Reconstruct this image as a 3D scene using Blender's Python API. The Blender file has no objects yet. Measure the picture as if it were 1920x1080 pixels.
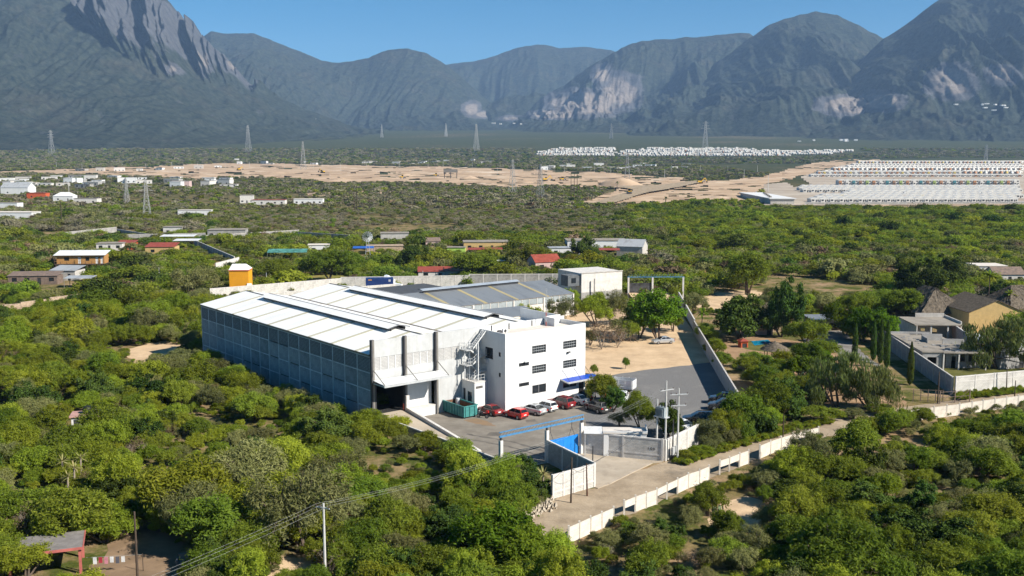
import bpy, bmesh, math, random
import numpy as np

# ------------------------------------------------------------------ camera, sky, sun, exposure
F = 1900.0; YH = 290.0; CAM_H = 38.0
PITCH = math.atan((540 - YH) / F)
HAZE = 4.8e-5
SUN_AZ, SUN_EL = math.radians(116.0), math.radians(37.0)

scene = bpy.context.scene
COL = scene.collection
cam = bpy.data.cameras.new("camera")
cam.sensor_width = 36.0
cam.lens = 36.0 * F / 1920.0
cam.clip_start = 0.5
cam.clip_end = 60000.0
cam_o = bpy.data.objects.new("camera", cam)
COL.objects.link(cam_o)
cam_o.location = (0, 0, CAM_H)
cam_o.rotation_euler = (math.pi / 2 - PITCH, 0, 0)
scene.camera = cam_o

world = bpy.data.worlds.new("World")
scene.world = world
world.use_nodes = True
wn = world.node_tree.nodes; wl_ = world.node_tree.links
bgn = wn.get("Background") or wn.new("ShaderNodeBackground")
outw = wn.get("World Output") or wn.new("ShaderNodeOutputWorld")
sky = wn.new("ShaderNodeTexSky")
sky.sky_type = 'NISHITA'
sky.sun_disc = False
sky.sun_elevation = SUN_EL
sky.sun_rotation = SUN_AZ
sky.altitude = 3000.0
sky.air_density = 1.0
sky.dust_density = 0.1
sky.ozone_density = 4.0
hs_ = wn.new("ShaderNodeHueSaturation"); hs_.inputs['Saturation'].default_value = 1.34; hs_.inputs['Hue'].default_value = 0.487
wl_.new(sky.outputs[0], hs_.inputs['Color']); wl_.new(hs_.outputs[0], bgn.inputs[0])
bgn.inputs[1].default_value = 0.06
wl_.new(bgn.outputs[0], outw.inputs[0])

sun = bpy.data.lights.new("sun", 'SUN')
sun.energy = 5.0
sun.angle = math.radians(0.53)
sun.color = (1.0, 0.94, 0.84)
sun_o = bpy.data.objects.new("sun", sun)
COL.objects.link(sun_o)
sd = (math.sin(SUN_AZ) * math.cos(SUN_EL), math.cos(SUN_AZ) * math.cos(SUN_EL), math.sin(SUN_EL))
sun_o.location = (sd[0] * 300, sd[1] * 300, sd[2] * 300)
from mathutils import Vector, Matrix
sun_o.rotation_euler = Vector(sd).to_track_quat('Z', 'Y').to_euler()

scene.view_settings.view_transform = 'Standard'
scene.view_settings.look = 'None'
scene.view_settings.gamma = 1.0
scene.view_settings.exposure = 0.78
scene.view_settings.use_curve_mapping = False
scene.cycles.use_denoising = True
scene.cycles.max_bounces = 5
scene.cycles.diffuse_bounces = 3
scene.cycles.glossy_bounces = 2
scene.cycles.transmission_bounces = 3
scene.cycles.transparent_max_bounces = 6
scene.cycles.volume_bounces = 1
scene.cycles.sample_clamp_indirect = 6.0
scene.cycles.use_adaptive_sampling = True
scene.cycles.adaptive_threshold = 0.02
scene.cycles.caustics_reflective = False
scene.cycles.caustics_refractive = False

random.seed(7)
RNG = np.random.default_rng(11)
R = math.radians

# ------------------------------------------------------------------ the lie of the land
_ys = np.arange(-400.0, 30001.0, 20.0)
_sl = np.interp(_ys, [-400, 650, 850, 2300, 2800, 6500, 9000, 30000], [0, 0, 0.013, 0.013, 0.043, 0.043, 0.02, 0.0])
_zs = np.concatenate([[0], np.cumsum(_sl[:-1] * 20.0)])
def TZ(y):
    return float(np.interp(y, _ys, _zs))
_cp, _sp = math.cos(PITCH), math.sin(PITCH)
def ray(px, py):
    a = (px - 960) / F; b = -(py - 540) / F
    return np.array([a, _cp + b * _sp, -_sp + b * _cp])
def at(px, py, z=None):
    """point of the ground that the photograph shows at this pixel (or of the level z)"""
    d = ray(px, py)
    if z is not None:
        t = (z - CAM_H) / d[2]
        return Vector((d[0] * t, d[1] * t, z))
    if d[2] < 0:
        y0 = -CAM_H / d[2] * d[1]
        if y0 < 640:
            t = y0 / d[1]
            return Vector((d[0] * t, d[1] * t, 0.0))
    lo, hi = 600.0, 9000.0
    for _ in range(50):
        m = (lo + hi) / 2
        if CAM_H + d[2] / d[1] * m > TZ(m): lo = m
        else: hi = m
    t = lo / d[1]
    return Vector((d[0] * t, d[1] * t, TZ(lo)))
def project(P):
    X, Y, Z = P[..., 0], P[..., 1], P[..., 2] - CAM_H
    dep = Y * _cp - Z * _sp; up = Y * _sp + Z * _cp
    return 960 + F * X / dep, 540 - F * up / dep
TH = R(38.5)
C0 = at(947.5, 774.4)
VV = Vector((math.cos(TH), math.sin(TH), 0)); UU = Vector((-math.sin(TH), math.cos(TH), 0))
def W(s, t, z=0.0):
    """site grid: s along the office front, t back along the warehouse"""
    return C0 + VV * s + UU * t + Vector((0, 0, z))

# ------------------------------------------------------------------ materials
MATS = {}
def _nt(name):
    m = bpy.data.materials.new(name); m.use_nodes = True
    nt = m.node_tree; nt.nodes.clear()
    out = nt.nodes.new("ShaderNodeOutputMaterial")
    b = nt.nodes.new("ShaderNodeBsdfPrincipled")
    nt.links.new(b.outputs[0], out.inputs[0])
    return m, nt, b, out
def streak(m, tint=(.55, .53, .5), amt=.35):
    """rain streaks running down a rendered wall"""
    nt = m.node_tree; N = nt.nodes; L = nt.links; b = next(n for n in N if n.type == 'BSDF_PRINCIPLED'); src = b.inputs['Base Color'].links[0].from_socket
    tc = N.new('ShaderNodeTexCoord'); mp = N.new('ShaderNodeMapping'); mp.inputs['Scale'].default_value = (2.2, 2.2, .13); L.new(tc.outputs['Object'], mp.inputs['Vector'])
    n = N.new('ShaderNodeTexNoise'); n.inputs['Scale'].default_value = 1.0; n.inputs['Detail'].default_value = 6; n.inputs['Roughness'].default_value = .65; L.new(mp.outputs[0], n.inputs['Vector'])
    r = N.new('ShaderNodeValToRGB'); r.color_ramp.elements[0].position = .5; r.color_ramp.elements[1].position = .72; r.color_ramp.elements[0].color = (0, 0, 0, 1); r.color_ramp.elements[1].color = (amt, amt, amt, 1); L.new(n.outputs['Fac'], r.inputs['Fac'])
    x = N.new('ShaderNodeMix'); x.data_type = 'RGBA'; L.new(r.outputs[0], x.inputs['Factor']); L.new(src, x.inputs[6]); x.inputs[7].default_value = (*tint, 1); L.new(x.outputs[2], b.inputs['Base Color'])
def mat(name, col, rough=0.8, var=0.12, scale=1.2, bump=0.0, metal=0.0, spec=0.3, col2=None, fine=0.0, coord='Object', stain=None, hi=0.65, lo=0.35):
    if name in MATS: return MATS[name]
    m, nt, b, out = _nt(name)
    N = nt.nodes; L = nt.links
    tc = N.new("ShaderNodeTexCoord")
    if coord == 'World':
        geo = N.new("ShaderNodeNewGeometry"); vec = geo.outputs['Position']
    else:
        vec = tc.outputs[coord]
    c2 = col2 if col2 else tuple(max(0.0, c * (1 - 2.2 * var)) for c in col)
    c1 = col if col2 else tuple(min(1.0, c * (1 + var)) for c in col)
    n = N.new("ShaderNodeTexNoise"); n.inputs['Scale'].default_value = scale; n.inputs['Detail'].default_value = 6; n.inputs['Roughness'].default_value = 0.65
    L.new(vec, n.inputs['Vector'])
    r = N.new("ShaderNodeValToRGB"); r.color_ramp.elements[0].position = lo; r.color_ramp.elements[1].position = hi
    r.color_ramp.elements[0].color = (*c2, 1); r.color_ramp.elements[1].color = (*c1, 1)
    L.new(n.outputs['Fac'], r.inputs['Fac'])
    colout = r.outputs['Color']
    if stain:
        n2 = N.new("ShaderNodeTexNoise"); n2.inputs['Scale'].default_value = stain[1]; n2.inputs['Detail'].default_value = 8; n2.inputs['Roughness'].default_value = 0.7
        L.new(vec, n2.inputs['Vector'])
        r2 = N.new("ShaderNodeValToRGB"); r2.color_ramp.elements[0].position = stain[2]; r2.color_ramp.elements[1].position = min(1.0, stain[2] + 0.14)
        r2.color_ramp.elements[0].color = (0, 0, 0, 1); r2.color_ramp.elements[1].color = (stain[3],) * 3 + (1,)
        L.new(n2.outputs['Fac'], r2.inputs['Fac'])
        mx = N.new("ShaderNodeMix"); mx.data_type = 'RGBA'
        L.new(r2.outputs['Color'], mx.inputs['Factor']); L.new(colout, mx.inputs[6]); mx.inputs[7].default_value = (*stain[0], 1)
        colout = mx.outputs[2]
    L.new(colout, b.inputs['Base Color'])
    b.inputs['Roughness'].default_value = rough
    b.inputs['Metallic'].default_value = metal
    b.inputs['Specular IOR Level'].default_value = spec
    if bump > 0:
        bp = N.new("ShaderNodeBump"); bp.inputs['Strength'].default_value = bump; bp.inputs['Distance'].default_value = 0.1
        nb = N.new("ShaderNodeTexNoise"); nb.inputs['Scale'].default_value = fine if fine else scale * 5; nb.inputs['Detail'].default_value = 4
        L.new(vec, nb.inputs['Vector']); L.new(nb.outputs['Fac'], bp.inputs['Height']); L.new(bp.outputs['Normal'], b.inputs['Normal'])
    MATS[name] = m
    return m
def block_mat(name, c1, c2, mortar, bw=0.8, bh=0.4, axis='x', rough=0.9, msize=0.012, stain=0.35):
    if name in MATS: return MATS[name]
    m, nt, b, out = _nt(name); N = nt.nodes; L = nt.links
    tc = N.new("ShaderNodeTexCoord"); sx = N.new("ShaderNodeSeparateXYZ"); cx = N.new("ShaderNodeCombineXYZ")
    L.new(tc.outputs['Object'], sx.inputs[0])
    L.new(sx.outputs['X' if axis == 'x' else 'Y'], cx.inputs[0]); L.new(sx.outputs['Z'], cx.inputs[1])
    br = N.new("ShaderNodeTexBrick"); br.inputs['Scale'].default_value = 1.0
    br.inputs['Brick Width'].default_value = bw; br.inputs['Row Height'].default_value = bh; br.inputs['Mortar Size'].default_value = msize
    br.inputs['Color1'].default_value = (*c1, 1); br.inputs['Color2'].default_value = (*c2, 1); br.inputs['Mortar'].default_value = (*mortar, 1)
    br.inputs['Bias'].default_value = -0.15
    L.new(cx.outputs[0], br.inputs['Vector'])
    n = N.new("ShaderNodeTexNoise"); n.inputs['Scale'].default_value = 0.5; n.inputs['Detail'].default_value = 7
    L.new(tc.outputs['Object'], n.inputs['Vector'])
    mr = N.new("ShaderNodeMapRange"); mr.inputs[1].default_value = 0.3; mr.inputs[2].default_value = 0.7; mr.inputs[3].default_value = 1 - stain; mr.inputs[4].default_value = 1.1
    L.new(n.outputs['Fac'], mr.inputs[0])
    mx = N.new("ShaderNodeMix"); mx.data_type = 'RGBA'; mx.blend_type = 'MULTIPLY'; mx.inputs['Factor'].default_value = 1
    L.new(br.outputs['Color'], mx.inputs[6]); L.new(mr.outputs[0], mx.inputs[7]); L.new(mx.outputs[2], b.inputs['Base Color'])
    bp = N.new("ShaderNodeBump"); bp.inputs['Strength'].default_value = 0.5; bp.inputs['Distance'].default_value = 0.02
    L.new(br.outputs['Fac'], bp.inputs['Height']); bp.invert = True
    L.new(bp.outputs[0], b.inputs['Normal'])
    b.inputs['Roughness'].default_value = rough
    MATS[name] = m
    return m
def sheet_mat(name, col, axis='x', pitch=0.33, rough=0.45, metal=0.0, dirt=0.12, spec=0.4, dark=None):
    """ribbed metal sheet; ribs run across `axis`"""
    if name in MATS: return MATS[name]
    m, nt, b, out = _nt(name); N = nt.nodes; L = nt.links
    tc = N.new("ShaderNodeTexCoord")
    wv = N.new("ShaderNodeTexWave"); wv.wave_type = 'BANDS'; wv.bands_direction = axis.upper(); wv.inputs['Scale'].default_value = 0.314 / pitch
    L.new(tc.outputs['Object'], wv.inputs['Vector'])
    mp = N.new("ShaderNodeMapping"); mp.inputs['Scale'].default_value = (0.12, 1.0, 1) if axis == 'y' else (1.0, 0.12, 1)
    L.new(tc.outputs['Object'], mp.inputs['Vector'])
    n = N.new("ShaderNodeTexNoise"); n.inputs['Scale'].default_value = 0.5; n.inputs['Detail'].default_value = 8; n.inputs['Roughness'].default_value = 0.6
    L.new(mp.outputs[0], n.inputs['Vector'])
    r = N.new("ShaderNodeValToRGB"); r.color_ramp.elements[0].position = 0.28; r.color_ramp.elements[1].position = 0.5
    dk = dark if dark else tuple(c * (1 - dirt * 2) for c in col)
    r.color_ramp.elements[0].color = (*dk, 1); r.color_ramp.elements[1].color = (*col, 1)
    L.new(n.outputs['Fac'], r.inputs['Fac']); L.new(r.outputs['Color'], b.inputs['Base Color'])
    bp = N.new("ShaderNodeBump"); bp.inputs['Strength'].default_value = 0.12; bp.inputs['Distance'].default_value = 0.01
    L.new(wv.outputs['Fac'], bp.inputs['Height']); L.new(bp.outputs[0], b.inputs['Normal'])
    b.inputs['Roughness'].default_value = rough; b.inputs['Metallic'].default_value = metal; b.inputs['Specular IOR Level'].default_value = spec
    MATS[name] = m
    return m
def glass_mat(name, col=(0.02, 0.025, 0.03), rough=0.06):
    if name in MATS: return MATS[name]
    m, nt, b, out = _nt(name)
    b.inputs['Base Color'].default_value = (*col, 1); b.inputs['Roughness'].default_value = rough; b.inputs['Specular IOR Level'].default_value = 0.6
    MATS[name] = m; return m
def paint_mat(name, col, rough=0.25, metal=0.0, coat=0.6):
    if name in MATS: return MATS[name]
    m, nt, b, out = _nt(name); N = nt.nodes; L = nt.links
    tc = N.new("ShaderNodeTexCoord"); n = N.new("ShaderNodeTexNoise"); n.inputs['Scale'].default_value = 2.5; n.inputs['Detail'].default_value = 5
    L.new(tc.outputs['Object'], n.inputs['Vector'])
    mx = N.new("ShaderNodeMix"); mx.data_type = 'RGBA'
    mr = N.new("ShaderNodeMapRange"); mr.inputs[1].default_value = 0.45; mr.inputs[2].default_value = 0.75; mr.inputs[3].default_value = 0; mr.inputs[4].default_value = 0.25
    L.new(n.outputs['Fac'], mr.inputs[0]); L.new(mr.outputs[0], mx.inputs['Factor'])
    mx.inputs[6].default_value = (*col, 1); mx.inputs[7].default_value = (0.3, 0.26, 0.2, 1)
    L.new(mx.outputs[2], b.inputs['Base Color'])
    b.inputs['Roughness'].default_value = rough; b.inputs['Metallic'].default_value = metal; b.inputs['Coat Weight'].default_value = coat; b.inputs['Coat Roughness'].default_value = 0.08
    MATS[name] = m; return m
def leaf_mat(name, c1, c2, trans=0.45, var=0.28, hue=0.025, dead=None):
    if name in MATS: return MATS[name]
    m = bpy.data.materials.new(name); m.use_nodes = True
    nt = m.node_tree; N = nt.nodes; L = nt.links; N.clear()
    out = N.new("ShaderNodeOutputMaterial")
    oi = N.new("ShaderNodeObjectInfo"); geo = N.new("ShaderNodeNewGeometry"); tc = N.new("ShaderNodeTexCoord")
    mx = N.new("ShaderNodeMix"); mx.data_type = 'RGBA'
    # colour differs leaf by leaf (each leaf is its own island) and bough by bough
    n = N.new("ShaderNodeTexNoise"); n.inputs['Scale'].default_value = 0.9; n.inputs['Detail'].default_value = 2
    L.new(tc.outputs['Object'], n.inputs['Vector'])
    ad = N.new("ShaderNodeMath"); ad.operation = 'MULTIPLY_ADD'; ad.inputs[1].default_value = 0.55; 
    L.new(geo.outputs['Random Per Island'], ad.inputs[0])
    sb = N.new("ShaderNodeMath"); sb.operation = 'MULTIPLY_ADD'; sb.inputs[1].default_value = 1.6; sb.inputs[2].default_value = -0.55
    L.new(n.outputs['Fac'], sb.inputs[0]); L.new(sb.outputs[0], ad.inputs[2])
    ad.use_clamp = True
    L.new(ad.outputs[0], mx.inputs['Factor'])
    mx.inputs[6].default_value = (*c1, 1); mx.inputs[7].default_value = (*c2, 1)
    hsv = N.new("ShaderNodeHueSaturation")
    mh = N.new("ShaderNodeMapRange"); mh.inputs[3].default_value = 0.5 - hue; mh.inputs[4].default_value = 0.5 + hue
    L.new(oi.outputs['Random'], mh.inputs[0]); L.new(mh.outputs[0], hsv.inputs['Hue'])
    wn_ = N.new("ShaderNodeTexWhiteNoise"); wn_.noise_dimensions = '1D'; L.new(oi.outputs['Random'], wn_.inputs['W'])
    mv = N.new("ShaderNodeMapRange"); mv.inputs[3].default_value = 1 - var; mv.inputs[4].default_value = 1 + var
    L.new(wn_.outputs['Value'], mv.inputs[0]); L.new(mv.outputs[0], hsv.inputs['Value'])
    L.new(mx.outputs[2], hsv.inputs['Color'])
    d = N.new("ShaderNodeBsdfDiffuse"); t = N.new("ShaderNodeBsdfTranslucent"); ms = N.new("ShaderNodeMixShader"); ms.inputs[0].default_value = trans
    L.new(hsv.outputs[0], d.inputs[0]); L.new(hsv.outputs[0], t.inputs[0])
    L.new(d.outputs[0], ms.inputs[1]); L.new(t.outputs[0], ms.inputs[2]); L.new(ms.outputs[0], out.inputs[0])
    MATS[name] = m
    return m

# ------------------------------------------------------------------ mesh building
class MB:
    def __init__(self): self.v = []; self.f = []; self.m = []
    def add(self, vs, fs, mi=0):
        o = len(self.v); self.v += [tuple(q) for q in vs]
        for f in fs: self.f.append(tuple(i + o for i in f)); self.m.append(mi)
        return self
    def box(self, x0, x1, y0, y1, z0, z1, mi=0):
        return self.add([(x0, y0, z0), (x1, y0, z0), (x1, y1, z0), (x0, y1, z0), (x0, y0, z1), (x1, y0, z1), (x1, y1, z1), (x0, y1, z1)],
                        [(3, 2, 1, 0), (4, 5, 6, 7), (0, 1, 5, 4), (1, 2, 6, 5), (2, 3, 7, 6), (3, 0, 4, 7)], mi)
    def hexa(self, b, t, mi=0):
        return self.add(list(b) + list(t), [(3, 2, 1, 0), (4, 5, 6, 7), (0, 1, 5, 4), (1, 2, 6, 5), (2, 3, 7, 6), (3, 0, 4, 7)], mi)
    def beam(self, p, q, w, h, mi=0):
        p = Vector(p); q = Vector(q); d = (q - p).normalized()
        up = Vector((0, 0, 1)) if abs(d.z) < 0.95 else Vector((0, 1, 0))
        sx = d.cross(up).normalized() * (w / 2); sy = sx.cross(d).normalized() * (h / 2)
        return self.hexa([p - sx - sy, p + sx - sy, p + sx + sy, p - sx + sy], [q - sx - sy, q + sx - sy, q + sx + sy, q - sx + sy], mi)
    def tube(self, p, q, r0, r1=None, n=6, mi=0, cap=True):
        r1 = r0 if r1 is None else r1
        p = Vector(p); q = Vector(q); d = (q - p).normalized()
        up = Vector((0, 0, 1)) if abs(d.z) < 0.9 else Vector((1, 0, 0))
        a = d.cross(up).normalized(); b = d.cross(a)
        vs = []
        for c, r in ((p, r0), (q, r1)):
            for k in range(n):
                th = 2 * math.pi * k / n; vs.append(c + a * (r * math.cos(th)) + b * (r * math.sin(th)))
        fs = [(k, n + k, n + (k + 1) % n, (k + 1) % n) for k in range(n)]
        if cap: fs += [tuple(range(n)), tuple(range(2 * n - 1, n - 1, -1))]
        return self.add(vs, fs, mi)
    def prism(self, poly, z0, z1, mi=0):
        n = len(poly)
        vs = [(x, y, z0) for x, y in poly] + [(x, y, z1) for x, y in poly]
        return self.add(vs, [tuple(range(n - 1, -1, -1)), tuple(range(n, 2 * n))] + [(k, (k + 1) % n, n + (k + 1) % n, n + k) for k in range(n)], mi)
    def slab(self, quad, th, mi=0):
        """4 corner points, thickened downwards"""
        q = [Vector(c) for c in quad]
        return self.hexa([c - Vector((0, 0, th)) for c in q], q, mi)
    def lathe(self, prof, n=10, c=(0, 0, 0), mi=0):
        vs = []
        for r, z in prof:
            for k in range(n):
                a = 2 * math.pi * k / n; vs.append((c[0] + r * math.cos(a), c[1] + r * math.sin(a), c[2] + z))
        fs = []
        for j in range(len(prof) - 1):
            for k in range(n): fs.append((j * n + k, j * n + (k + 1) % n, (j + 1) * n + (k + 1) % n, (j + 1) * n + k))
        fs.append(tuple(range(n - 1, -1, -1))); fs.append(tuple(range((len(prof) - 1) * n, len(prof) * n)))
        return self.add(vs, fs, mi)
    def mesh(self, name, mats, smooth=False):
        me = bpy.data.meshes.new(name)
        me.from_pydata(self.v, [], self.f)
        for m in (mats if isinstance(mats, (list, tuple)) else [mats]): me.materials.append(m)
        me.polygons.foreach_set('material_index', self.m)
        if smooth: me.polygons.foreach_set('use_smooth', [True] * len(self.f))
        me.update()
        return me
    def build(self, name, mats, parent=None, loc=None, rz=0, smooth=False):
        return link(name, self.mesh(name, mats, smooth), parent, loc, rz)
def link(name, me, parent=None, loc=None, rz=0):
    o = bpy.data.objects.new(name, me); COL.objects.link(o)
    if parent: o.parent = parent
    if loc is not None: o.location = loc
    if rz: o.rotation_euler = (0, 0, rz)
    return o
def tag(o, label=None, cat=None, group=None, kind=None):
    if label: o['label'] = label
    if cat: o['category'] = cat
    if group: o['group'] = group
    if kind: o['kind'] = kind
    return o
def thing(name, label, cat, loc=(0, 0, 0), rz=0, group=None):
    o = bpy.data.objects.new(name, None); COL.objects.link(o)
    o.empty_display_size = 0.5
    o.location = loc; o.rotation_euler = (0, 0, rz)
    return tag(o, label, cat, group)
def copy_tree(o, parent=None):
    c = o.copy(); COL.objects.link(c); c.parent = parent
    for ch in list(o.children): copy_tree(ch, c)
    return c
def boxobj(name, m, parent, x0, x1, y0, y1, z0, z1):
    return MB().box(x0, x1, y0, y1, z0, z1).build(name, m, parent)
def mesh_np(name, V, Fq, mats, mi=None, smooth=False):
    me = bpy.data.meshes.new(name)
    V = np.asarray(V, dtype=np.float32); Fq = np.asarray(Fq, dtype=np.int32)
    k = Fq.shape[1]
    me.vertices.add(len(V)); me.vertices.foreach_set('co', V.ravel())
    me.loops.add(Fq.size); me.loops.foreach_set('vertex_index', Fq.ravel())
    me.polygons.add(len(Fq)); me.polygons.foreach_set('loop_start', np.arange(0, Fq.size, k, dtype=np.int32))
    try: me.polygons.foreach_set('loop_total', np.full(len(Fq), k, dtype=np.int32))
    except Exception: pass
    for m in (mats if isinstance(mats, (list, tuple)) else [mats]): me.materials.append(m)
    if mi is not None: me.polygons.foreach_set('material_index', np.asarray(mi, dtype=np.int32))
    if smooth: me.polygons.foreach_set('use_smooth', np.ones(len(Fq), dtype=bool))
    me.update(calc_edges=True); me.validate()
    return me
# numpy value noise
def _hash(ix, iy, seed):
    h = (ix * 374761393 + iy * 668265263 + seed * 974634757) & 0xFFFFFFFF
    h = ((h ^ (h >> 13)) * 1274126177) & 0xFFFFFFFF
    return ((h ^ (h >> 16)) & 0xFFFF) / 65535.0
def vnoise(x, y, seed=0):
    x = np.asarray(x, float); y = np.asarray(y, float)
    ix = np.floor(x).astype(np.int64); iy = np.floor(y).astype(np.int64)
    fx = x - ix; fy = y - iy; fx = fx * fx * (3 - 2 * fx); fy = fy * fy * (3 - 2 * fy)
    a = _hash(ix, iy, seed); b = _hash(ix + 1, iy, seed); c = _hash(ix, iy + 1, seed); d = _hash(ix + 1, iy + 1, seed)
    return (a * (1 - fx) + b * fx) * (1 - fy) + (c * (1 - fx) + d * fx) * fy
def fbm(x, y, seed=0, o=4):
    s = 0; a = 0.5
    for k in range(o): s = s + a * vnoise(x * 2 ** k, y * 2 ** k, seed + k * 17); a *= 0.5
    return s / (1 - 0.5 ** o)
def ridged(x, y, seed=0, o=3, g=0.5):
    s = 0; a = 1.0; t = 0; w = 1.0
    for k in range(o):
        n = 1 - np.abs(2 * vnoise(x * 2.03 ** k, y * 2.03 ** k, seed + k * 31) - 1); s = s + a * n * w; t += a; w = np.clip(n * 1.6, .25, 1.0) if k == 0 else w; a *= g
    return s / t
def inpoly(px, py, poly):
    inside = np.zeros(len(px), bool); n = len(poly); j = n - 1
    for i in range(n):
        xi, yi = poly[i][0], poly[i][1]; xj, yj = poly[j][0], poly[j][1]
        c = ((yi > py) != (yj > py)) & (px < (xj - xi) * (py - yi) / ((yj - yi) if yj != yi else 1e-9) + xi)
        inside ^= c; j = i
    return inside
# ------------------------------------------------------------------ ground
def ground_material():
    m, nt, b, out = _nt("ground_soil_and_scrub"); N = nt.nodes; L = nt.links
    geo = N.new("ShaderNodeNewGeometry"); pos = geo.outputs['Position']
    def noise(scale, det=6, rough=0.6, vec=pos):
        n = N.new("ShaderNodeTexNoise"); n.inputs['Scale'].default_value = scale; n.inputs['Detail'].default_value = det; n.inputs['Roughness'].default_value = rough
        L.new(vec, n.inputs['Vector']); return n.outputs['Fac']
    def ramp(f, p0, p1, c0, c1):
        r = N.new("ShaderNodeValToRGB"); r.color_ramp.elements[0].position = p0; r.color_ramp.elements[1].position = p1
        r.color_ramp.elements[0].color = (*c0, 1); r.color_ramp.elements[1].color = (*c1, 1); L.new(f, r.inputs[0]); return r.outputs[0]
    def mix(f, a, c, blend='MIX'):
        x = N.new("ShaderNodeMix"); x.data_type = 'RGBA'; x.blend_type = blend
        if isinstance(f, float): x.inputs['Factor'].default_value = f
        else: L.new(f, x.inputs['Factor'])
        L.new(a, x.inputs[6]); L.new(c, x.inputs[7]); return x.outputs[2]
    soil = ramp(noise(0.35, 9, 0.7), 0.3, 0.7, (0.21, 0.135, 0.075), (0.40, 0.285, 0.175))
    dry = ramp(noise(1.4, 8, 0.75), 0.3, 0.7, (0.10, 0.085, 0.03), (0.26, 0.20, 0.09))
    grass = ramp(noise(2.0, 8, 0.75), 0.3, 0.7, (0.035, 0.05, 0.012), (0.11, 0.125, 0.03))
    near = mix(ramp(noise(0.09, 8, 0.65), 0.42, 0.60, (0, 0, 0), (1, 1, 1)), soil, dry)
    near = mix(ramp(noise(0.14, 9, 0.7), 0.46, 0.58, (0, 0, 0), (1, 1, 1)), near, grass)
    # the far plain: scrub too distant to tell bush from bush, on grey-brown earth
    fsoil = ramp(noise(0.012, 6, 0.6), 0.3, 0.7, (0.13, 0.10, 0.075), (0.23, 0.175, 0.125))
    fgreen = ramp(noise(0.05, 8, 0.8), 0.3, 0.7, (0.026, 0.036, 0.02), (0.085, 0.095, 0.05))
    n1 = N.new("ShaderNodeTexNoise"); n1.inputs['Scale'].default_value = 0.075; n1.inputs['Detail'].default_value = 5; n1.inputs['Roughness'].default_value = 0.8
    L.new(pos, n1.inputs['Vector'])
    n2 = noise(0.0016, 5, 0.55)
    sm = N.new("ShaderNodeMath"); sm.operation = 'MULTIPLY_ADD'; sm.inputs[1].default_value = 0.8; L.new(n2, sm.inputs[0]); 
    sh = N.new("ShaderNodeMath"); sh.operation = 'SUBTRACT'; L.new(n1.outputs['Fac'], sh.inputs[0]); sh.inputs[1].default_value = 0.34
    L.new(sh.outputs[0], sm.inputs[2])
    far = mix(ramp(sm.outputs[0], 0.28, 0.48, (0, 0, 0), (1, 1, 1)), fsoil, fgreen)
    sx = N.new("ShaderNodeSeparateXYZ"); L.new(pos, sx.inputs[0])
    mr = N.new("ShaderNodeMapRange"); mr.inputs[1].default_value = 500; mr.inputs[2].default_value = 1300; L.new(sx.outputs['Y'], mr.inputs[0])
    L.new(mix(mr.outputs[0], near, far), b.inputs['Base Color'])
    b.inputs['Roughness'].default_value = 1.0; b.inputs['Specular IOR Level'].default_value = 0.0
    bp = N.new("ShaderNodeBump"); bp.inputs['Strength'].default_value = 0.5; bp.inputs['Distance'].default_value = 0.15
    L.new(noise(1.8, 8, 0.75), bp.inputs['Height']); L.new(bp.outputs[0], b.inputs['Normal'])
    return m
def build_ground():
    rows = np.concatenate([np.linspace(-400, 600, 11), np.geomspace(640, 13400, 90)])
    nc = 41; V = []
    for y in rows:
        w = max(700.0, 1.25 * y)
        for k in range(nc): V.append((w * (2 * k / (nc - 1) - 1), y, TZ(y)))
    Fq = [(j * nc + k, j * nc + k + 1, (j + 1) * nc + k + 1, (j + 1) * nc + k) for j in range(len(rows) - 1) for k in range(nc - 1)]
    o = link("ground", mesh_np("ground", V, Fq, ground_material(), smooth=True))
    tag(o, "dry valley floor of tan earth and scrub", kind='structure')
build_ground()

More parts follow.
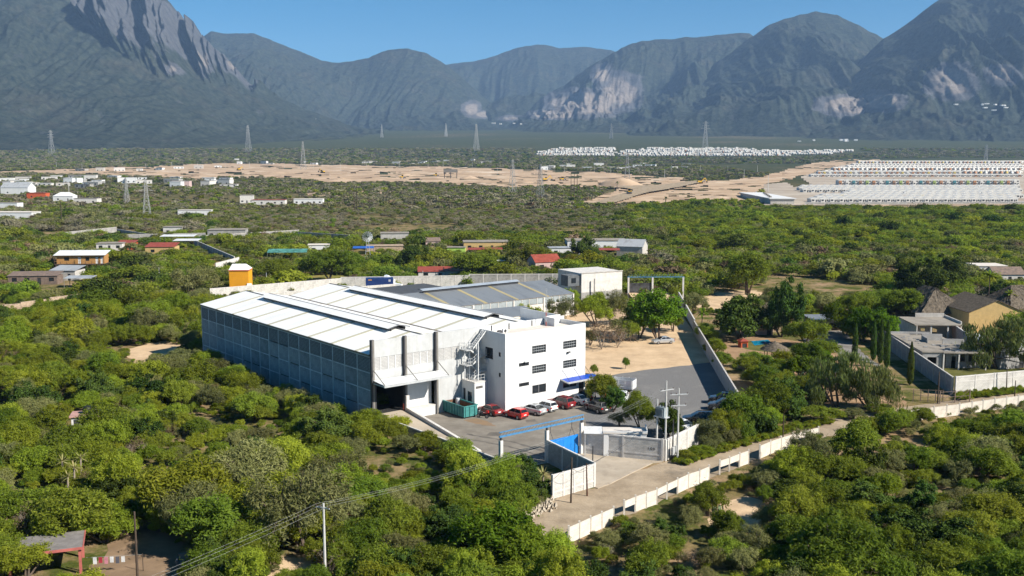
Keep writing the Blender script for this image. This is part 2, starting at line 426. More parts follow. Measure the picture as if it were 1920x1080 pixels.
def mountain_material():
    m, nt, b, out = _nt("mountain_scrub_and_rock"); N = nt.nodes; L = nt.links
    geo = N.new("ShaderNodeNewGeometry"); pos = geo.outputs['Position']
    at_ = N.new("ShaderNodeAttribute"); at_.attribute_name = "rock"; at_.attribute_type = 'GEOMETRY'
    def noise(scale, det=6, rough=0.65, vec=pos):
        n = N.new("ShaderNodeTexNoise"); n.inputs['Scale'].default_value = scale; n.inputs['Detail'].default_value = det; n.inputs['Roughness'].default_value = rough
        L.new(vec, n.inputs['Vector']); return n.outputs['Fac']
    def ramp(f, p0, p1, c0, c1):
        r = N.new("ShaderNodeValToRGB"); r.color_ramp.elements[0].position = p0; r.color_ramp.elements[1].position = p1
        r.color_ramp.elements[0].color = (*c0, 1); r.color_ramp.elements[1].color = (*c1, 1); L.new(f, r.inputs[0]); return r.outputs[0]
    green = ramp(noise(0.03, 9, 0.85), 0.38, 0.62, (0.006, 0.011, 0.010), (0.066, 0.078, 0.058))
    brown = ramp(noise(0.03, 8, 0.75), 0.35, 0.65, (0.055, 0.047, 0.034), (0.115, 0.097, 0.075))
    rock = ramp(noise(0.022, 9, 0.8), 0.32, 0.68, (0.045, 0.048, 0.055), (0.145, 0.145, 0.15))
    def mix(f, a, c):
        x = N.new("ShaderNodeMix"); x.data_type = 'RGBA'; L.new(f, x.inputs['Factor']); L.new(a, x.inputs[6]); L.new(c, x.inputs[7]); return x.outputs[2]
    base = mix(ramp(noise(0.0035, 7, 0.7), 0.52, 0.72, (0, 0, 0), (0.45, 0.45, 0.45)), green, brown)
    ad = N.new("ShaderNodeMath"); ad.operation = 'MULTIPLY_ADD'; ad.inputs[1].default_value = 0.6; ad.inputs[2].default_value = -0.3
    L.new(noise(0.012, 8, 0.75), ad.inputs[0])
    ad2 = N.new("ShaderNodeMath"); ad2.operation = 'ADD'; L.new(ad.outputs[0], ad2.inputs[0]); L.new(at_.outputs['Fac'], ad2.inputs[1])
    pale = ramp(noise(0.03, 9, 0.8), 0.3, 0.7, (0.14, 0.122, 0.11), (0.31, 0.27, 0.24))
    rock = mix(ramp(at_.outputs['Fac'], 0.80, 0.98, (0, 0, 0), (1, 1, 1)), rock, pale)
    # thin bare streaks running down the slopes
    mp = N.new("ShaderNodeMapping"); mp.inputs['Scale'].default_value = (1, .35, .14); L.new(pos, mp.inputs['Vector'])
    stk = ramp(noise(0.02, 7, 0.7, mp.outputs[0]), 0.61, 0.70, (0, 0, 0), (.5, .5, .5))
    base = mix(stk, base, rock)
    col = mix(ramp(ad2.outputs[0], 0.42, 0.56, (0, 0, 0), (1, 1, 1)), base, rock)
    L.new(col, b.inputs['Base Color'])
    b.inputs['Roughness'].default_value = 1.0; b.inputs['Specular IOR Level'].default_value = 0.0
    bp = N.new("ShaderNodeBump"); bp.inputs['Strength'].default_value = 0.8; bp.inputs['Distance'].default_value = 24.0
    L.new(noise(0.018, 9, 0.75), bp.inputs['Height']); L.new(bp.outputs[0], b.inputs['Normal'])
    return m
MTN = mountain_material()
def blob(px, py, cx, cy, rx, ry):
    return np.clip(1.22 - np.sqrt(((px - cx) / rx) ** 2 + ((py - cy) / ry) ** 2) - .5 * (fbm(px / 22, py / 12, 5, 4) - .5), 0, 1)
def mountain(label, crest, Yc, foot, seed, spur=6.0, amp=0.16, rocks=None, cols=520, rows=170, prof=1.7, cliff=None, crestrock=0.0, rough=1.0):
    cx = np.array([c[0] for c in crest], float); cy = np.array([c[1] for c in crest], float)
    px = np.linspace(cx[0], cx[-1], cols)
    py = np.interp(px, cx, cy) + (fbm(px * 0.035, px * 0 + seed, seed, 5) - 0.5) * 7 * rough
    # smooth the straight runs between the picked points a little
    ker = np.hanning(9); ker /= ker.sum(); pys = np.convolve(np.pad(py, 4, mode='edge'), ker, 'valid'); py = 0.6 * pys + 0.4 * py
    fx = np.array([c[0] for c in foot], float); fy = np.array([c[1] for c in foot], float)
    Yf = np.interp(px, fx, fy)
    t = np.concatenate([np.linspace(0, 1, rows - 12) ** 0.9, np.linspace(1.04, 1.5, 12)])
    a = (px - 960) / F; bb = -(py - 540) / F
    ry = _cp + bb * _sp; rz = -_sp + bb * _cp
    Zc = CAM_H + rz / ry * Yc
    Xc = a / ry * Yc
    Zf = np.array([TZ(y) for y in Yf]) - 4.0
    Xf = a / (_cp + 0.14 * _sp) * Yf
    Tm, Am = np.meshgrid(t, np.arange(cols), indexing='ij')
    Y = Yf[None, :] + (Yc - Yf)[None, :] * Tm
    X = Xf[None, :] + (Xc - Xf)[None, :] * Tm
    Hh = (Zc - Zf)[None, :]
    front = np.clip(Tm, 0, 1)
    p = front ** prof
    back = np.clip(Tm - 1, 0, 1)
    lat = X / 1000.0
    warp = (fbm(lat * 1.1 + 3, front * 2.2, seed + 5, 3) - 0.5)
    r1 = ridged(lat * spur / 4.6 + warp * 2.0, front * 1.7 + seed, seed + 1, 6, .56)
    r2 = ridged(lat * spur * 0.95 + warp * 3.4, front * 4.2 + seed, seed + 9, 5, .6)
    fine = fbm(lat * 17 + warp * 5, front * 5.0, seed + 3, 5) - 0.5
    env = (front * (1 - front) * 4) ** 0.75
    Z = Zf[None, :] + Hh * (p * (1 - 1.1 * back) + env * amp * ((r1 - 0.42) * 2.1 + (r2 - 0.42) * 0.5)) + (fine * 34 + (ridged(lat * spur * 3.1 + warp * 6, front * 4.5 + seed, seed + 15, 2) - .55) * 26) * env
    Z = np.maximum(Z, TZ_arr(Y) - 6)
    P = np.stack([X, Y, Z], -1)
    PX, PY = project(P)
    rock = np.zeros_like(Z)
    if rocks:
        for (qx, qy, rx_, ry_, st) in rocks: rock = np.maximum(rock, (st + .5) * blob(PX, PY, qx, qy, rx_, ry_) * (.88 + .24 * fbm(PX / 14, PY / 10, seed + 60, 4)))
    if crestrock: rock = rock + crestrock * (r2 > 0.74) * front
    if cliff:
        # rock ribs standing out of the flank
        lx = np.array([c[0] for c in cliff]); ly = np.array([c[1] for c in cliff]); lh = np.array([c[2] for c in cliff])
        mid = np.interp(PX, lx, ly); hh = np.interp(PX, lx, lh)
        band = np.clip(1.3 - np.abs(PY - mid) / hh, 0, 1) * ((PX > lx[0]) & (PX < lx[-1]))
        rib = .6 * ridged(PX / 30.0 + warp * 0.8 - PY / 90.0, PY / 140.0, seed + 40, 2) + .4 * ridged(PX / 11.0 - PY / 60.0, PY / 70.0, seed + 44, 2)
        broken = np.clip(band * 1.6 * (0.45 + 1.1 * (fbm(PX / 60.0, PY / 45.0, seed + 50, 3))) - 0.35, 0, 1)
        P[..., 1] -= broken * (rib - 0.35) * 420
        P[..., 2] += broken * (rib - 0.5) * 170
        rock = np.maximum(rock, broken * .68)
    V = P.reshape(-1, 3); n = cols
    i = np.arange((len(t) - 1) * (n - 1)); j = i // (n - 1); k = i % (n - 1)
    Fq = np.stack([j * n + k, j * n + k + 1, (j + 1) * n + k + 1, (j + 1) * n + k], -1)
    me = mesh_np("mountain", V, Fq, MTN, smooth=False)
    at_ = me.attributes.new("rock", 'FLOAT', 'POINT'); at_.data.foreach_set('value', rock.reshape(-1).astype(np.float32))
    o = link("mountain", me); tag(o, label, kind='structure')
def TZ_arr(y):
    return np.interp(y, _ys, _zs)

mountain("far hazy ridge closing the valley in the middle", [(690, 240), (760, 150), (835, 121), (870, 117), (905, 113), (950, 96), (985, 86), (1010, 83), (1050, 91), (1090, 88), (1130, 92), (1150, 95), (1230, 130), (1330, 240)],
         10500, [(690, 7200), (1330, 7200)], 21, spur=4.5, amp=0.2, rows=110, cols=300, rocks=[(960, 222, 40, 8, .45)])
mountain("long grey green ridge with a rounded hump left of the gap", [(280, 150), (340, 95), (395, 58), (425, 63), (475, 62), (520, 80), (560, 96), (605, 115), (640, 117), (690, 110), (730, 95), (765, 91), (800, 102), (840, 125), (900, 175), (980, 236)],
         8600, [(280, 5200), (700, 6000), (980, 6300)], 33, spur=5.0, amp=0.2, rocks=[(884, 205, 26, 20, 0.75), (908, 214, 30, 10, 0.75)])
mountain("broad ridge with a pale quarry scar at its foot", [(950, 236), (985, 205), (1020, 180), (1060, 158), (1105, 125), (1150, 99), (1200, 77), (1240, 74), (1300, 71), (1370, 62), (1405, 64), (1450, 90), (1510, 140), (1600, 225)],
         8200, [(950, 5900), (1250, 5600), (1600, 5400)], 47, spur=5.5, amp=0.19, rocks=[(1095, 195, 100, 34, 0.95), (1160, 172, 55, 50, 0.75), (1040, 214, 70, 14, 0.9), (1130, 140, 30, 30, .5)], crestrock=0.12)
mountain("dark domed peak right of the quarry", [(1180, 232), (1240, 190), (1300, 155), (1350, 112), (1400, 76), (1440, 51), (1480, 34), (1530, 20), (1570, 27), (1620, 54), (1655, 70), (1700, 100), (1760, 150), (1830, 225)],
         7300, [(1180, 5000), (1450, 4700), (1830, 4500)], 58, spur=6.5, amp=0.2, rocks=[(1595, 198, 85, 28, 0.85)], crestrock=0.05)
mountain("tall right hand massif with a quarried lower face", [(1500, 224), (1560, 165), (1620, 108), (1655, 74), (1700, 46), (1760, 0), (1830, -35), (1920, -70), (2050, -95), (2200, -90), (2400, -40)],
         6400, [(1500, 4500), (1800, 4000), (2400, 3700)], 64, spur=7.0, amp=0.2, rocks=[(1785, 155, 62, 46, 0.75), (1880, 140, 50, 28, 0.6), (1650, 190, 60, 26, 0.75)], crestrock=0.05)
mountain("great left massif with grey limestone cliffs below its crest", [(-520, 60), (-380, -20), (-200, -95), (-60, -130), (100, -110), (200, -75), (290, -22), (317, 0), (345, 32), (352, 42), (375, 58), (395, 84), (430, 118), (470, 148), (515, 176), (570, 205), (650, 236), (720, 246)],
         5900, [(-520, 2900), (0, 3000), (300, 3300), (600, 4100), (720, 4800)], 75, spur=5.0, amp=0.085, cols=620, rows=190, prof=1.75,
         cliff=[(150, -10, 40), (230, 25, 70), (300, 55, 85), (370, 95, 60), (430, 125, 42), (520, 150, 30)], rocks=[(395, 130, 26, 20, 0.6), (500, 148, 22, 16, 0.75), (450, 130, 16, 20, 0.6), (330, 135, 26, 12, 0.5)], crestrock=0.12, rough=1.6)

# ------------------------------------------------------------------ sheets of other ground
M_SAND = mat("graded_tan_subsoil", (0.53, 0.39, 0.27), 0.95, scale=0.03, col2=(0.34, 0.24, 0.16), coord='World', bump=0.6, fine=0.25, stain=((0.70, 0.60, 0.47), 0.02, 0.55, 0.8), spec=0.0)
M_EARTH = mat("bare_tan_earth", (0.62, 0.455, 0.29), 0.95, scale=0.25, col2=(0.47, 0.335, 0.21), coord='World', bump=0.5, fine=3.0, stain=((0.33, 0.23, 0.14), 0.16, 0.62, 0.5), spec=0.0)
M_ROAD = mat("dusty_unpaved_road", (0.42, 0.335, 0.24), 0.95, scale=0.22, col2=(0.255, 0.20, 0.14), coord='World', bump=0.5, fine=2.5, stain=((0.16, 0.14, 0.115), 0.12, 0.56, 0.75), spec=0.0)
M_GRAVEL = mat("grey_gravel", (0.215, 0.21, 0.205), 0.95, scale=5.0, col2=(0.125, 0.122, 0.12), coord='World', bump=0.5, fine=9.0, stain=((0.25, 0.24, 0.225), 0.1, 0.52, 0.6), spec=0.05)
M_YARD = mat("worn_concrete_paving", (0.255, 0.23, 0.195), 0.9, scale=0.3, col2=(0.175, 0.155, 0.13), coord='World', bump=0.2, fine=4.0, stain=((0.15, 0.13, 0.11), 0.2, 0.56, 0.7), spec=0.1)
M_APRON = mat("pale_dusty_concrete", (0.47, 0.40, 0.315), 0.9, scale=0.25, col2=(0.34, 0.285, 0.22), coord='World', bump=0.2, fine=4.0, stain=((0.24, 0.20, 0.16), 0.3, 0.57, 0.6), spec=0.1)
M_ASPH = mat("old_asphalt", (0.26, 0.245, 0.225), 0.9, scale=0.2, col2=(0.14, 0.13, 0.12), coord='World', spec=0.1)
M_LAWN = mat("mown_lawn", (0.15, 0.145, 0.05), 0.95, scale=0.35, col2=(0.085, 0.09, 0.03), coord='World', bump=0.5, fine=6, spec=0.0)

def flat(name, pts, m, z, label=None, wob=0.0, sub=1.5):
    """flat sheet from a list of world points; edges optionally uneven"""
    P = [Vector((p[0], p[1], 0)) for p in pts]
    if wob:
        Q = []
        for i in range(len(P)):
            a, b = P[i], P[(i + 1) % len(P)]; n = max(1, int((b - a).length / sub)); d = (b - a).normalized(); nn = Vector((-d.y, d.x, 0))
            for k in range(n):
                w = 0 if k == 0 else (random.random() - 0.5) * 2 * wob
                Q.append(a.lerp(b, k / n) + nn * w)
        P = Q
    bm = bmesh.new()
    vs = [bm.verts.new((p.x, p.y, z)) for p in P]
    f = bm.faces.new(vs)
    if f.normal.z < 0: f.normal_flip()
    bmesh.ops.triangulate(bm, faces=[f])
    me = bpy.data.meshes.new(name); bm.to_mesh(me); bm.free(); me.materials.append(m)
    o = link(name, me)
    return tag(o, label, kind='structure')
def sheet_px(name, poly, m, label, dz=0.3, step=(5, 0.8), jit=4.0, relief=0.0, seed=0, kind='structure'):
    """sheet over far ground: follows the land, ragged edge, heaps of relief metres"""
    xs = [p[0] for p in poly]; ys = [p[1] for p in poly]
    nx = int((max(xs) - min(xs)) / step[0]) + 2; ny = int((max(ys) - min(ys)) / step[1]) + 2
    gx = np.linspace(min(xs), max(xs), nx); gy = np.linspace(min(ys), max(ys), ny)
    V = np.zeros((ny, nx, 3))
    for j, y in enumerate(gy):
        p0 = at(960, y)
        sc = p0.y / ray(960, y)[1]
        for i, x in enumerate(gx): V[j, i] = ((x - 960) / F * sc, p0.y, p0.z)
    if relief:
        V[..., 2] += relief * np.clip(fbm(V[..., 0] / 34, V[..., 1] / 34, seed, 4) - 0.47, 0, 1) * 3.2
    V[..., 2] += dz
    JX, JY = np.meshgrid(gx, gy)
    cx = (JX[:-1, :-1] + JX[1:, 1:]) / 2; cy = (JY[:-1, :-1] + JY[1:, 1:]) / 2
    wx = cx + (fbm(cx / 23, cy / 4, seed + 3) - 0.5) * jit * 6; wy = cy + (fbm(cx / 31, cy / 3, seed + 7) - 0.5) * jit
    ins = inpoly(wx.ravel(), wy.ravel(), poly)
    if relief: ins &= (fbm(cx / 30, cy / 1.6, seed + 11, 5) > .35).ravel()
    idx = np.nonzero(ins)[0]; j = idx // (nx - 1); i = idx % (nx - 1)
    Fq = np.stack([(j + 1) * nx + i, (j + 1) * nx + i + 1, j * nx + i + 1, j * nx + i], -1)
    used, inv = np.unique(Fq, return_inverse=True)
    me = mesh_np(name, V.reshape(-1, 3)[used], inv.reshape(Fq.shape), m, smooth=True)
    o = link(name, me); return tag(o, label, kind=kind)

SAND1 = [(-60, 323), (60, 321), (180, 316), (300, 312), (420, 307), (560, 308), (700, 311), (860, 314), (960, 317), (1060, 321), (1150, 324), (1195, 330), (1280, 334), (1300, 345), (1250, 352), (1190, 364), (1110, 386), (1085, 384), (1130, 366), (1160, 356), (1060, 350), (1000, 352), (960, 354), (905, 350), (840, 346), (700, 344), (610, 346), (590, 340), (480, 334), (360, 337), (200, 331), (60, 328), (-60, 328)]
SAND2 = [(1180, 360), (1250, 348), (1330, 340), (1420, 334), (1480, 318), (1540, 303), (1590, 298), (1650, 300), (1600, 308), (1540, 318), (1480, 337), (1430, 345), (1425, 372), (1400, 381), (1300, 378), (1240, 384), (1150, 386), (1110, 386)]
SAND3 = [(1520, 380), (1640, 383), (1780, 384), (1935, 382), (1935, 392), (1760, 396), (1600, 391), (1530, 388)]
SAND4 = [(560, 362), (700, 356), (860, 360), (930, 366), (840, 374), (700, 372), (600, 370)]
sheet_px("graded_ground", SAND1, M_SAND, "wide graded strip of pale tan subsoil across the plain", relief=1.5, seed=1)
sheet_px("graded_ground", SAND2, M_SAND, "disturbed tan earth beside the housing estate entrance", relief=1.0, seed=2)
sheet_px("rubble_verge", SAND3, M_SAND, "rubble verge in front of the white housing estate", relief=0.5, seed=3, jit=3)
sheet_px("bare_patch", SAND4, M_SAND, "thin bare patch in the olive scrub", relief=0.2, seed=4, jit=9)
E2 = sheet_px("earth_track", [(1150, 352), (1235, 351), (1300, 342), (1330, 341), (1285, 352), (1210, 366), (1150, 386), (1112, 386), (1150, 372), (1190, 360)], M_ROAD, "graded haul road curving through the tan site", dz=2.2, jit=1, seed=5)

# right-hand estate paving
sheet_px("estate_paving", [(1432, 386), (1434, 346), (1475, 343), (1490, 352), (1520, 346), (1500, 332), (1600, 304), (2060, 300), (2060, 384), (1520, 386)], mat("pale_estate_ground", (.46, .40, .33), .9, scale=.02, coord='World', col2=(.33, .275, .22), spec=0), "pale dusty streets of the housing estate", dz=0.5, jit=0.5, seed=6)

# ------------------------------------------------------------------ the compound's own ground
def S(s, t): p = W(s, t); return (p.x, p.y)
corner = at(1243, 865.5)
COMPOUND = [S(-18.9, 6), S(-18.1, -22.2), S(-5.06, -22.2), (corner.x, corner.y), (33.2, 142.0), (36.0, 152.3), (37.3, 183.3), (40.2, 232), (42.0, 268), (30, 268), S(71, 63), S(17, 66), S(17, 6)]
flat("bare_earth_lot", COMPOUND, M_EARTH, 0.010, "bare tan earth of the fenced compound")
GR = [at(1118, 716), at(1140, 706), at(1165, 700), at(1215, 693), at(1262, 688), at(1304, 683), at(1345, 677), Vector((37.2, 183.0, 0)), Vector((35.9, 152.3, 0)), Vector((33.0, 142.2, 0)), Vector((corner.x - .2, corner.y + .3, 0)), at(1150, 836), at(1094, 838), at(1080, 805), at(1090, 765)]
flat("gravel_car_park", GR, M_GRAVEL, 0.020, "grey gravel car park beside the white office", wob=0.35)
YD = [S(-18.6, 5.9), S(-17.9, -22.0), S(-4.9, -22.0), S(0.5, -20.0), S(4.0, -13.5), S(8.0, -8.5), S(16.0, -3.5), S(16.5, 0.2), S(-0.2, 0.2), S(-0.2, 5.9)]
flat("concrete_yard", YD, M_YARD, 0.032, "worn concrete yard in front of the warehouse")
AP = [S(-18.2, -22.0), S(-5.0, -22.2), (corner.x, corner.y), at(1222, 868), at(1180, 888), at(1140, 908), at(1118, 916), at(1112, 909), S(-12.4, -32.4), S(-10.9, -22.6)]
flat("entrance_apron", AP, M_APRON, 0.026, "pale concrete driveway between the gate and the road")
ROADF = [(960, 985), (1010, 950), (1062, 922), (1118, 916), (1180, 888), (1240, 868), (1285, 857), (1330, 846), (1400, 826), (1470, 806), (1540, 790), (1600, 778), (1700, 763), (1780, 752), (1850, 744), (1960, 732), (2300, 712)]
ROADN = [(2300, 738), (1935, 760), (1800, 776), (1728, 787), (1640, 800), (1540, 822), (1460, 846), (1400, 868), (1340, 893), (1290, 915), (1230, 946), (1170, 968), (1130, 984), (1062, 1020), (1000, 1060), (900, 1110)]
ROAD = [at(*p) for p in ROADF] + [at(*p) for p in ROADN]
flat("dirt_road", ROAD, M_ROAD, 0.018, "dusty unpaved road running past the gate", wob=0.3)
# concrete kerb where the driveway meets the road
kb = MB()
for a, b in zip([(1118, 916), (1140, 908), (1180, 888), (1222, 868)], [(1140, 908), (1180, 888), (1222, 868), (1240, 866)]):
    p, q = at(*a), at(*b); kb.beam(p + Vector((0, 0, .05)), q + Vector((0, 0, .05)), 0.45, 0.14)
tag(kb.build("kerb", M_APRON), "low concrete edge between driveway and road", kind='structure')
# marks of use on the yard and the road
M_OIL = mat("old_oil_stain", (0.15, 0.135, 0.115), .8, scale=.8, col2=(0.09, 0.08, 0.07), coord='World'); M_RUSTST = mat("rust_run_on_concrete", (0.25, 0.165, 0.095), .9, scale=.7, col2=(0.21, 0.15, 0.10), coord='World')
for i, (nm, mm, lab, pts) in enumerate([("rust_stain", M_RUSTST, "brown rust run on the yard beside the skip", [S(-7.4, .4), S(-6.8, -3.5), S(-5.6, -5.2), S(-4.9, -2.2), S(-5.2, .2)]), ("oil_stain", M_OIL, "dark oil stain in the middle of the yard", [S(-9.6, -8), S(-8.0, -9.4), S(-7.0, -8.2), S(-8.2, -7.0)]), ("oil_stain", M_OIL, "oil stain behind the bright red hatchback", [S(-1.0, -6.2), S(.6, -6.8), S(1.0, -5.6), S(-.4, -5.2)]), ("tyre_track", M_OIL, "left tyre track sweeping in from the gate", [S(-10.0, -21.5), S(-9.6, -21.5), S(-10.2, -14), S(-12.6, -7), S(-13.0, -7.2), S(-10.6, -14)]), ("tyre_track", M_OIL, "right tyre track sweeping in from the gate", [S(-8.2, -21.5), S(-7.8, -21.5), S(-8.4, -13.2), S(-11.0, -5.6), S(-11.4, -5.8), S(-8.8, -13.4)])]):
    flat(nm, pts, mm, 0.036 + .0005 * i, lab, wob=.18, sub=.6)
# clearings and side grounds
flat("clearing", [at(*p) for p in [(1330, 985), (1350, 945), (1400, 930), (1440, 950), (1425, 990), (1380, 1003)]], M_EARTH, 0.012, "sandy clearing among the thorn scrub", wob=0.7)
flat("garden_earth", [at(*p) for p in [(1345, 640), (1420, 630), (1500, 640), (1560, 655), (1640, 700), (1700, 745), (1690, 762), (1590, 768), (1500, 760), (1430, 720), (1380, 690)]], mat("orange_brown_garden_soil", (0.38, 0.25, 0.15), 0.95, scale=0.3, col2=(0.24, 0.155, 0.09), coord='World', bump=.5, fine=3, spec=0), 0.012, "raked bare earth of the walled garden", wob=0.6)
flat("lawn_patch", [at(*p) for p in [(1360, 636), (1420, 640), (1500, 655), (1520, 668), (1470, 664), (1400, 655)]], M_LAWN, 0.018, "green lawn beside the swimming pool", wob=0.4)
flat("garden_drive", [at(*p) for p in [(1500, 622), (1580, 620), (1600, 640), (1620, 665), (1655, 690), (1600, 672), (1545, 655), (1505, 640)]], M_ASPH, 0.024, "grey gravel drive leading to the carport", wob=0.4)
flat("house_plot", [at(*p) for p in [(1690, 640), (1790, 660), (1830, 685), (1900, 690), (1880, 705), (1800, 712), (1720, 700)]], M_LAWN, 0.012, "weedy green plot before the unfinished house", wob=0.4)
flat("paddock", [at(*p) for p in [(1305, 560), (1350, 545), (1420, 545), (1450, 560), (1430, 580), (1340, 590), (1310, 580)]], M_EARTH, 0.012, "bare paddock behind the garden", wob=0.8)
flat("red_clearing", [at(*p) for p in [(1205, 503), (1240, 495), (1300, 497), (1345, 508), (1300, 512), (1240, 512)]], mat("reddish_soil", (0.40, 0.20, 0.10), 0.95, scale=0.2, coord='World', spec=0), 0.012, "reddish bare clearing in the scrub", wob=1)
flat("pale_quarry_ground", [at(*p) for p in [(-40, 595), (60, 585), (150, 572), (160, 580), (110, 592), (60, 602), (-40, 606)]], mat("pale_limestone_soil", (0.62, 0.52, 0.42), 0.95, scale=0.4, coord='World', spec=0), 0.014, "pale stony track at the left edge", wob=0.6)
flat("back_yard_grass", [at(*p) for p in [(455, 530), (520, 516), (640, 514), (700, 522), (560, 532)]], mat("dry_yellow_grass", (0.30, 0.22, 0.08), 0.95, scale=0.3, coord='World', col2=(0.14, 0.16, 0.04), spec=0), 0.014, "dry grass strip behind the back wall", wob=0.8)
flat("swept_yard", [at(*p) for p in [(165, 1075), (200, 1020), (270, 985), (330, 1010), (360, 1060), (330, 1130), (150, 1130)]], mat("dark_swept_earth", (0.26, 0.18, 0.115), 0.95, scale=0.3, coord='World', spec=0), 0.014, "shaded earth yard beside the red framed shelter", wob=0.6)
for i, (lab, poly) in enumerate([("rocky clearing below the scrub at the bottom centre", [(490, 1060), (520, 1040), (580, 1045), (600, 1075), (560, 1100), (500, 1095)]),
                   ("bare path left of the warehouse wall", [(235, 655), (300, 640), (370, 650), (300, 668), (250, 690)]),
                   ("bare strip by the roadside rubble", [(955, 985), (1030, 935), (1075, 950), (1000, 1010)])]):
    flat("bare_ground", [at(*p) for p in poly], M_EARTH, 0.013 + i * .001, lab, wob=0.8)
# ------------------------------------------------------------------ shared materials
M_WHITE = mat("white_painted_render", (0.68, 0.68, 0.67), 0.75, var=0.03, scale=0.35, bump=0.06, fine=8, stain=((0.62, 0.61, 0.58), 0.7, 0.60, 0.35))
M_GREYR = mat("pale_grey_render", (0.50, 0.505, 0.50), 0.85, var=0.06, scale=0.5, bump=0.12, fine=9, stain=((0.46, 0.45, 0.43), 0.6, 0.60, 0.4))
streak(M_WHITE, (.50, .485, .46), .28); streak(M_GREYR, (.36, .35, .33), .4)
M_LATT = block_mat("perforated_white_block", (0.60, 0.59, 0.57), (0.53, 0.52, 0.5), (0.28, 0.27, 0.26), 0.25, 0.2, 'x', msize=0.035, stain=0.1)
M_STEELB = mat("brown_grey_steel", (0.20, 0.185, 0.165), 0.6, var=0.08, scale=1.5)
M_STEELL = mat("pale_grey_steel", (0.55, 0.56, 0.56), 0.5, var=0.06, scale=2, metal=0.3)
M_DARKSTEEL = mat("dark_steel", (0.05, 0.05, 0.055), 0.5, var=0.1, scale=3)
M_CONC = mat("cast_concrete", (0.50, 0.47, 0.43), 0.9, var=0.1, scale=0.8, bump=0.2, fine=6, stain=((0.28, 0.26, 0.23), 0.9, 0.58, 0.5))
M_CONCL = mat("pale_concrete", (0.63, 0.60, 0.56), 0.9, var=0.08, scale=0.9, bump=0.15, fine=6, stain=((0.40, 0.37, 0.33), 1.1, 0.58, 0.5))
M_ROOFW = sheet_mat("white_roof_sheet", (0.86, 0.85, 0.82), 'y', 0.33, dirt=0.06, dark=(0.77, 0.755, 0.72))
M_SKYL = sheet_mat("yellowed_skylight_sheet", (0.55, 0.51, 0.37), 'y', 0.33, dark=(0.44, 0.40, 0.28))
M_ROOFG = sheet_mat("weathered_grey_roof_sheet", (0.20, 0.215, 0.23), 'x', 0.5, rough=0.5, metal=0.1, dark=(0.14, 0.15, 0.165))
M_SKYG = sheet_mat("yellow_skylight_on_grey", (0.40, 0.33, 0.17), 'x', 0.5)
M_GLASS = glass_mat("dark_window_glass")
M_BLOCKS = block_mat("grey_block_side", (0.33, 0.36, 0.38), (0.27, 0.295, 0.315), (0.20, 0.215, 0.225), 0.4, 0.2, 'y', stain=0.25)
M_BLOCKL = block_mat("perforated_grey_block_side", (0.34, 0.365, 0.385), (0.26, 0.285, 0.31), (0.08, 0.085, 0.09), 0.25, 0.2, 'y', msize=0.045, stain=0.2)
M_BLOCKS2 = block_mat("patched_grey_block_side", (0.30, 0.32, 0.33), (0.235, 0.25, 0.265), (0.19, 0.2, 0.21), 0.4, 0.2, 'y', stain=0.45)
M_FRAMES = mat("grey_concrete_frame", (0.60, 0.62, 0.63), 0.9, var=0.12, scale=0.8, stain=((0.35, 0.36, 0.37), 0.5, 0.58, 0.6))
M_BLOCKG = block_mat("pale_grey_block", (0.66, 0.63, 0.58), (0.52, 0.50, 0.46), (0.42, 0.40, 0.37), 0.4, 0.2, 'x', stain=0.3)
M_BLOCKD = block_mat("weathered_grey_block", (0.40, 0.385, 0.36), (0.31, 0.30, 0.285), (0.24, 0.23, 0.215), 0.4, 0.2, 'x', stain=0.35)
M_BLUE = mat("blue_painted_steel", (0.012, 0.20, 0.60), 0.45, var=0.06, scale=0.6, spec=0.4)
M_BLUET = mat("light_blue_painted_steel", (0.07, 0.22, 0.42), 0.5, var=0.1, scale=2)
M_NAVY = mat("royal_blue_metal_awning", (0.012, 0.065, 0.42), 0.4, var=0.06, scale=2)
M_BLACK = mat("unlit_interior", (0.03, 0.03, 0.03), 0.9)  # near-black colour stands in for the darkness indoors
M_CREAM = mat("cream_roof_coating", (0.66, 0.60, 0.53), 0.85, var=0.05, scale=0.6, stain=((0.5, 0.42, 0.35), 0.6, 0.58, 0.5))

def wall_holes(mb, axis, c0, c1, u0, u1, z0, z1, holes, mi=0):
    """slab between c0 and c1 on the given axis ('x': runs along x) with real openings (u0,u1,z0,z1)"""
    us = sorted({u0, u1, *[h[0] for h in holes], *[h[1] for h in holes]}); zs = sorted({z0, z1, *[h[2] for h in holes], *[h[3] for h in holes]})
    us = [u for u in us if u0 <= u <= u1]; zs = [z for z in zs if z0 <= z <= z1]
    for a, b in zip(us[:-1], us[1:]):
        run = None
        for c, d in zip(zs[:-1], zs[1:]):
            hole = any(h[0] <= (a + b) / 2 <= h[1] and h[2] <= (c + d) / 2 <= h[3] for h in holes)
            if hole:
                if run: _wb(mb, axis, c0, c1, a, b, run[0], run[1], mi); run = None
            else:
                run = (run[0], d) if run else (c, d)
        if run: _wb(mb, axis, c0, c1, a, b, run[0], run[1], mi)
    return mb
def _wb(mb, axis, c0, c1, a, b, z0, z1, mi):
    if axis == 'x': mb.box(a, b, c0, c1, z0, z1, mi)
    else: mb.box(c0, c1, a, b, z0, z1, mi)

# ------------------------------------------------------------------ the white warehouse
WH = thing("warehouse", "long two-bay warehouse with white ribbed roof and shaded block side wall", "warehouse", C0, TH)
SL, SR, T0, T1 = -19.1, 17.0, 6.2, 68.1
ZE, ZR = 10.2, 11.95
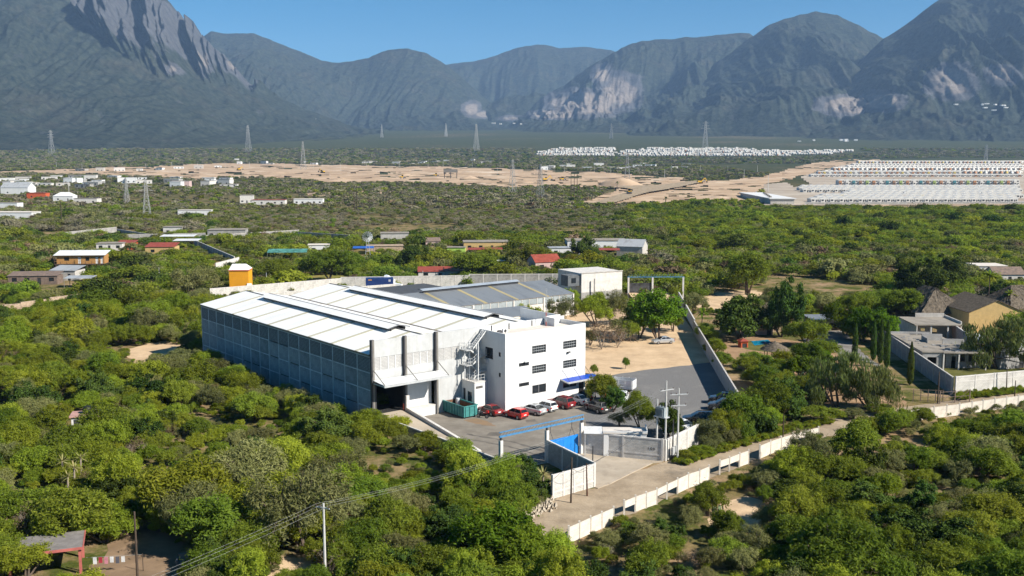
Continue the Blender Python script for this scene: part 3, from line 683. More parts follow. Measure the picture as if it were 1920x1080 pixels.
# side wall: concrete frame with block panels
cols = [T0 + 0.2 + k * 3.64 for k in range(18)]; cols[-1] = T1 - 0.15
tiers = [(0.0, 2.55), (2.55, 5.05), (5.05, 7.55), (7.55, 9.85)]
pm = {}
for k in range(17):
    for j, (a, b) in enumerate(tiers):
        key = j == 3
        y0, y1 = cols[k] + 0.10, cols[k + 1] - 0.10
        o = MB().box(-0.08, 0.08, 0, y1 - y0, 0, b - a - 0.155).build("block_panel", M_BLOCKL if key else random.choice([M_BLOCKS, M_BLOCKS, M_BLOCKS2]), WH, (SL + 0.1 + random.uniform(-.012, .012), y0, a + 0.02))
for k, y in enumerate(cols): boxobj("column", M_FRAMES, WH, SL - 0.03, SL + 0.22, y - 0.10, y + 0.10, 0, 9.9)
for j, (a, b) in enumerate(tiers):
    for k in range(17):
      if j == 3 or random.random() < .72: boxobj("tie_beam", M_FRAMES, WH, SL - 0.02, SL + 0.2, cols[k] + 0.101, cols[k + 1] - 0.101, b - 0.13, b + 0.019 if j < 3 else b + 0.05)
boxobj("eaves_gutter", mat("dusty_gutter_steel", (0.22, 0.20, 0.16), 0.6), WH, SL - 0.22, SL - 0.02, T0 + 0.3, T1, 9.92, 10.16)
# back and right walls
mb = MB(); mb.box(SL + 0.2, SR, T1 - 0.25, T1 - 0.05, 0, 10.1); mb.box(SR - 0.25, SR, 9.0, T1 - 0.3, 0, 10.1)
for rs in (-10.0, 8.0): mb.add([(rs - 9, T1 - 0.25, 10.1), (rs + 9, T1 - 0.25, 10.1), (rs, T1 - 0.25, ZR - 0.08), (rs - 9, T1 - 0.05, 10.1), (rs + 9, T1 - 0.05, 10.1), (rs, T1 - 0.05, ZR - 0.08)], [(0, 1, 2), (5, 4, 3), (0, 2, 5, 3), (1, 4, 5, 2)])
mb.build("back_wall", M_GREYR, WH)
# roof: sheets between the translucent strips
strips = [10.08 + k * 7.17 for k in range(8)]
def roof_slope(s_lo, s_hi, z_lo, z_hi, names=("roof_sheet", "skylight_strip")):
    edges = [T0 + 0.35]
    for c in strips: edges += [c - 0.42, c + 0.42]
    edges.append(T1 + 0.15)
    for i in range(len(edges) - 1):
        a, b = edges[i], edges[i + 1]; sk = i % 2 == 1
        dz = 0.02 if sk else 0.0
        if not sk:   # each run of sheeting lies a hair different
            dz += random.uniform(-0.012, 0.012)
        MB().slab([(s_lo, a, z_lo + dz), (s_hi, a, z_hi + dz), (s_hi, b, z_hi + dz), (s_lo, b, z_lo + dz)], 0.05).build(names[1] if sk else names[0], M_SKYL if sk else M_ROOFW, WH)
roof_slope(SL - 0.15, -10.0, ZE, ZR); roof_slope(-1.02, -10.0, ZE, ZR); roof_slope(-1.0, 8.0, ZE, ZR); roof_slope(SR + 0.2, 8.0, ZE - .05, ZR)
boxobj("valley_gutter", mat("dark_gutter", (0.16, 0.13, 0.11), 0.7), WH, -1.2, -0.82, T0 + .3, T1, ZE - 0.1, ZE + 0.1)
M_SEAM = mat("dark_flashing", (0.10, 0.10, 0.105), 0.6)
for rs in (-10.0, 8.0):
    # ridge flashing and the raised ventilating monitor
    boxobj("ridge_flashing", M_SEAM, WH, rs - 0.10, rs + 0.10, T0 + .3, T1 + .1, ZR - .04, ZR + 0.09)
    a, b = 13.2, 58.0; ez, rz_ = 12.16, 12.55
    m = MB()
    m.slab([(rs - 1.85, a, ez), (rs + 0.0, a, rz_), (rs + 0.0, b, rz_), (rs - 1.85, b, ez)], 0.05)
    m.slab([(rs + 0.0, a, rz_), (rs + 1.85, a, ez), (rs + 1.85, b, ez), (rs + 0.0, b, rz_)], 0.05)
    mo = m.build("roof_monitor", M_ROOFW, WH)
    m = MB(); m.box(rs - 1.25, rs - 1.2, a + .2, b - .2, 11.6, ez); m.box(rs + 1.2, rs + 1.25, a + .2, b - .2, 11.6, ez)
    m.build("monitor_dark_fill", M_DARKSTEEL, mo)  # dark sheets in the open gap; its shade is put into the colour
    m = MB(); m.box(rs - 0.04, rs + 0.04, a - .1, b + .1, rz_ + .005, rz_ + 0.05)
    for e in (-1, 1): m.beam((rs, a - .05, rz_), (rs + e * 1.9, a - .05, ez - .02), 0.06, 0.14)
    m.build("monitor_trim", M_SEAM, mo)
# facade
posts = [-19.0, -13.6, -8.2]
for s in posts:
    m = MB(); m.box(s - 0.25, s - 0.05, T0 - 0.42, T0 + 0.05, 0, 12.3); m.box(s - 0.05, s + 0.27, T0 - 0.36, T0 + 0.02, 0, 12.3, 1)  # dark strip on the left stands in for the post's shadow
    m.build("facade_post", [M_DARKSTEEL, M_STEELB], WH)
def fpanel(name, a, b, z0, z1, m, t=T0, th=0.2): return boxobj(name, m, WH, a, b, t, t + th, z0, z1)
for a, b in ((-18.74, -13.86), (-13.32, -8.46)):
    fpanel("render_panel", a, b, 9.66, 12.12, M_GREYR); fpanel("render_panel", a, b, 6.5, 7.84, M_GREYR)
    n = 4; w = (b - a) / n
    for k in range(n): fpanel("lattice_panel", a + k * w + 0.04, a + (k + 1) * w - 0.04, 7.86, 9.64, M_LATT, T0 + 0.05, 0.12)
    for k in range(n - 1): fpanel("mullion", a + (k + 1) * w - 0.06, a + (k + 1) * w + 0.06, 7.85, 9.65, M_WHITE, T0 - .01, 0.15)
fpanel("render_panel", -7.92, -0.02, 9.66, 12.12, M_GREYR); fpanel("render_panel", -7.92, -0.02, 0, 7.84, M_GREYR); fpanel("render_panel", -3.9, -0.02, 7.841, 9.659, M_GREYR)
for k in range(3):
    fpanel("lattice_panel", -7.9 + k * 1.33, -6.62 + k * 1.33, 7.86, 9.64, M_LATT, T0 + .05, .12)
    fpanel("mullion", -6.62 + k * 1.33, -6.57 + k * 1.33, 7.85, 9.65, M_WHITE, T0 - .01, .15)
fpanel("render_panel", 0.0, 17.0, 10.9, 12.14, M_WHITE, T0 + .02)
for s in (2.2, 5.6, 10.2, 13.3): boxobj("parapet_post", M_SEAM, WH, s - 0.07, s + 0.07, T0 - 0.10, T0 + .015, 11.1, 12.1)
fpanel("render_panel", -18.74, -13.86, 6.15, 6.498, M_GREYR)
# loading bays
fpanel("dock_wall", -13.32, -8.46, 1.5, 6.45, M_WHITE, T0 + .75, .2)
boxobj("dock_platform", M_CONCL, WH, -13.3, -8.45, T0 - 0.35, T0 + 0.74, 1.3, 1.52)
boxobj("dock_base", M_WHITE, WH, -13.3, -8.25, T0 - 0.3, T0 + 0.7, 0, 1.298)
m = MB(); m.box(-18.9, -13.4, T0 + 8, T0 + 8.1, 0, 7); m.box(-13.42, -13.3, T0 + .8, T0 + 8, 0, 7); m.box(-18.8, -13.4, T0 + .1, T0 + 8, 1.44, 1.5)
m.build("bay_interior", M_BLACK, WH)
boxobj("bay_jamb", M_DARKSTEEL, WH, -18.72, -18.45, T0 - .3, T0 + .4, 1.5, 6.2)
boxobj("bay_bollard", mat("rust_red_post", (0.25, 0.05, 0.03), 0.7), WH, -14.15, -13.95, T0 - .5, T0 - .3, 1.5, 2.5)
# canopy over the bays
m = MB(); m.slab([(-19.0, 2.85, 6.3), (-7.75, 2.85, 6.3), (-7.75, T0 - .43, 6.56), (-19.0, T0 - .43, 6.56)], 0.08)
cn = m.build("canopy", mat("pale_canopy_sheet", (0.66, 0.665, 0.66), 0.55, var=0.05), WH)
m = MB(); m.box(-19.05, -7.7, 2.72, 2.84, 6.02, 6.34); m.box(-19.05, -18.98, 2.85, T0 - .43, 6.05, 6.2); m.box(-7.74, -7.68, 2.85, T0 - .43, 6.05, 6.3)
m.build("canopy_fascia", M_STEELL, cn)
for s in (-18.95, -13.55, -8.15): MB().beam((s, T0 - .4, 8.0), (s + 0.1, 2.95, 6.32), 0.09, 0.09).build("tie_rod", M_STEELB, cn)
# ramp up to the open bay with its kerb wall
m = MB(); m.add([(-18.6, -13, 0.05), (-15.5, -13, 0.05), (-13.9, T0, 1.5), (-18.6, T0, 1.5), (-18.6, -13, 0), (-15.5, -13, 0), (-13.9, T0, 0), (-18.6, T0, 0)], [(0, 1, 2, 3), (0, 4, 5, 1), (1, 5, 6, 2), (2, 6, 7, 3), (3, 7, 4, 0)])
m.build("ramp", M_APRON, WH)
m = MB(); m.hexa([(-13.9, T0 - .5, 0), (-13.45, T0 - .5, 0), (-14.9, -14, 0), (-15.3, -14, 0)], [(-13.9, T0 - .5, 2.0), (-13.45, T0 - .5, 2.0), (-14.9, -14, .35), (-15.3, -14, .35)])
m.box(-13.9, -13.4, T0 - .95, T0 - .5, 0, 3.7)
m.build("ramp_kerb", M_CONCL, WH)

# ------------------------------------------------------------------ the white office block
OF = thing("office_building", "three storey white office block with a blue awning", "office", C0, TH)
LW, LH = 2.74, 1.2
bigs = [(5.13, 8.26), (11.34, 8.26), (5.15, 5.22), (11.36, 5.22), (5.18, 2.1), (11.4, 2.1)]
smalls = [(2.58, 6.62), (2.6, 3.55)]
holes = [(a, a + LW, z, z + LH + (0.1 if z < 3 else 0)) for a, z in bigs] + [(a, a + 1.95, z, z + 0.55) for a, z in smalls] + [(14.65, 15.75, 0.0, 2.55)]
m = wall_holes(MB(), 'x', 0, 0.22, 0, 16, 0, 11.87, holes)
m.build("front_wall", M_WHITE, OF)
sh = [(3.0, 4.9, 7.6, 9.3), (1.1, 1.6, 8.3, 8.95), (1.1, 1.6, 5.2, 5.85)]
m = wall_holes(MB(), 'y', 0, 0.22, 0.221, 6.19, 0, 11.86, sh); m.build("side_wall", M_WHITE, OF)
m = MB(); m.box(15.78, 16.0, 0.221, 6.19, 0, 11.86); m.box(14.6, 15.779, 5.9, 6.19, 11.25, 12.5); m.box(15.78, 16.0, 6.191, 16, 0, 12.4); m.build("side_wall", M_WHITE, OF)
boxobj("roof_slab", M_CREAM, OF, 0.221, 15.779, 0.221, 6.19, 10.9, 11.2)
m = MB(); m.box(12.6, 12.75, 3.5, 6.0, 11.2, 12.5); m.box(12.75, 15.77, 5.75, 5.9, 11.2, 12.55); m.build("stair_head", M_WHITE, OF)
boxobj("dark_backing", M_BLACK, OF, 0.3, 15.7, 5.0, 5.2, 0.1, 10.8)  # upright backing sheet; the shade of the rooms is painted into it
M_FRAME = mat("dark_window_frame", (0.06, 0.055, 0.055), 0.5)
M_BAR = mat("window_glazing_bar", (0.34, 0.35, 0.36), 0.5)
for (a, z) in bigs:
    h = LH + (0.1 if z < 3 else 0)
    g_ = boxobj("window", M_GLASS, OF, a, a + LW, 0.12, 0.14, z, z + h)
    f = MB(); f.box(a, a + .08, .04, .12, z, z + h); f.box(a + LW - .08, a + LW, .04, .12, z, z + h); f.box(a + .08, a + LW - .08, .04, .12, z, z + .08); f.box(a + .08, a + LW - .08, .04, .12, z + h - .08, z + h)
    f.build("frame", M_FRAME, g_)
    b = MB()
    if z > 3:
        for k in range(1, 6): b.box(a + LW * k / 6 - .02, a + LW * k / 6 + .02, .09, .118, z + .08, z + h - .08)
        for k in range(1, 3): b.box(a + .08, a + LW - .08, .075, .119, z + h * k / 3 - .035, z + h * k / 3 + .035)
    else:
        b.box(a + LW / 2 - .03, a + LW / 2 + .03, .09, .118, z + .08, z + h - .08)
    b.build("glazing_bars", M_BAR, g_)
for (a, z) in smalls:
    g_ = boxobj("window", M_GLASS, OF, a, a + 1.95, 0.12, 0.14, z, z + .55)
    f = MB(); f.box(a, a + 1.95, .05, .12, z, z + .07); f.box(a, a + 1.95, .05, .12, z + .48, z + .55)
    for k in range(7): f.box(a + 1.95 * k / 6 - .03, a + 1.95 * k / 6 + .03, .06, .119, z + .07, z + .48)
    f.build("frame", M_FRAME, g_)
for (y0, y1, z0, z1) in sh:
    g_ = boxobj("window", M_GLASS, OF, 0.12, 0.14, y0, y1, z0, z1)
    f = MB(); f.box(.05, .12, y0, y0 + .07, z0, z1); f.box(.05, .12, y1 - .07, y1, z0, z1); f.box(.05, .12, y0 + .07, y1 - .07, z0, z0 + .07); f.box(.05, .12, y0 + .07, y1 - .07, z1 - .07, z1)
    if y1 - y0 > 1: f.box(.06, .12, (y0 + y1) / 2 - .03, (y0 + y1) / 2 + .03, z0 + .07, z1 - .07)
    f.build("frame", M_FRAME, g_)
boxobj("door", mat("near_black_door", (0.02, 0.02, 0.022), 0.35), OF, 14.65, 15.75, 0.13, 0.18, 0.02, 2.55)
aw = MB().slab([(10.9, -1.75, 3.35), (17.5, -1.75, 3.35), (17.5, -0.03, 3.62), (10.9, -0.03, 3.62)], 0.05).build("awning", M_NAVY, OF)
m = MB(); m.box(10.85, 17.55, -1.86, -1.76, 3.16, 3.42); m.beam((10.86, -1.76, 3.28), (10.86, -0.03, 3.55), .08, .2); m.beam((17.54, -1.76, 3.28), (17.54, -.03, 3.55), .08, .2); m.build("awning_edge", M_STEELL, aw)
for s in (11.2, 13.6, 16.0): MB().beam((s, -.02, 4.95), (s + .1, -1.7, 3.4), .05, .05).build("tie_rod", M_DARKSTEEL, aw)
m = MB(); m.box(16.0, 17.5, 2.0, 2.15, 0, 3.3); m.build("porch_wall", M_GREYR, OF)
# wall-mounted odds and ends
m = MB(); m.box(12.05, 12.35, -.28, 0, 7.55, 7.75); m.box(12.35, 12.6, -.34, -.12, 7.62, 7.8); m.build("flood_lamp", M_DARKSTEEL, OF)
m = MB(); m.box(3.55, 3.95, -.3, 0, 7.2, 7.36); m.build("flood_lamp", M_STEELL, OF)
ac = boxobj("condenser_unit", M_WHITE, OF, 2.75, 3.55, 4.0, 4.4, 11.2, 11.75)
m = MB(); m.tube((3.15, 3.96, 11.47), (3.15, 4.01, 11.47), .24, n=12); m.build("fan_grille", M_DARKSTEEL, ac)
m = MB(); m.tube((1.95, 4.3, 11.42), (2.5, 4.3, 11.42), .24, n=10); m.build("roof_vent", M_DARKSTEEL, OF)
boxobj("condenser_unit", M_STEELL, OF, -0.42, -0.02, 4.05, 4.9, 6.95, 7.5)
# slim lattice mast on the roof
mast = thing("radio_mast", "thin red and white lattice mast on the office roof", "mast", W(11.8, 4.6, 11.2), TH)
for k in range(8):
    z0 = k * .75; m = MB()
    for a in range(3):
        x, y = .12 * math.cos(a * 2.094), .12 * math.sin(a * 2.094); x2, y2 = .12 * math.cos((a + 1) * 2.094), .12 * math.sin((a + 1) * 2.094)
        m.tube((x, y, z0), (x, y, z0 + .75), .02, n=4); m.tube((x, y, z0), (x2, y2, z0 + .75), .013, n=4)
    m.build("mast_section", mat("mast_red", (.5, .09, .05), .5) if k in (0, 2) else M_STEELL, mast)

# ------------------------------------------------------------------ plant room and steel stair in the corner
AN = thing("plant_room", "small white plant room below the steel stair", "outbuilding", C0, TH)
m = wall_holes(MB(), 'x', 2.9, 3.05, -3.5, -1.6, 0, 4.45, [(-3.3, -2.0, 3.55, 3.95)]); m.build("front_wall", M_WHITE, AN)
m = wall_holes(MB(), 'y', -3.5, -3.35, 3.051, 6.18, 0, 4.45, [(5.2, 5.8, 0.1, 3.3), (3.6, 4.7, 1.4, 3.0)]); m.build("side_wall", M_WHITE, AN)
boxobj("side_wall", M_WHITE, AN, -1.75, -1.6, 3.051, 6.18, 0, 4.45)
boxobj("annex", M_WHITE, AN, -1.598, -0.02, 4.4, 6.18, 0, 4.3)
boxobj("roof_slab", M_CONCL, AN, -3.56, -1.55, 2.84, 6.19, 4.452, 4.6)
boxobj("door", M_DARKSTEEL, AN, -3.42, -3.4, 5.2, 5.8, 0.1, 3.3); boxobj("window", M_GLASS, AN, -3.42, -3.4, 3.6, 4.7, 1.4, 3.0)
m = MB()
for k in range(5): m.box(-3.3, -2.0, 2.95, 2.99, 3.57 + k * .08, 3.61 + k * .08)
m.build("vent_louvre", M_STEELB, AN)
tk = MB().lathe([(.0, 0), (.48, 0), (.5, .1), (.5, 1.7), (.42, 1.95), (.1, 2.05), (0, 2.05)], 14).build("gas_tank", M_WHITE, None, W(-4.45, 5.6, 0), 0, True)
tag(tk, "upright white tank beside the plant room door", "tank")
ST = thing("steel_stair", "galvanised zigzag stair climbing the corner of the office", "staircase", C0, TH)
M_GALV = mat("galvanised_steel", (0.60, 0.61, 0.61), 0.5, var=0.08, scale=3)
levels = [(4.62, 'L'), (6.9, 'L'), (9.2, 'L'), (11.6, 'R')]
for s, t in ((-3.75, 5.0), (-2.9, 5.0), (-1.6, 5.0), (-2.3, 3.6), (-1.0, 5.0)):
    boxobj("post", M_GALV, ST, s - .06, s + .06, t - .06, t + .06, 4.6, 10.4 if s < -1.2 else 9.4)
def rail(p, q, hh=1.0, n=3):
    m = MB(); p = Vector(p); q = Vector(q)
    for k in range(n + 1):
        c = p.lerp(q, k / n); m.tube(c, c + Vector((0, 0, hh)), .025, n=5)
    for z in (.5, hh): m.tube(p + Vector((0, 0, z)), q + Vector((0, 0, z)), .025, n=5)
    m.build("handrail", M_GALV, ST)
for z in (6.9, 9.2): 
    boxobj("landing", M_STEELL, ST, -3.85, -2.75, 4.4, 6.15, z - .1, z)
    rail((-3.85, 4.4, z), (-3.85, 6.1, z)); rail((-3.85, 4.4, z), (-2.75, 4.4, z))
for z in (5.75, 8.05):
    boxobj("landing", M_STEELL, ST, -1.2, -0.1, 4.4, 6.15, z - .1, z)
    rail((-.15, 4.4, z), (-1.2, 4.4, z))
def flight(p, q, w, n=7):
    p = Vector(p); q = Vector(q); d = q - p
    m = MB()
    for k in range(n):
        c = p + d * ((k + .5) / n); m.box(c.x - .14, c.x + .14, c.y - w / 2, c.y + w / 2, c.z - .02, c.z + .03)
    m.build("treads", M_STEELL, ST)
    for e in (-1, 1):
        o = Vector((0, e * w / 2, 0)); MB().beam(p + o, q + o, .04, .2).build("stringer", M_GALV, ST)
    rail(p + Vector((0, -w / 2, 0)), q + Vector((0, -w / 2, 0)), .95, 4)
flight((-2.75, 4.8, 4.62), (-1.2, 4.8, 5.75), .75); flight((-1.2, 5.7, 5.75), (-2.75, 5.7, 6.9), .75)
flight((-2.75, 4.8, 6.9), (-1.2, 4.8, 8.05), .75); flight((-1.2, 5.7, 8.05), (-2.75, 5.7, 9.2), .75); flight((-2.75, 4.8, 9.2), (-0.05, 5.0, 11.75), .75, 10)
rail((-3.5, 3.0, 4.6), (-1.6, 3.0, 4.6)); rail((-3.5, 3.0, 4.6), (-3.5, 4.8, 4.6))

# ------------------------------------------------------------------ the grey workshop behind
GB = thing("grey_workshop", "grey roofed workshop with a high glazed strip behind the office", "workshop", C0, TH)
e0, e1, er = 5.2, 5.2, 7.3; a0, a1 = 20.0, 70.4; f0, fr, f1 = 63.2, 74.5, 86.0
sk = [26 + 9.0 * k for k in range(5)]
def gslope(t0, z0, t1, z1):
    ed = [a0]
    for c in sk: ed += [c - .45, c + .45]
    ed.append(a1)
    for i in range(len(ed) - 1):
        dz = .02 if i % 2 else 0
        MB().slab([(ed[i], t0, z0 + dz), (ed[i + 1], t0, z0 + dz), (ed[i + 1], t1, z1 + dz), (ed[i], t1, z1 + dz)], .06).build("skylight_strip" if i % 2 else "roof_sheet", M_SKYG if i % 2 else M_ROOFG, GB)
gslope(f0 - .2, e0 + .02, fr, er); gslope(f1, e1, fr, er)
m = MB(); m.slab([(34, fr - 1.2, er + .45), (62, fr - 1.2, er + .45), (62, fr, er + .75), (34, fr, er + .75)], .05); m.slab([(34, fr, er + .75), (62, fr, er + .75), (62, fr + 1.2, er + .45), (34, fr + 1.2, er + .45)], .05)
gm = m.build("roof_monitor", sheet_mat("pale_blue_grey_sheet", (0.33, 0.37, 0.42), 'x', .5), GB)
m = MB(); m.box(34.2, 61.8, fr - .9, fr - .85, er - .1, er + .5); m.build("monitor_dark_fill", M_DARKSTEEL, gm)
boxobj("front_wall", M_CONCL, GB, 20, a1, f0, f0 + .2, 0, 3.55)
for k in range(16):
    s = 34 + k * 2.27
    boxobj("window_pane", mat("pale_glazed_strip", (0.33, 0.37, 0.385), 0.35, var=.1, scale=.4), GB, s + .07, s + 2.2, f0 + .05, f0 + .1, 3.65, 4.95)
    boxobj("mullion", M_CONCL, GB, s - .07, s + .07, f0 - .04, f0 + .14, 3.551, 5.0)
boxobj("eaves_beam", M_CONCL, GB, 20, a1 + .1, f0 - .05, f0 + .2, 5.0, 5.18); 
for s in (40.5, 52, 61, 70.2): boxobj("column", M_CONCL, GB, s - .16, s + .16, f0 - .18, f0 - .06, 0, 4.99)
m = MB(); m.add([(a1 - .25, f0, 0), (a1 - .25, f1, 0), (a1 - .25, f1, e1), (a1 - .25, fr, er - .1), (a1 - .25, f0, e0 - .03)], [(0, 1, 2, 3, 4)]); m.add([(20, f1 - .2, 0), (a1, f1 - .2, 0), (a1, f1 - .2, 5.1), (20, f1 - .2, 5.1)], [(0, 1, 2, 3)])
m.build("gable_wall", M_CONCL, GB)
lt = thing("lean_to_roof", "dark corrugated lean-to roof between warehouse and workshop", "lean-to", C0, TH)
MB().slab([(34, 50, 4.2), (49, 48, 4.2), (49, 56, 5.0), (34, 58, 5.0)], .06).build("roof_sheet", M_ROOFG, lt)
for s, t in ((48.5, 48.5), (35, 50.3), (48.5, 55.5)): boxobj("post", M_STEELB, lt, s - .08, s + .08, t - .08, t + .08, 0, 4.1)
# dark flat shed roof behind the warehouse
fb = thing("flat_roofed_store", "low dark grey flat roofed store behind the warehouse ridge", "store", C0, TH)
boxobj("roof_slab", mat("dark_roofing_felt", (0.075, 0.08, 0.088), 0.8, var=.1), fb, 22, 56, 88, 106, 4.2, 4.45)
boxobj("wall", M_CONC, fb, 22.3, 55.7, 88.3, 105.7, 0, 4.198)

# ------------------------------------------------------------------ masonry boundary walls
def wall_run(name, label, P, Q, h, cat="wall", pm=M_BLOCKG, cm=M_CONCL, bay=3.2, th=0.18, band=None, cap=True, group=None, step=None, zb=0.0):
    P = Vector(P); Q = Vector(Q); d = Q - P; Ln = d.length; rz = math.atan2(d.y, d.x)
    rt = thing(name, label, cat, (P.x, P.y, zb), rz, group)
    n = max(1, round(Ln / bay)); w = Ln / n
    pmesh = None
    hs = h
    p_me = MB().box(0.13, w - 0.13, -th / 2, th / 2, 0, h - .16).mesh("panel", pm)
    c_me = MB().box(-0.13, 0.13, -th / 2 - .05, th / 2 + .05, 0, h + .04).mesh("post", cm)
    k_me = MB().box(0.131, w - 0.131, -th / 2 - .03, th / 2 + .03, h - .16, h).mesh("coping", cm)
    b_me = MB().box(0.131, w - 0.131, -th / 2 - .025, th / 2 + .025, band - .09, band + .09).mesh("tie_beam", cm) if band else None
    for k in range(n):
        dz = (step(k / n) if step else 0)
        link("panel", p_me, rt, (k * w, 0, dz)); link("coping", k_me, rt, (k * w, 0, dz))
        if b_me: link("tie_beam", b_me, rt, (k * w, 0, dz))
    for k in range(n + 1): link("post", c_me, rt, (k * w, 0, step(k / n) if step else 0))
    return rt
gR = W(-5.06, -22.2); gM = W(-10.85, -22.2); gL = W(-18.1, -22.2)
FW = wall_run("front_wall", "grey block front wall numbered 100 right of the blue gate", W(-4.7, -22.5), corner + Vector((-.1, 0.1, 0)), 2.85, bay=5.4, band=0.75)
# the painted street number
cu = bpy.data.curves.new("house_number", 'FONT'); cu.body = "100"; cu.size = 0.52; cu.extrude = 0.004; cu.align_x = 'CENTER'; cu.space_character = 1.35
tmp = bpy.data.objects.new("tmp", cu); COL.objects.link(tmp)
dg = bpy.context.evaluated_depsgraph_get(); nm = bpy.data.meshes.new_from_object(tmp.evaluated_get(dg)); bpy.data.objects.remove(tmp)
nm.materials.clear(); nm.materials.append(mat("black_numerals", (0.03, 0.028, 0.025), 0.6))
Ln = (corner - W(-4.7, -22.5)).length
no = link("house_number", nm, FW, (Ln - 1.5, -0.105, 1.35)); no.rotation_euler = (math.pi / 2, 0, 0)
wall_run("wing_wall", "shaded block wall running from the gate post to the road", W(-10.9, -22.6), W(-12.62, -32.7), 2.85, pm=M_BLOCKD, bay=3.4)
wall_run("roadside_wall", "pale block wall facing the road left of the driveway", W(-12.8, -32.85), W(-19.2, -33.0), 2.75, bay=1.7, band=.75)
wall_run("roadside_wall", "pale block wall along the road right of the corner pole", corner + Vector((.3, .2, 0)), Vector((33.2, 142.2, 0)), 2.75, bay=3.0)
wall_run("yard_wall", "low block wall along the left edge of the concrete yard", W(-18.9, 5.6), W(-18.2, -21.9), 1.75, pm=M_BLOCKD, cm=M_CONCL, bay=3.9)
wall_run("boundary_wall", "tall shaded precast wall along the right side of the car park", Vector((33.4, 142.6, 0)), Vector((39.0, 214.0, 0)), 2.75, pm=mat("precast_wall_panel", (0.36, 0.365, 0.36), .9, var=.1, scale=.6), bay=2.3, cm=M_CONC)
wall_run("boundary_wall", "farther boundary wall beside the garden trees", Vector((39.6, 217.0, 0)), Vector((43.5, 262.0, 0)), 2.6, pm=M_BLOCKG, bay=3.6)
wall_run("back_wall", "long pale block wall behind the warehouses", at(395, 562), at(640, 541), 3.0, bay=4.0)
wall_run("back_wall", "straight block wall behind the grey workshop", at(640, 541), at(880, 537), 3.3, bay=4.0)
wall_run("back_wall", "block wall running to the tall rendered wall", at(880, 537), at(1088, 536), 3.6, bay=4.2, pm=M_BLOCKD)
wall_run("inner_wall", "second pale wall in front of the back wall", at(478, 572), at(740, 552), 2.9, bay=3.8)
tw = thing("rendered_wall_building", "tall blank whitewashed wall of a building behind the earth lot", "building", at(1090, 566), math.atan2((at(1166, 560) - at(1090, 566)).y, (at(1166, 560) - at(1090, 566)).x))
Lw = (at(1166, 560) - at(1090, 566)).length
boxobj("wall", M_CONCL, tw, 0, Lw, 0, 12, 2.4, 7.4); boxobj("plinth", M_BLOCKD, tw, -.05, Lw + .05, -.05, 12.05, 0, 2.398)
boxobj("coping", M_CONC, tw, -.15, Lw + .15, -.15, .2, 7.4, 7.6)
m = MB(); m.box(-3.8, -.06, .5, 4, 4.2, 7.0); cb = m.build("window_box", mat("slate_grey_render", (.13, .14, .15), .8), tw)
boxobj("window", M_GLASS, cb, -2.8, -1.4, .46, .49, 5.0, 6.3)
m = MB(); m.tube((3.4, -1, 0), (3.4, -1, 6.0), .22, n=8); m.build("flue_pipe", M_CONC, tw)

# ------------------------------------------------------------------ the front gate
GT = thing("sliding_gate", "blue sheet steel sliding gate hung from a lattice beam", "gate", W(-18.1, -22.2), TH)
gx = [0.0, 7.25, 13.04]
for i, x in enumerate(gx): 
    boxobj("gate_post", M_CONCL, GT, x - .2, x + .2, -.2, .2, 0, 4.05); boxobj("beam_bearing", M_DARKSTEEL, GT, x - .1, x + .1, -.1, .1, 4.051, 4.4)
bt = MB(); bt.box(-.25, 13.4, -.09, .09, 4.42, 4.62); 
bt = bt.build("lattice_beam", M_BLUET, GT)
m = MB(); m.box(-.25, 13.4, -.07, .07, 5.0, 5.1); m.build("top_chord", M_BLUET, bt)
nd = 27
for k in range(nd):
    x = -.2 + 13.5 * k / nd; MB().beam((x, 0, 4.62), (x + .38, 0, 5.0), .07, .07).build("diagonal", M_STEELB, bt)
for x in (7.95, 8.0): pass
n = 8; gw = (12.75 - 7.6) / n
for k in range(n): boxobj("gate_panel", M_BLUE, GT, 7.6 + k * gw + .012, 7.6 + (k + 1) * gw - .012, .22 + .01 * (k % 2), .27 + .01 * (k % 2), .05, 2.55)
m = MB(); m.box(7.58, 12.77, .28, .34, 1.2, 1.3); m.box(7.58, 12.77, .28, .34, 2.45, 2.56); m.box(7.58, 12.77, .28, .34, .03, .13); m.build("gate_frame", M_BLUE, GT)
for x in (8.0, 11.6):
    m = MB(); m.tube((x, .24, 4.42), (x, .24, 3.6), .035, n=5); m.tube((x, .24, 3.7), (x - .5, .24, 2.55), .03, n=5); m.tube((x, .24, 3.7), (x + .5, .24, 2.55), .03, n=5); m.build("hanger", M_DARKSTEEL, GT)
MB().tube((13.2, 0, 4.9), (14.4, 1.2, 3.0), .04, n=5).build("stay", M_DARKSTEEL, GT)
# guard house tucked behind the front wall
gh0 = at(1098, 812, 3.0); gh1 = at(1212, 812, 3.0)
gd = gh1 - gh0; gh = thing("guard_house", "low white guard house with cream flat roof behind the front wall", "guard house", (gh0.x, gh0.y, 0), math.atan2(gd.y, gd.x) - .05)
gl = gd.length
boxobj("wall", M_WHITE, gh, 2.3, gl, .1, 2.6, 0, 2.95); boxobj("roof_slab", M_CREAM, gh, 2.2, gl + .1, 0, 2.7, 2.951, 3.1)
m = MB(); m.box(2.2, gl + .1, 0, .12, 3.1, 3.28); m.box(gl, gl + .12, .12, 2.7, 3.1, 3.5); m.build("parapet", M_WHITE, gh)
MB().slab([(-.2, .0, 2.95), (2.15, .0, 2.95), (2.15, 2.6, 3.2), (-.2, 2.6, 3.2)], .05).build("porch_roof", sheet_mat("white_ribbed_porch", (.72, .72, .7), 'x', .25), gh)
for y in (.1, 2.5): boxobj("post", M_STEELL, gh, -.1, 0, y - .05, y + .05, 0, 2.85)

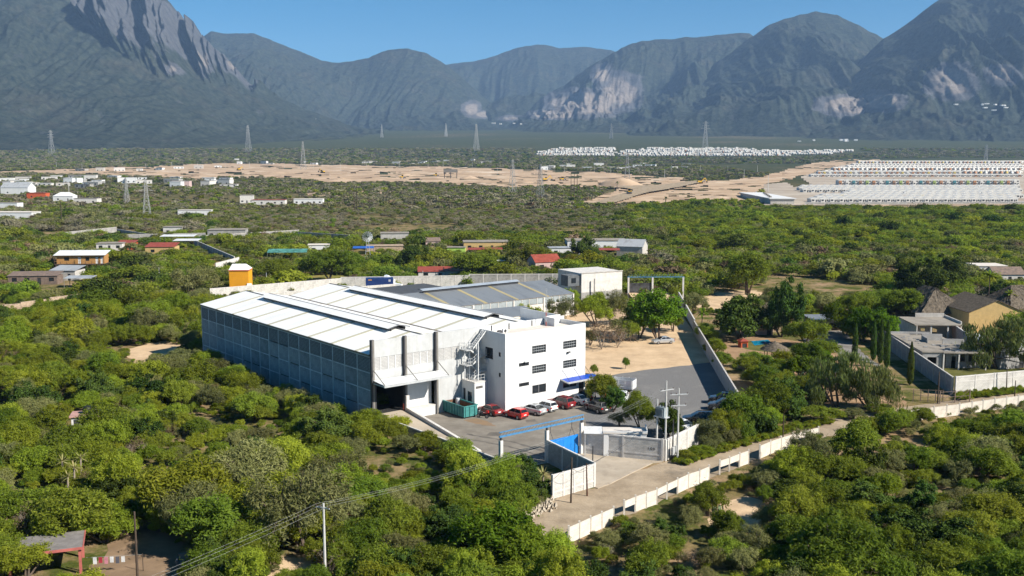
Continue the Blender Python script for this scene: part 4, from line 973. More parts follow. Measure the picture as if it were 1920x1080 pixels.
# ------------------------------------------------------------------ skip in the yard
DP = thing("waste_skip", "long teal steel skip holding scrap beside the dock", "skip", W(-6.9, 0.9, 0), TH)
M_TEAL = mat("weathered_teal_paint", (0.055, 0.23, 0.22), 0.6, var=.12, scale=1.4, stain=((0.16, 0.10, 0.06), 1.2, .6, .6)); M_RUST = mat("rusty_inner_steel", (0.16, 0.085, 0.05), .85, var=.2, scale=1.5)
for x0, x1, y0, y1 in ((0, .08, 0, 5.4), (2.3, 2.38, 0, 5.4)): boxobj("side_panel", M_TEAL, DP, x0, x1, y0, y1, .25, 1.75)
boxobj("end_panel", M_TEAL, DP, .081, 2.299, 0, .08, .25, 1.75); boxobj("end_panel", M_TEAL, DP, .081, 2.299, 5.32, 5.4, .25, 1.75)
boxobj("floor", M_RUST, DP, .081, 2.299, .081, 5.319, .25, .35)
m = MB(); m.box(.081, .1, .081, 5.319, .351, 1.7); m.box(2.28, 2.299, .081, 5.319, .351, 1.7); m.box(.101, 2.279, .081, .1, .351, 1.7); m.box(.101, 2.279, 5.3, 5.319, .351, 1.7); m.build("lining", M_RUST, DP)
for k in range(8):
    y = .3 + k * .68; boxobj("rib", M_TEAL, DP, -.09, -.001, y, y + .14, .3, 1.72); boxobj("rib", M_TEAL, DP, 2.381, 2.47, y, y + .14, .3, 1.72)
for x in (.25, 1.0, 1.9): boxobj("rib", M_TEAL, DP, x, x + .14, -.09, -.001, .3, 1.72)
m = MB(); m.box(-.1, 2.48, -.1, .05, 1.75, 1.87); m.box(-.1, 2.48, 5.35, 5.5, 1.75, 1.87); m.box(-.1, .06, .05, 5.35, 1.75, 1.87); m.box(2.32, 2.48, .05, 5.35, 1.75, 1.87); m.build("rim", M_TEAL, DP)
m = MB()
for k in range(40):
    x, y, z = random.uniform(.3, 2.1), random.uniform(.5, 3.4), random.uniform(.5, .95); a = random.uniform(.08, .25); m.box(x - a, x + a, y - a * .7, y + a * .7, z - .05, z + random.uniform(.02, .2), random.choice([0, 0, 1, 2]))
m.build("scrap_load", [mat("scrap_pale", (.55, .55, .52), .6), mat("scrap_grey", (.2, .2, .2), .6), mat("scrap_orange", (.45, .15, .04), .7)], DP)
for x in (.2, 2.0): boxobj("skid", M_DARKSTEEL, DP, x, x + .2, .1, 5.3, 0, .249)
# ------------------------------------------------------------------ vehicles
M_TYRE = mat("tyre_rubber", (0.018, 0.018, 0.018), 0.85); M_RIM = mat("alloy_rim", (0.42, 0.42, 0.43), 0.35, metal=0.6)
M_CGLASS = glass_mat("car_glass", (0.015, 0.018, 0.02), 0.04); M_TRIM = mat("black_plastic_trim", (0.025, 0.025, 0.025), 0.6)
M_TAIL = mat("red_lamp_lens", (0.42, 0.015, 0.012), 0.2); M_HEAD = mat("clear_lamp_lens", (0.65, 0.66, 0.68), 0.12); M_PLATE = mat("number_plate", (0.75, 0.75, 0.73), 0.5)
SPEC = {  # L, W, belt, roof, [(x, ztop, hw)...], cabin (rear base, rear roof, front roof, screen base)
 'sedan': (4.55, 1.78, .95, 1.45, [(-2.27, .72, .74), (-2.2, .92, .8), (-1.9, .99, .86), (-1.3, 1.0, .88), (0.9, .98, .89), (1.4, .9, .88), (2.0, .78, .84), (2.22, .66, .76), (2.27, .5, .7)], (-1.75, -.95, .25, 1.1)),
 'hatch': (3.75, 1.66, .96, 1.50, [(-1.87, .7, .74), (-1.84, .95, .78), (-1.6, .98, .82), (0.8, .97, .83), (1.15, .92, .82), (1.6, .8, .78), (1.83, .66, .7), (1.87, .5, .66)], (-1.83, -1.5, .2, 1.05)),
 'suv': (4.65, 1.9, 1.1, 1.72, [(-2.32, .75, .8), (-2.28, 1.08, .86), (-2.0, 1.13, .92), (1.0, 1.1, .94), (1.3, 1.06, .93), (2.0, .95, .9), (2.28, .8, .82), (2.32, .55, .76)], (-2.26, -1.85, .2, 1.1)),
 'pickup': (5.3, 1.9, 1.1, 1.8, [(-.75, 1.02, .92), (-.6, 1.1, .93), (1.2, 1.1, .94), (1.5, 1.06, .93), (2.3, 1.0, .9), (2.6, .85, .84), (2.65, .55, .78)], (-.72, -.5, .55, 1.25)),
}
def loft(st, zb):
    m = MB(); rings = []
    for (x, zt, hw) in st:
        mid = zb + (zt - zb) * .55
        rings.append([(x, -hw * .92, zb), (x, -hw, zb + .18), (x, -hw, mid), (x, -hw * .97, zt - .1), (x, -hw * .86, zt), (x, -hw * .4, zt + .02), (x, hw * .4, zt + .02), (x, hw * .86, zt), (x, hw * .97, zt - .1), (x, hw, mid), (x, hw, zb + .18), (x, hw * .92, zb)])
    n = 12; vs = [v for r in rings for v in r]; fs = []
    for j in range(len(rings) - 1):
        for k in range(n): fs.append((j * n + k, j * n + (k + 1) % n, (j + 1) * n + (k + 1) % n, (j + 1) * n + k))
    fs.append(tuple(range(n))); fs.append(tuple(range(len(rings) * n - 1, (len(rings) - 1) * n - 1, -1)))
    return m.add(vs, fs)
def wheel(rt, x, y, r=.33, w=.22):
    s = 1 if y > 0 else -1
    m = MB(); m.tube((x, y - w / 2, r), (x, y + w / 2, r), r, n=16); t = m.build("wheel", M_TYRE, rt)
    m = MB(); m.tube((x, y + s * (w / 2 - .02), r), (x, y + s * (w / 2 + .012), r), r * .64, n=12); m.build("rim", M_RIM, t)
def car(kind, label, colname, col, pos, heading, cat="car", metal=0.0, name="parked_car", group=None):
    L_, Wd, belt, roof, st, (rb, rr, fr_, sb_) = SPEC[kind]
    P = paint_mat("paint_" + colname, col, metal=metal)
    rt = thing(name, label, cat, pos, heading, group)
    body = loft(st, .24); hw = Wd / 2
    body.build("body", P, rt, smooth=False)
    b, t_ = hw * .86, hw * .66
    zb, zt = belt - .02, roof
    c = MB(); c.hexa([(rb, -b, zb), (sb_, -b, zb), (sb_, b, zb), (rb, b, zb)], [(rr, -t_, zt - .04), (fr_, -t_, zt - .04), (fr_, t_, zt - .04), (rr, t_, zt - .04)])
    c.hexa([(rr, -t_, zt - .04), (fr_, -t_, zt - .04), (fr_, t_, zt - .04), (rr, t_, zt - .04)], [(rr + .12, -t_ * .8, zt + .01), (fr_ - .15, -t_ * .8, zt + .01), (fr_ - .15, t_ * .8, zt + .01), (rr + .12, t_ * .8, zt + .01)])
    c.build("cabin", P, rt)
    def pane(name, q, off):
        q = [Vector(v) for v in q]; n = (q[1] - q[0]).cross(q[3] - q[0]).normalized()
        if n.dot(Vector(off)) < 0: n = -n
        cen = sum(q, Vector()) / 4; q = [cen + (v - cen) * .9 + n * .012 for v in q]
        MB().add(q + [v - n * .008 for v in q], [(0, 1, 2, 3), (7, 6, 5, 4), (0, 4, 5, 1), (1, 5, 6, 2), (2, 6, 7, 3), (3, 7, 4, 0)]).build(name, M_CGLASS, rt)
    z1 = zt - .06
    pane("windscreen", [(sb_, -b, zb + .04), (sb_, b, zb + .04), (fr_, t_, z1), (fr_, -t_, z1)], (1, 0, 0))
    pane("rear_window", [(rb, -b, zb + .1), (rb, b, zb + .1), (rr, t_, z1), (rr, -t_, z1)], (-1, 0, .3))
    n = 3 if kind == 'suv' else (1 if kind == 'pickup' else 2)
    for s in (-1, 1):
        for k in range(n):
            f0, f1 = k / n, (k + 1) / n
            lo0, lo1 = rb + (sb_ - rb) * (.06 + .88 * f0), rb + (sb_ - rb) * (.06 + .88 * f1); hi0, hi1 = rr + (fr_ - rr) * (.02 + .96 * f0), rr + (fr_ - rr) * (.02 + .96 * f1)
            pane("side_window", [(lo0, s * b, zb + .05), (lo1, s * b, zb + .05), (hi1, s * t_, z1), (hi0, s * t_, z1)], (0, s, 0))
        x0 = st[0][0]; 
        boxobj("tail_light", M_TAIL, rt, -L_ / 2 - .015, -L_ / 2 + .1, s * hw * .82 - .14, s * hw * .82 + .14, belt - .3, belt - .1)
        boxobj("headlight", M_HEAD, rt, L_ / 2 - .2, L_ / 2 - .02, s * hw * .68 - .16, s * hw * .68 + .16, .58, .74)
        boxobj("mirror", P, rt, sb_ - .35, sb_ - .2, s * (b + .02) - .02 + (0 if s > 0 else -.12), s * (b + .02) + .14 + (0 if s > 0 else -.12), belt, belt + .13)
    boxobj("bumper", M_TRIM, rt, -L_ / 2 - .03, -L_ / 2 + .12, -hw * .8, hw * .8, .28, .46)
    boxobj("number_plate", M_PLATE, rt, -L_ / 2 - .035, -L_ / 2 - .018, -.24, .24, .62, .76)
    wb = L_ * .29
    for x in (-wb - .05, wb + .02):
        for y in (-hw + .1, hw - .1): wheel(rt, x, y, .37 if kind in ('suv', 'pickup') else .31)
    if kind == 'suv':
        for s in (-1, 1): MB().beam((rr + .1, s * t_ * .85, zt + .04), (fr_ - .1, s * t_ * .85, zt + .04), .04, .05).build("roof_rail", M_TRIM, rt)
    if kind == 'pickup':
        for y in (-.93, .87): boxobj("bed_side", P, rt, -2.65, -.76, y, y + .06, .5, 1.08)
        boxobj("tailgate", P, rt, -2.66, -2.6, -.869, .869, .5, 1.05); boxobj("bed_floor", M_TRIM, rt, -2.599, -.76, -.869, .869, .5, .58)
        boxobj("chassis", M_TRIM, rt, -2.5, -.7, -.7, .7, .35, .499)
    return rt
HU = TH + math.pi / 2
def cp(px, py): p = at(px, py); return (p.x, p.y, .035)
car('sedan', "dark red sedan between the skip and the office corner", "dark_red", (.22, .012, .014), cp(919, 776), HU)
car('hatch', "bright red small hatchback at the office corner", "bright_red", (.55, .012, .01), cp(967, 783), HU + .12)
car('sedan', "silver sedan next to the bright red hatchback", "silver", (.55, .56, .56), cp(999, 775), HU + .12, metal=.4)
car('hatch', "white hatchback with dark rear glass beside the silver sedan", "white", (.78, .78, .77), cp(1023, 769.5), HU + .1)
car('suv', "maroon sport utility vehicle with a dark rear window", "maroon", (.19, .012, .02), cp(1051, 763), HU + .1)
car('sedan', "white sedan beside the maroon vehicle under the awning", "white", (.78, .78, .77), cp(1080, 756), HU + .1)
car('suv', "black off-road vehicle parked across by the entrance", "black", (.012, .012, .013), cp(1104, 748), HU - .9)
car('suv', "charcoal crossover standing alone below the office tree", "charcoal", (.035, .036, .04), cp(1119, 771), HU - .1)
car('hatch', "red car half hidden under the young trees", "bright_red", (.55, .012, .01), cp(1141, 752), HU + 2.6)
car('sedan', "white car behind the middle car park tree", "white", (.78, .78, .77), cp(1168, 752), HU + 2.3)
car('sedan', "silver car parked under the big tree on bare earth", "silver", (.55, .56, .56), cp(1243, 644), R(15) + math.pi, metal=.4)
car('suv', "black vehicle by the shaded boundary wall", "black", (.012, .012, .013), cp(1356, 756), R(170))
car('suv', "dark grey vehicle in front of the black one by the wall", "charcoal", (.035, .036, .04), cp(1356, 768), R(172))
car('suv', "black vehicle close behind the roadside wall", "black", (.012, .012, .013), cp(1310, 794), R(175))
car('sedan', "white car nosing behind the roadside wall", "white", (.78, .78, .77), cp(1280, 806), R(-60))
car('pickup', "small white pickup beside a grey house", "white", (.78, .78, .77), at(350, 432), R(10), name="pickup_truck", cat="pickup")
car('sedan', "dark car sheltered under the carport", "black", (.012, .012, .013), at(1562, 618), R(200))
car('sedan', "white car on the estate access road", "white", (.78, .78, .77), at(1418, 363) + Vector((0, 0, .55)), R(80))
# motorcycle
mc = thing("motorcycle", "parked motorcycle with a red seat beside the dark red sedan", "motorcycle", cp(905, 784), HU + .5)
for x in (-.65, .68):
    m = MB(); m.tube((x, -.06, .31), (x, .06, .31), .31, n=14); t = m.build("wheel", M_TYRE, mc)
    m = MB(); m.tube((x, -.065, .31), (x, .065, .31), .2, n=10); m.build("rim", M_RIM, t)
m = MB(); m.beam((-.65, 0, .32), (.2, 0, .5), .1, .12); m.beam((.2, 0, .5), (.45, 0, .9), .08, .1); m.beam((-.2, 0, .4), (-.4, 0, .75), .1, .1); m.box(-.25, .3, -.16, .16, .28, .6); m.build("frame", M_TRIM, mc)
m = MB(); m.hexa([(-.1, -.13, .72), (.4, -.15, .78), (.4, .15, .78), (-.1, .13, .72)], [(-.05, -.09, .92), (.35, -.1, 1.0), (.35, .1, 1.0), (-.05, .09, .92)]); m.build("fuel_tank", M_DARKSTEEL, mc)
m = MB(); m.box(-.75, -.1, -.13, .13, .74, .84); m.box(-.95, -.6, -.16, .16, .85, 1.15); m.build("seat", paint_mat("paint_bright_red", (.55, .012, .01)), mc)
m = MB(); m.tube((.5, -.35, 1.08), (.5, .35, 1.08), .02, n=5); m.tube((.68, -.09, .31), (.48, -.09, 1.08), .03, n=5); m.tube((.68, .09, .31), (.48, .09, 1.08), .03, n=5); m.build("handlebar", M_STEELL, mc)
# stake-bed truck
tr = thing("stake_truck", "white flatbed truck with slatted sides beside the office tree", "truck", cp(1158, 735), R(155))
boxobj("chassis", M_TRIM, tr, -2.6, 3.0, -.45, .45, .5, .75); boxobj("bed", M_STEELL, tr, -2.8, 1.0, -1.05, 1.05, .76, .9)
for k in range(5):
    z = .95 + k * .27
    for y in (-1.05, 1.0): boxobj("slat", paint_mat("paint_white", (.78, .78, .77)), tr, -2.8, .98, y, y + .05, z, z + .2)
    boxobj("slat", paint_mat("paint_white", (.78, .78, .77)), tr, -2.85, -2.8, -1.0, 1.0, z, z + .2)
for x in (-2.7, -1.6, -.5, .7):
    for y in (-1.12, 1.06): boxobj("stake", paint_mat("paint_white", (.78, .78, .77)), tr, x, x + .08, y, y + .055, .9, 2.35)
m = MB(); m.hexa([(1.1, -.98, .6), (2.9, -.95, .6), (2.9, .95, .6), (1.1, .98, .6)], [(1.15, -.85, 2.15), (2.3, -.82, 2.15), (2.3, .82, 2.15), (1.15, .85, 2.15)]); m.build("cab", paint_mat("paint_white", (.78, .78, .77)), tr)
m = MB(); m.add([(2.82, -.8, 1.2), (2.82, .8, 1.2), (2.42, .72, 2.02), (2.42, -.72, 2.02)], [(0, 1, 2, 3)]); m.build("windscreen", M_CGLASS, tr)
for x in (-1.7, 2.1):
    for y in (-.9, .9): wheel(tr, x, y, .4, .26)
# highway tractor and box trailer behind the wall
tp = at(742, 545); tt = thing("semi_truck", "white highway tractor with tall sleeper cab behind the inner wall", "truck", tp, R(-12))
PW = paint_mat("paint_white", (.78, .78, .77))
m = MB(); m.hexa([(-3.2, -1.2, 1.2), (-.6, -1.2, 1.2), (-.6, 1.2, 1.2), (-3.2, 1.2, 1.2)], [(-3.2, -1.15, 3.6), (-.4, -1.1, 3.1), (-.4, 1.1, 3.1), (-3.2, 1.15, 3.6)]); m.hexa([(-3.2, -1.1, 3.6), (-.9, -1.0, 3.15), (-.9, 1.0, 3.15), (-3.2, 1.1, 3.6)], [(-3.0, -.8, 4.4), (-2.2, -.75, 4.25), (-2.2, .75, 4.25), (-3.0, .8, 4.4)]); m.build("sleeper_cab", PW, tt)
m = MB(); m.hexa([(-.6, -1.0, .8), (2.0, -.85, .8), (2.0, .85, .8), (-.6, 1.0, .8)], [(-.6, -.95, 2.2), (1.8, -.75, 1.85), (1.8, .75, 1.85), (-.6, .95, 2.2)]); m.build("bonnet", PW, tt)
boxobj("side_window", M_CGLASS, tt, -1.4, -.7, -1.21, -1.19, 2.2, 2.9); m = MB(); m.add([(-.56, -.9, 2.22), (-.56, .9, 2.22), (-.44, .85, 3.0), (-.44, -.85, 3.0)], [(0, 1, 2, 3)]); m.build("windscreen", M_CGLASS, tt)
boxobj("bumper", M_DARKSTEEL, tt, 1.9, 2.2, -1.1, 1.1, .4, .9); boxobj("chassis", M_TRIM, tt, -6.5, 2.0, -.5, .5, .6, .95)
for x in (1.1, -4.4, -5.7):
    for y in (-1.0, 1.0): wheel(tt, x, y, .5, .3)
tb = thing("box_trailer", "dark blue shipping container trailer parked behind the wall", "trailer", at(686, 548), R(6))
MN = sheet_mat("navy_corrugated_steel", (.02, .045, .16), 'x', .3)
boxobj("container", MN, tb, 0, 7.6, 0, 2.5, 1.1, 3.9); boxobj("name_panel", mat("orange_lettering_patch", (.7, .3, .04), .6), tb, .7, 1.7, -.02, -.003, 3.3, 3.55); boxobj("marking_panel", mat("pale_marking", (.5, .5, .55), .6), tb, 6.3, 6.9, -.02, -.003, 2.9, 3.5)
boxobj("end_frame", M_STEELL, tb, 7.601, 7.7, 0, 2.5, 1.1, 3.9); boxobj("chassis", M_TRIM, tb, 0, 7.6, .6, 1.9, .7, 1.09)
for x in (.8, 2.0):
    for y in (.15, 2.35): wheel(tb, x, y, .5, .3)

# ------------------------------------------------------------------ poles and wires
M_POLE = mat("weathered_concrete_pole", (.55, .54, .51), .8, var=.08); M_WOOD = mat("dark_timber", (.085, .06, .042), .9, var=.15, scale=2); M_INS = mat("brown_insulator", (.08, .05, .04), .3); M_WIRE = mat("bare_aluminium_wire", (.36, .37, .36), .5); M_WIREB = mat("black_cable", (.03, .03, .03), .6)
def pole(name, label, P, h, r=.14, m=M_POLE, arms=(), arm_rz=0.6, lean=(0, 0), group=None, cat="utility pole"):
    rt = thing(name, label, cat, P, arm_rz, group)
    MB().tube((0, 0, -.1), (lean[0], lean[1], h), r, r * .62, n=8).build("shaft", m, rt)
    for z, w in arms:
        a = MB().box(-w / 2, w / 2, -.2, -.1, z, z + .1).build("crossarm", M_STEELL, rt)
        mi = MB()
        for x in (-w / 2 + .1, -w * .17, w / 2 - .1): mi.lathe([(.0, 0), (.06, .0), (.05, .08), (.07, .1), (.05, .16), (.0, .2)], 6, (x, -.15, z + .1))
        mi.build("insulators", M_INS, a)
    return rt
P1 = at(1231, 848); P2 = at(1247, 852); P3 = at(1270, 866)
pole("utility_pole", "short pale transformer pole left of the pair at the wall corner", P1, 7.0)
pole("utility_pole", "tall pale pole with a bare crossarm at the wall corner", P2, 9.6, arms=((8.4, 2.2),), arm_rz=.55)
pole("utility_pole", "tall pale pole with two loaded crossarms right of the transformer", P3, 9.4, arms=((8.6, 2.3), (7.2, 1.9)), arm_rz=.2)
tf = thing("transformer", "grey drum transformer bank hung between two poles", "transformer", ((P1.x + P2.x) / 2, (P1.y + P2.y) / 2, 4.9), math.atan2((P2 - P1).y, (P2 - P1).x))
boxobj("tank", mat("transformer_grey", (.30, .34, .35), .5), tf, -.55, .75, -.5, .35, 0, 1.25)
m = MB()
for k in range(6): m.box(-.5 + k * .2, -.46 + k * .2, -.62, -.5, .1, 1.1)
m.build("cooling_fins", mat("transformer_grey", (.30, .34, .35), .5), tf)
m = MB()
for x in (-.35, .1, .5): m.lathe([(0, 0), (.08, 0), (.06, .1), (.09, .14), (.05, .35), (0, .4)], 6, (x, -.1, 1.25))
m.build("bushings", M_INS, tf); boxobj("platform", M_STEELL, tf, -.9, .95, -.45, .45, -.12, -.001)
pole("cable_riser", "black conduit riser beside the meter boxes on the wall", at(1261, 862), 5.2, .11, M_DARKSTEEL, cat="pipe")
mbx = thing("meter_cabinet", "grey electricity meter cabinets fixed to the roadside wall", "cabinet", corner + Vector((1.0, .55, 0)), math.atan2(142.2 - corner.y, 33.2 - corner.x))
for k in range(2): boxobj("box", M_STEELL, mbx, k * .75, k * .75 + .6, -.35, -.12, .7, 1.7)
boxobj("conduit", M_DARKSTEEL, mbx, .3, .38, -.3, -.2, 0, .699)
P608 = Vector((-16.8, 87.0, 0))
pole("utility_pole", "slender pale pole with a small crossarm rising from the near scrub", P608, 7.2, arms=((6.8, 1.5),), arm_rz=-.45)
pole("timber_pole", "dark leaning timber post with yellow bands before the pale wall", at(1070.5, 943), 5.1, .11, M_WOOD, lean=(.15, .1), cat="pole")
pole("timber_pole", "rust brown timber post beside the driveway wall", at(1101, 930), 3.8, .1, mat("rusty_brown_post", (.11, .05, .03), .9), lean=(-.15, 0), cat="pole")
pole("timber_pole", "short black post rising behind the driveway wall corner", at(1111, 903), 4.3, .09, M_DARKSTEEL, cat="pole")
pole("timber_pole", "dark pole standing in the shaded yard at lower left", Vector((-33.3, 86.0, 0)), 6.8, .13, M_WOOD, cat="pole")
pole("timber_pole", "dark pole among roadside bushes right of centre", at(1468, 822), 3.4, .1, M_WOOD, cat="pole")
pole("timber_pole", "post at the gate of the walled garden", at(1758, 757), 5.0, .12, M_WOOD, cat="pole")
pole("timber_pole", "dark pole on the road verge at far right", at(1902, 750), 3.1, .1, M_WOOD, cat="pole")
pole("timber_pole", "leaning pole before the white right hand wall", at(1887, 736), 4.2, .1, M_WOOD, lean=(-.25, 0), cat="pole")
pole("street_lamp", "slim white lamp post behind the back wall", at(500, 538), 4.2, .08, M_WHITE, cat="lamp post")
pole("timber_pole", "bare pole beside the orange cube building path", at(299, 527), 4.2, .1, M_CONC, cat="pole")
pole("timber_pole", "pole beside the red roofs behind the back wall", at(793, 540), 5.0, .1, M_CONC, cat="pole")
pole("timber_pole", "tall tarred pole left of the stilted timber house", at(116, 421), 12.5, .28, M_WOOD, arms=(), cat="pole")
pole("timber_pole", "pale concrete pole in the distant village at left", at(130, 372), 13.5, .25, M_POLE, cat="pole")
for k, (x, y, h) in enumerate([(664.5, 397, 18.0), (669.5, 397, 17.5)]): pole("timber_pole", ("left" if k == 0 else "right") + " one of two dark poles standing in the olive scrub", at(x, y), h, .3, M_WOOD, cat="pole")
for k, (x, y, h) in enumerate([(1070.5, 376, 23), (1076.5, 374, 22), (1082, 374, 21)]): pole("timber_pole", ["left", "middle", "right"][k] + " one of three tall dark poles beside the earth mound", at(x, y), h, .3, M_WOOD, cat="pole")
for k in range(26):
    x = 60 + k * 52 + random.uniform(-15, 15); pole("street_pole", "thin distant pole along the graded earthworks", at(x, 315 + (8 if x > 900 else 0) + random.uniform(-3, 5)), random.uniform(10, 13), .22, M_POLE, group="poles along the earthworks", cat="pole")
for k, (x, y) in enumerate([(1440, 360), (1420, 325), (1395, 335), (1246, 334)]): pole("street_pole", ["tall pale lamp pole at the estate entrance", "lamp pole behind the estate entrance road", "lamp pole beside the sandy verge", "pale pole right of the earth mound"][k], at(x, y), 16 if k == 0 else 12, .28, M_POLE, cat="pole")

def wire(name, label, A, B, sag, r=.022, m=M_WIRE, n=22, group=None):
    A = Vector(A); B = Vector(B); mbw = MB(); prev = None
    for k in range(n + 1):
        t = k / n; p = A.lerp(B, t) - Vector((0, 0, sag * 4 * t * (1 - t)))
        if prev is not None: mbw.tube(prev, p, r, r, n=4, cap=False)
        prev = p
    o = mbw.build(name, m); return tag(o, label, "wire", group)
top = P608 + Vector((0, 0, 6.95)); ad = Vector((math.cos(-.45), math.sin(-.45), 0)); armE = P2 + Vector((0, 0, 8.55)); ae = Vector((math.cos(.55), math.sin(.55), 0))
LFT = Vector((-52.0, 46.0, 6.0))
for k, o in enumerate((-.65, -.1, .65)):
    w = ["upper", "middle", "lower"][k]
    wire("power_line", w + " overhead wire from the near pole to the transformer poles", top + ad * o + Vector((0, -.15, .2)), armE + ae * o * 1.4, 1.6, .007)
    wire("power_line", w + " overhead wire leaving the near pole toward the lower left", top + ad * o + Vector((0, -.15, .2)), LFT + ad * o, 1.4, .007)
wire("cable", "dark cable sagging across the driveway", at(1101, 930) + Vector((0, 0, 3.6)), P1 + Vector((0, 0, 4.4)), .5, .025, M_WIREB)
wire("cable", "dark cable from the banded post into the scrub", at(1070.5, 943) + Vector((.1, .1, 4.6)), at(960, 960) + Vector((0, 0, .6)), .4, .02, M_WIREB)
wire("cable", "thin wire above the pale roadside wall", at(1070.5, 943) + Vector((.1, .1, 4.0)), at(1101, 930) + Vector((0, 0, 3.2)), .5, .02, M_WIREB)

# ------------------------------------------------------------------ lattice pylons
def pylon_mesh(h, thick):
    m = MB(); bw = h * .085; levels = [0, .2, .38, .52, .63, .72, .8, .88, 1.0]
    def wd(f): return bw * (1 - f) ** 1.1 * 1.0 + h * .014 if f < .72 else h * .018 + bw * (.28 ** 1.1) * (1 - (f - .72) / .28)
    for a, b in zip(levels[:-1], levels[1:]):
        wa, wb = wd(a), wd(b)
        for sx in (-1, 1):
            for sy in (-1, 1):
                m.beam((sx * wa, sy * wa, a * h), (sx * wb, sy * wb, b * h), thick * 1.3, thick * 1.3)
        for (c0, c1) in (((-1, -1), (1, -1)), ((1, -1), (1, 1)), ((1, 1), (-1, 1)), ((-1, 1), (-1, -1))):
            m.beam((c0[0] * wa, c0[1] * wa, a * h), (c1[0] * wb, c1[1] * wb, b * h), thick * .8, thick * .8); m.beam((c1[0] * wa, c1[1] * wa, a * h), (c0[0] * wb, c0[1] * wb, b * h), thick * .8, thick * .8)
            m.beam((c0[0] * wb, c0[1] * wb, b * h), (c1[0] * wb, c1[1] * wb, b * h), thick * .7, thick * .7)
    return m
def arms_mesh(h, thick):
    m = MB()
    for f, l in ((.72, .17), (.82, .14), (.92, .11)):
        for s in (-1, 1):
            m.beam((0, 0, f * h), (s * l * h, 0, f * h), thick, thick); m.beam((0, 0, (f + .05) * h), (s * l * h, 0, f * h), thick * .8, thick * .8)
    return m
M_PYL = mat("galvanised_lattice", (.36, .36, .35), .6, var=.1)
PYL = [(276, 411, 337, "near lattice pylon among the village trees at left"), (238, 384, 336, "lattice pylon just behind the near left one"), (97, 291, 245, "lattice pylon standing on the far plain at left edge"),
       (466, 287, 236, "tall slim pylon on the plain below the cliffs"), (569, 319, 266, "broad topped pylon beyond the graded earth"), (893, 284, 234, "pylon in front of the small quarry"),
       (961, 364, 300, "pale pylon at the near edge of the earthworks"), (1013, 374, 308, "pylon right of the pale one at the earthworks"), (1176, 336, 286, "pylon behind the tan earth mound"), (1322, 278, 228, "pylon beyond the back estate"),
       (17, 242, 208, "faint pylon on the left mountain apron"), (155, 232, 203, "second faint pylon on the left apron"), (298, 226, 198, "faint pylon below the cliffs"), (451, 238, 211, "faint pylon right of the cliff foot"), (593, 250, 223, "faint pylon on the middle apron"), (716, 258, 234, "faint pylon left of the quarry"), (836, 256, 232, "faint pylon near the quarry track"), (1848, 302, 272, "pylon behind the right hand estate"), (1146, 260, 232, "faint pylon above the back estate")]
for i, (x, yb, yt, lab) in enumerate(PYL):
    P = at(x, yb); h = (yb - yt) * P.y / F
    th_ = max(.12, P.y / F * .27)
    rt = thing("pylon", lab, "pylon", P, .5 + i * .3, "power pylons across the plain")
    pylon_mesh(h, th_).build("tower", M_PYL, rt); arms_mesh(h, th_).build("crossarms", M_PYL, rt)

# ------------------------------------------------------------------ precast roadside fence
M_PRE = mat("pale_precast_concrete", (.66, .60, .52), .9, var=.09, scale=.9, bump=.2, fine=5, stain=((.40, .34, .28), .8, .58, .5))
fposts = [(1066, 1020), (1086, 1011), (1107, 1001), (1128, 992), (1150, 982), (1170, 969), (1191, 960), (1211, 953), (1231, 946), (1250, 936), (1270, 926), (1290, 916), (1311, 909), (1329, 901), (1349, 890), (1367, 884), (1386, 876), (1403, 870), (1424, 861), (1444, 852), (1464, 845), (1486, 838), (1510, 831), (1534, 825)]
fp2 = [(1700, 793), (1726, 788), (1750, 785), (1774, 782), (1798, 779), (1821, 775), (1842, 772), (1864, 769), (1886, 766), (1908, 763), (1932, 760)]
kinds = {0: [1, 1, 1, 1, 0, 2, 1, 1, 2, 2, 1, 1, 1, 0, 2, 2, 1, 0, 1, 1, 1, 2, 1], 1: [1, 1, 1, 1, 2, 1, 1, 1, 1, 1]}
for gi, fpts in enumerate((fposts, fp2)):
    P = [at(*p) for p in fpts]
    rt = thing("precast_fence", ["white precast panel fence with missing panels along the near side of the road", "far stretch of white precast fence at the right edge"][gi], "fence", P[0])
    O = P[0]
    for p in P:
        q = p - O; boxobj("post", M_PRE, rt, q.x - .09, q.x + .09, q.y - .09, q.y + .09, 0, 1.9)
    for a, b, k in zip(P[:-1], P[1:], kinds[gi]):
        if k == 0: continue
        d = (b - a); L1 = d.length; rz = math.atan2(d.y, d.x)
        for z0, z1 in (((.05, .58), (.6, 1.14), (1.16, 1.7)) if k == 1 else ((.92, 1.7),)):
            o = MB().box(.1, L1 - .1, -.035, .035, z0, z1).build("fence_panel", M_PRE, rt, a - O, rz)
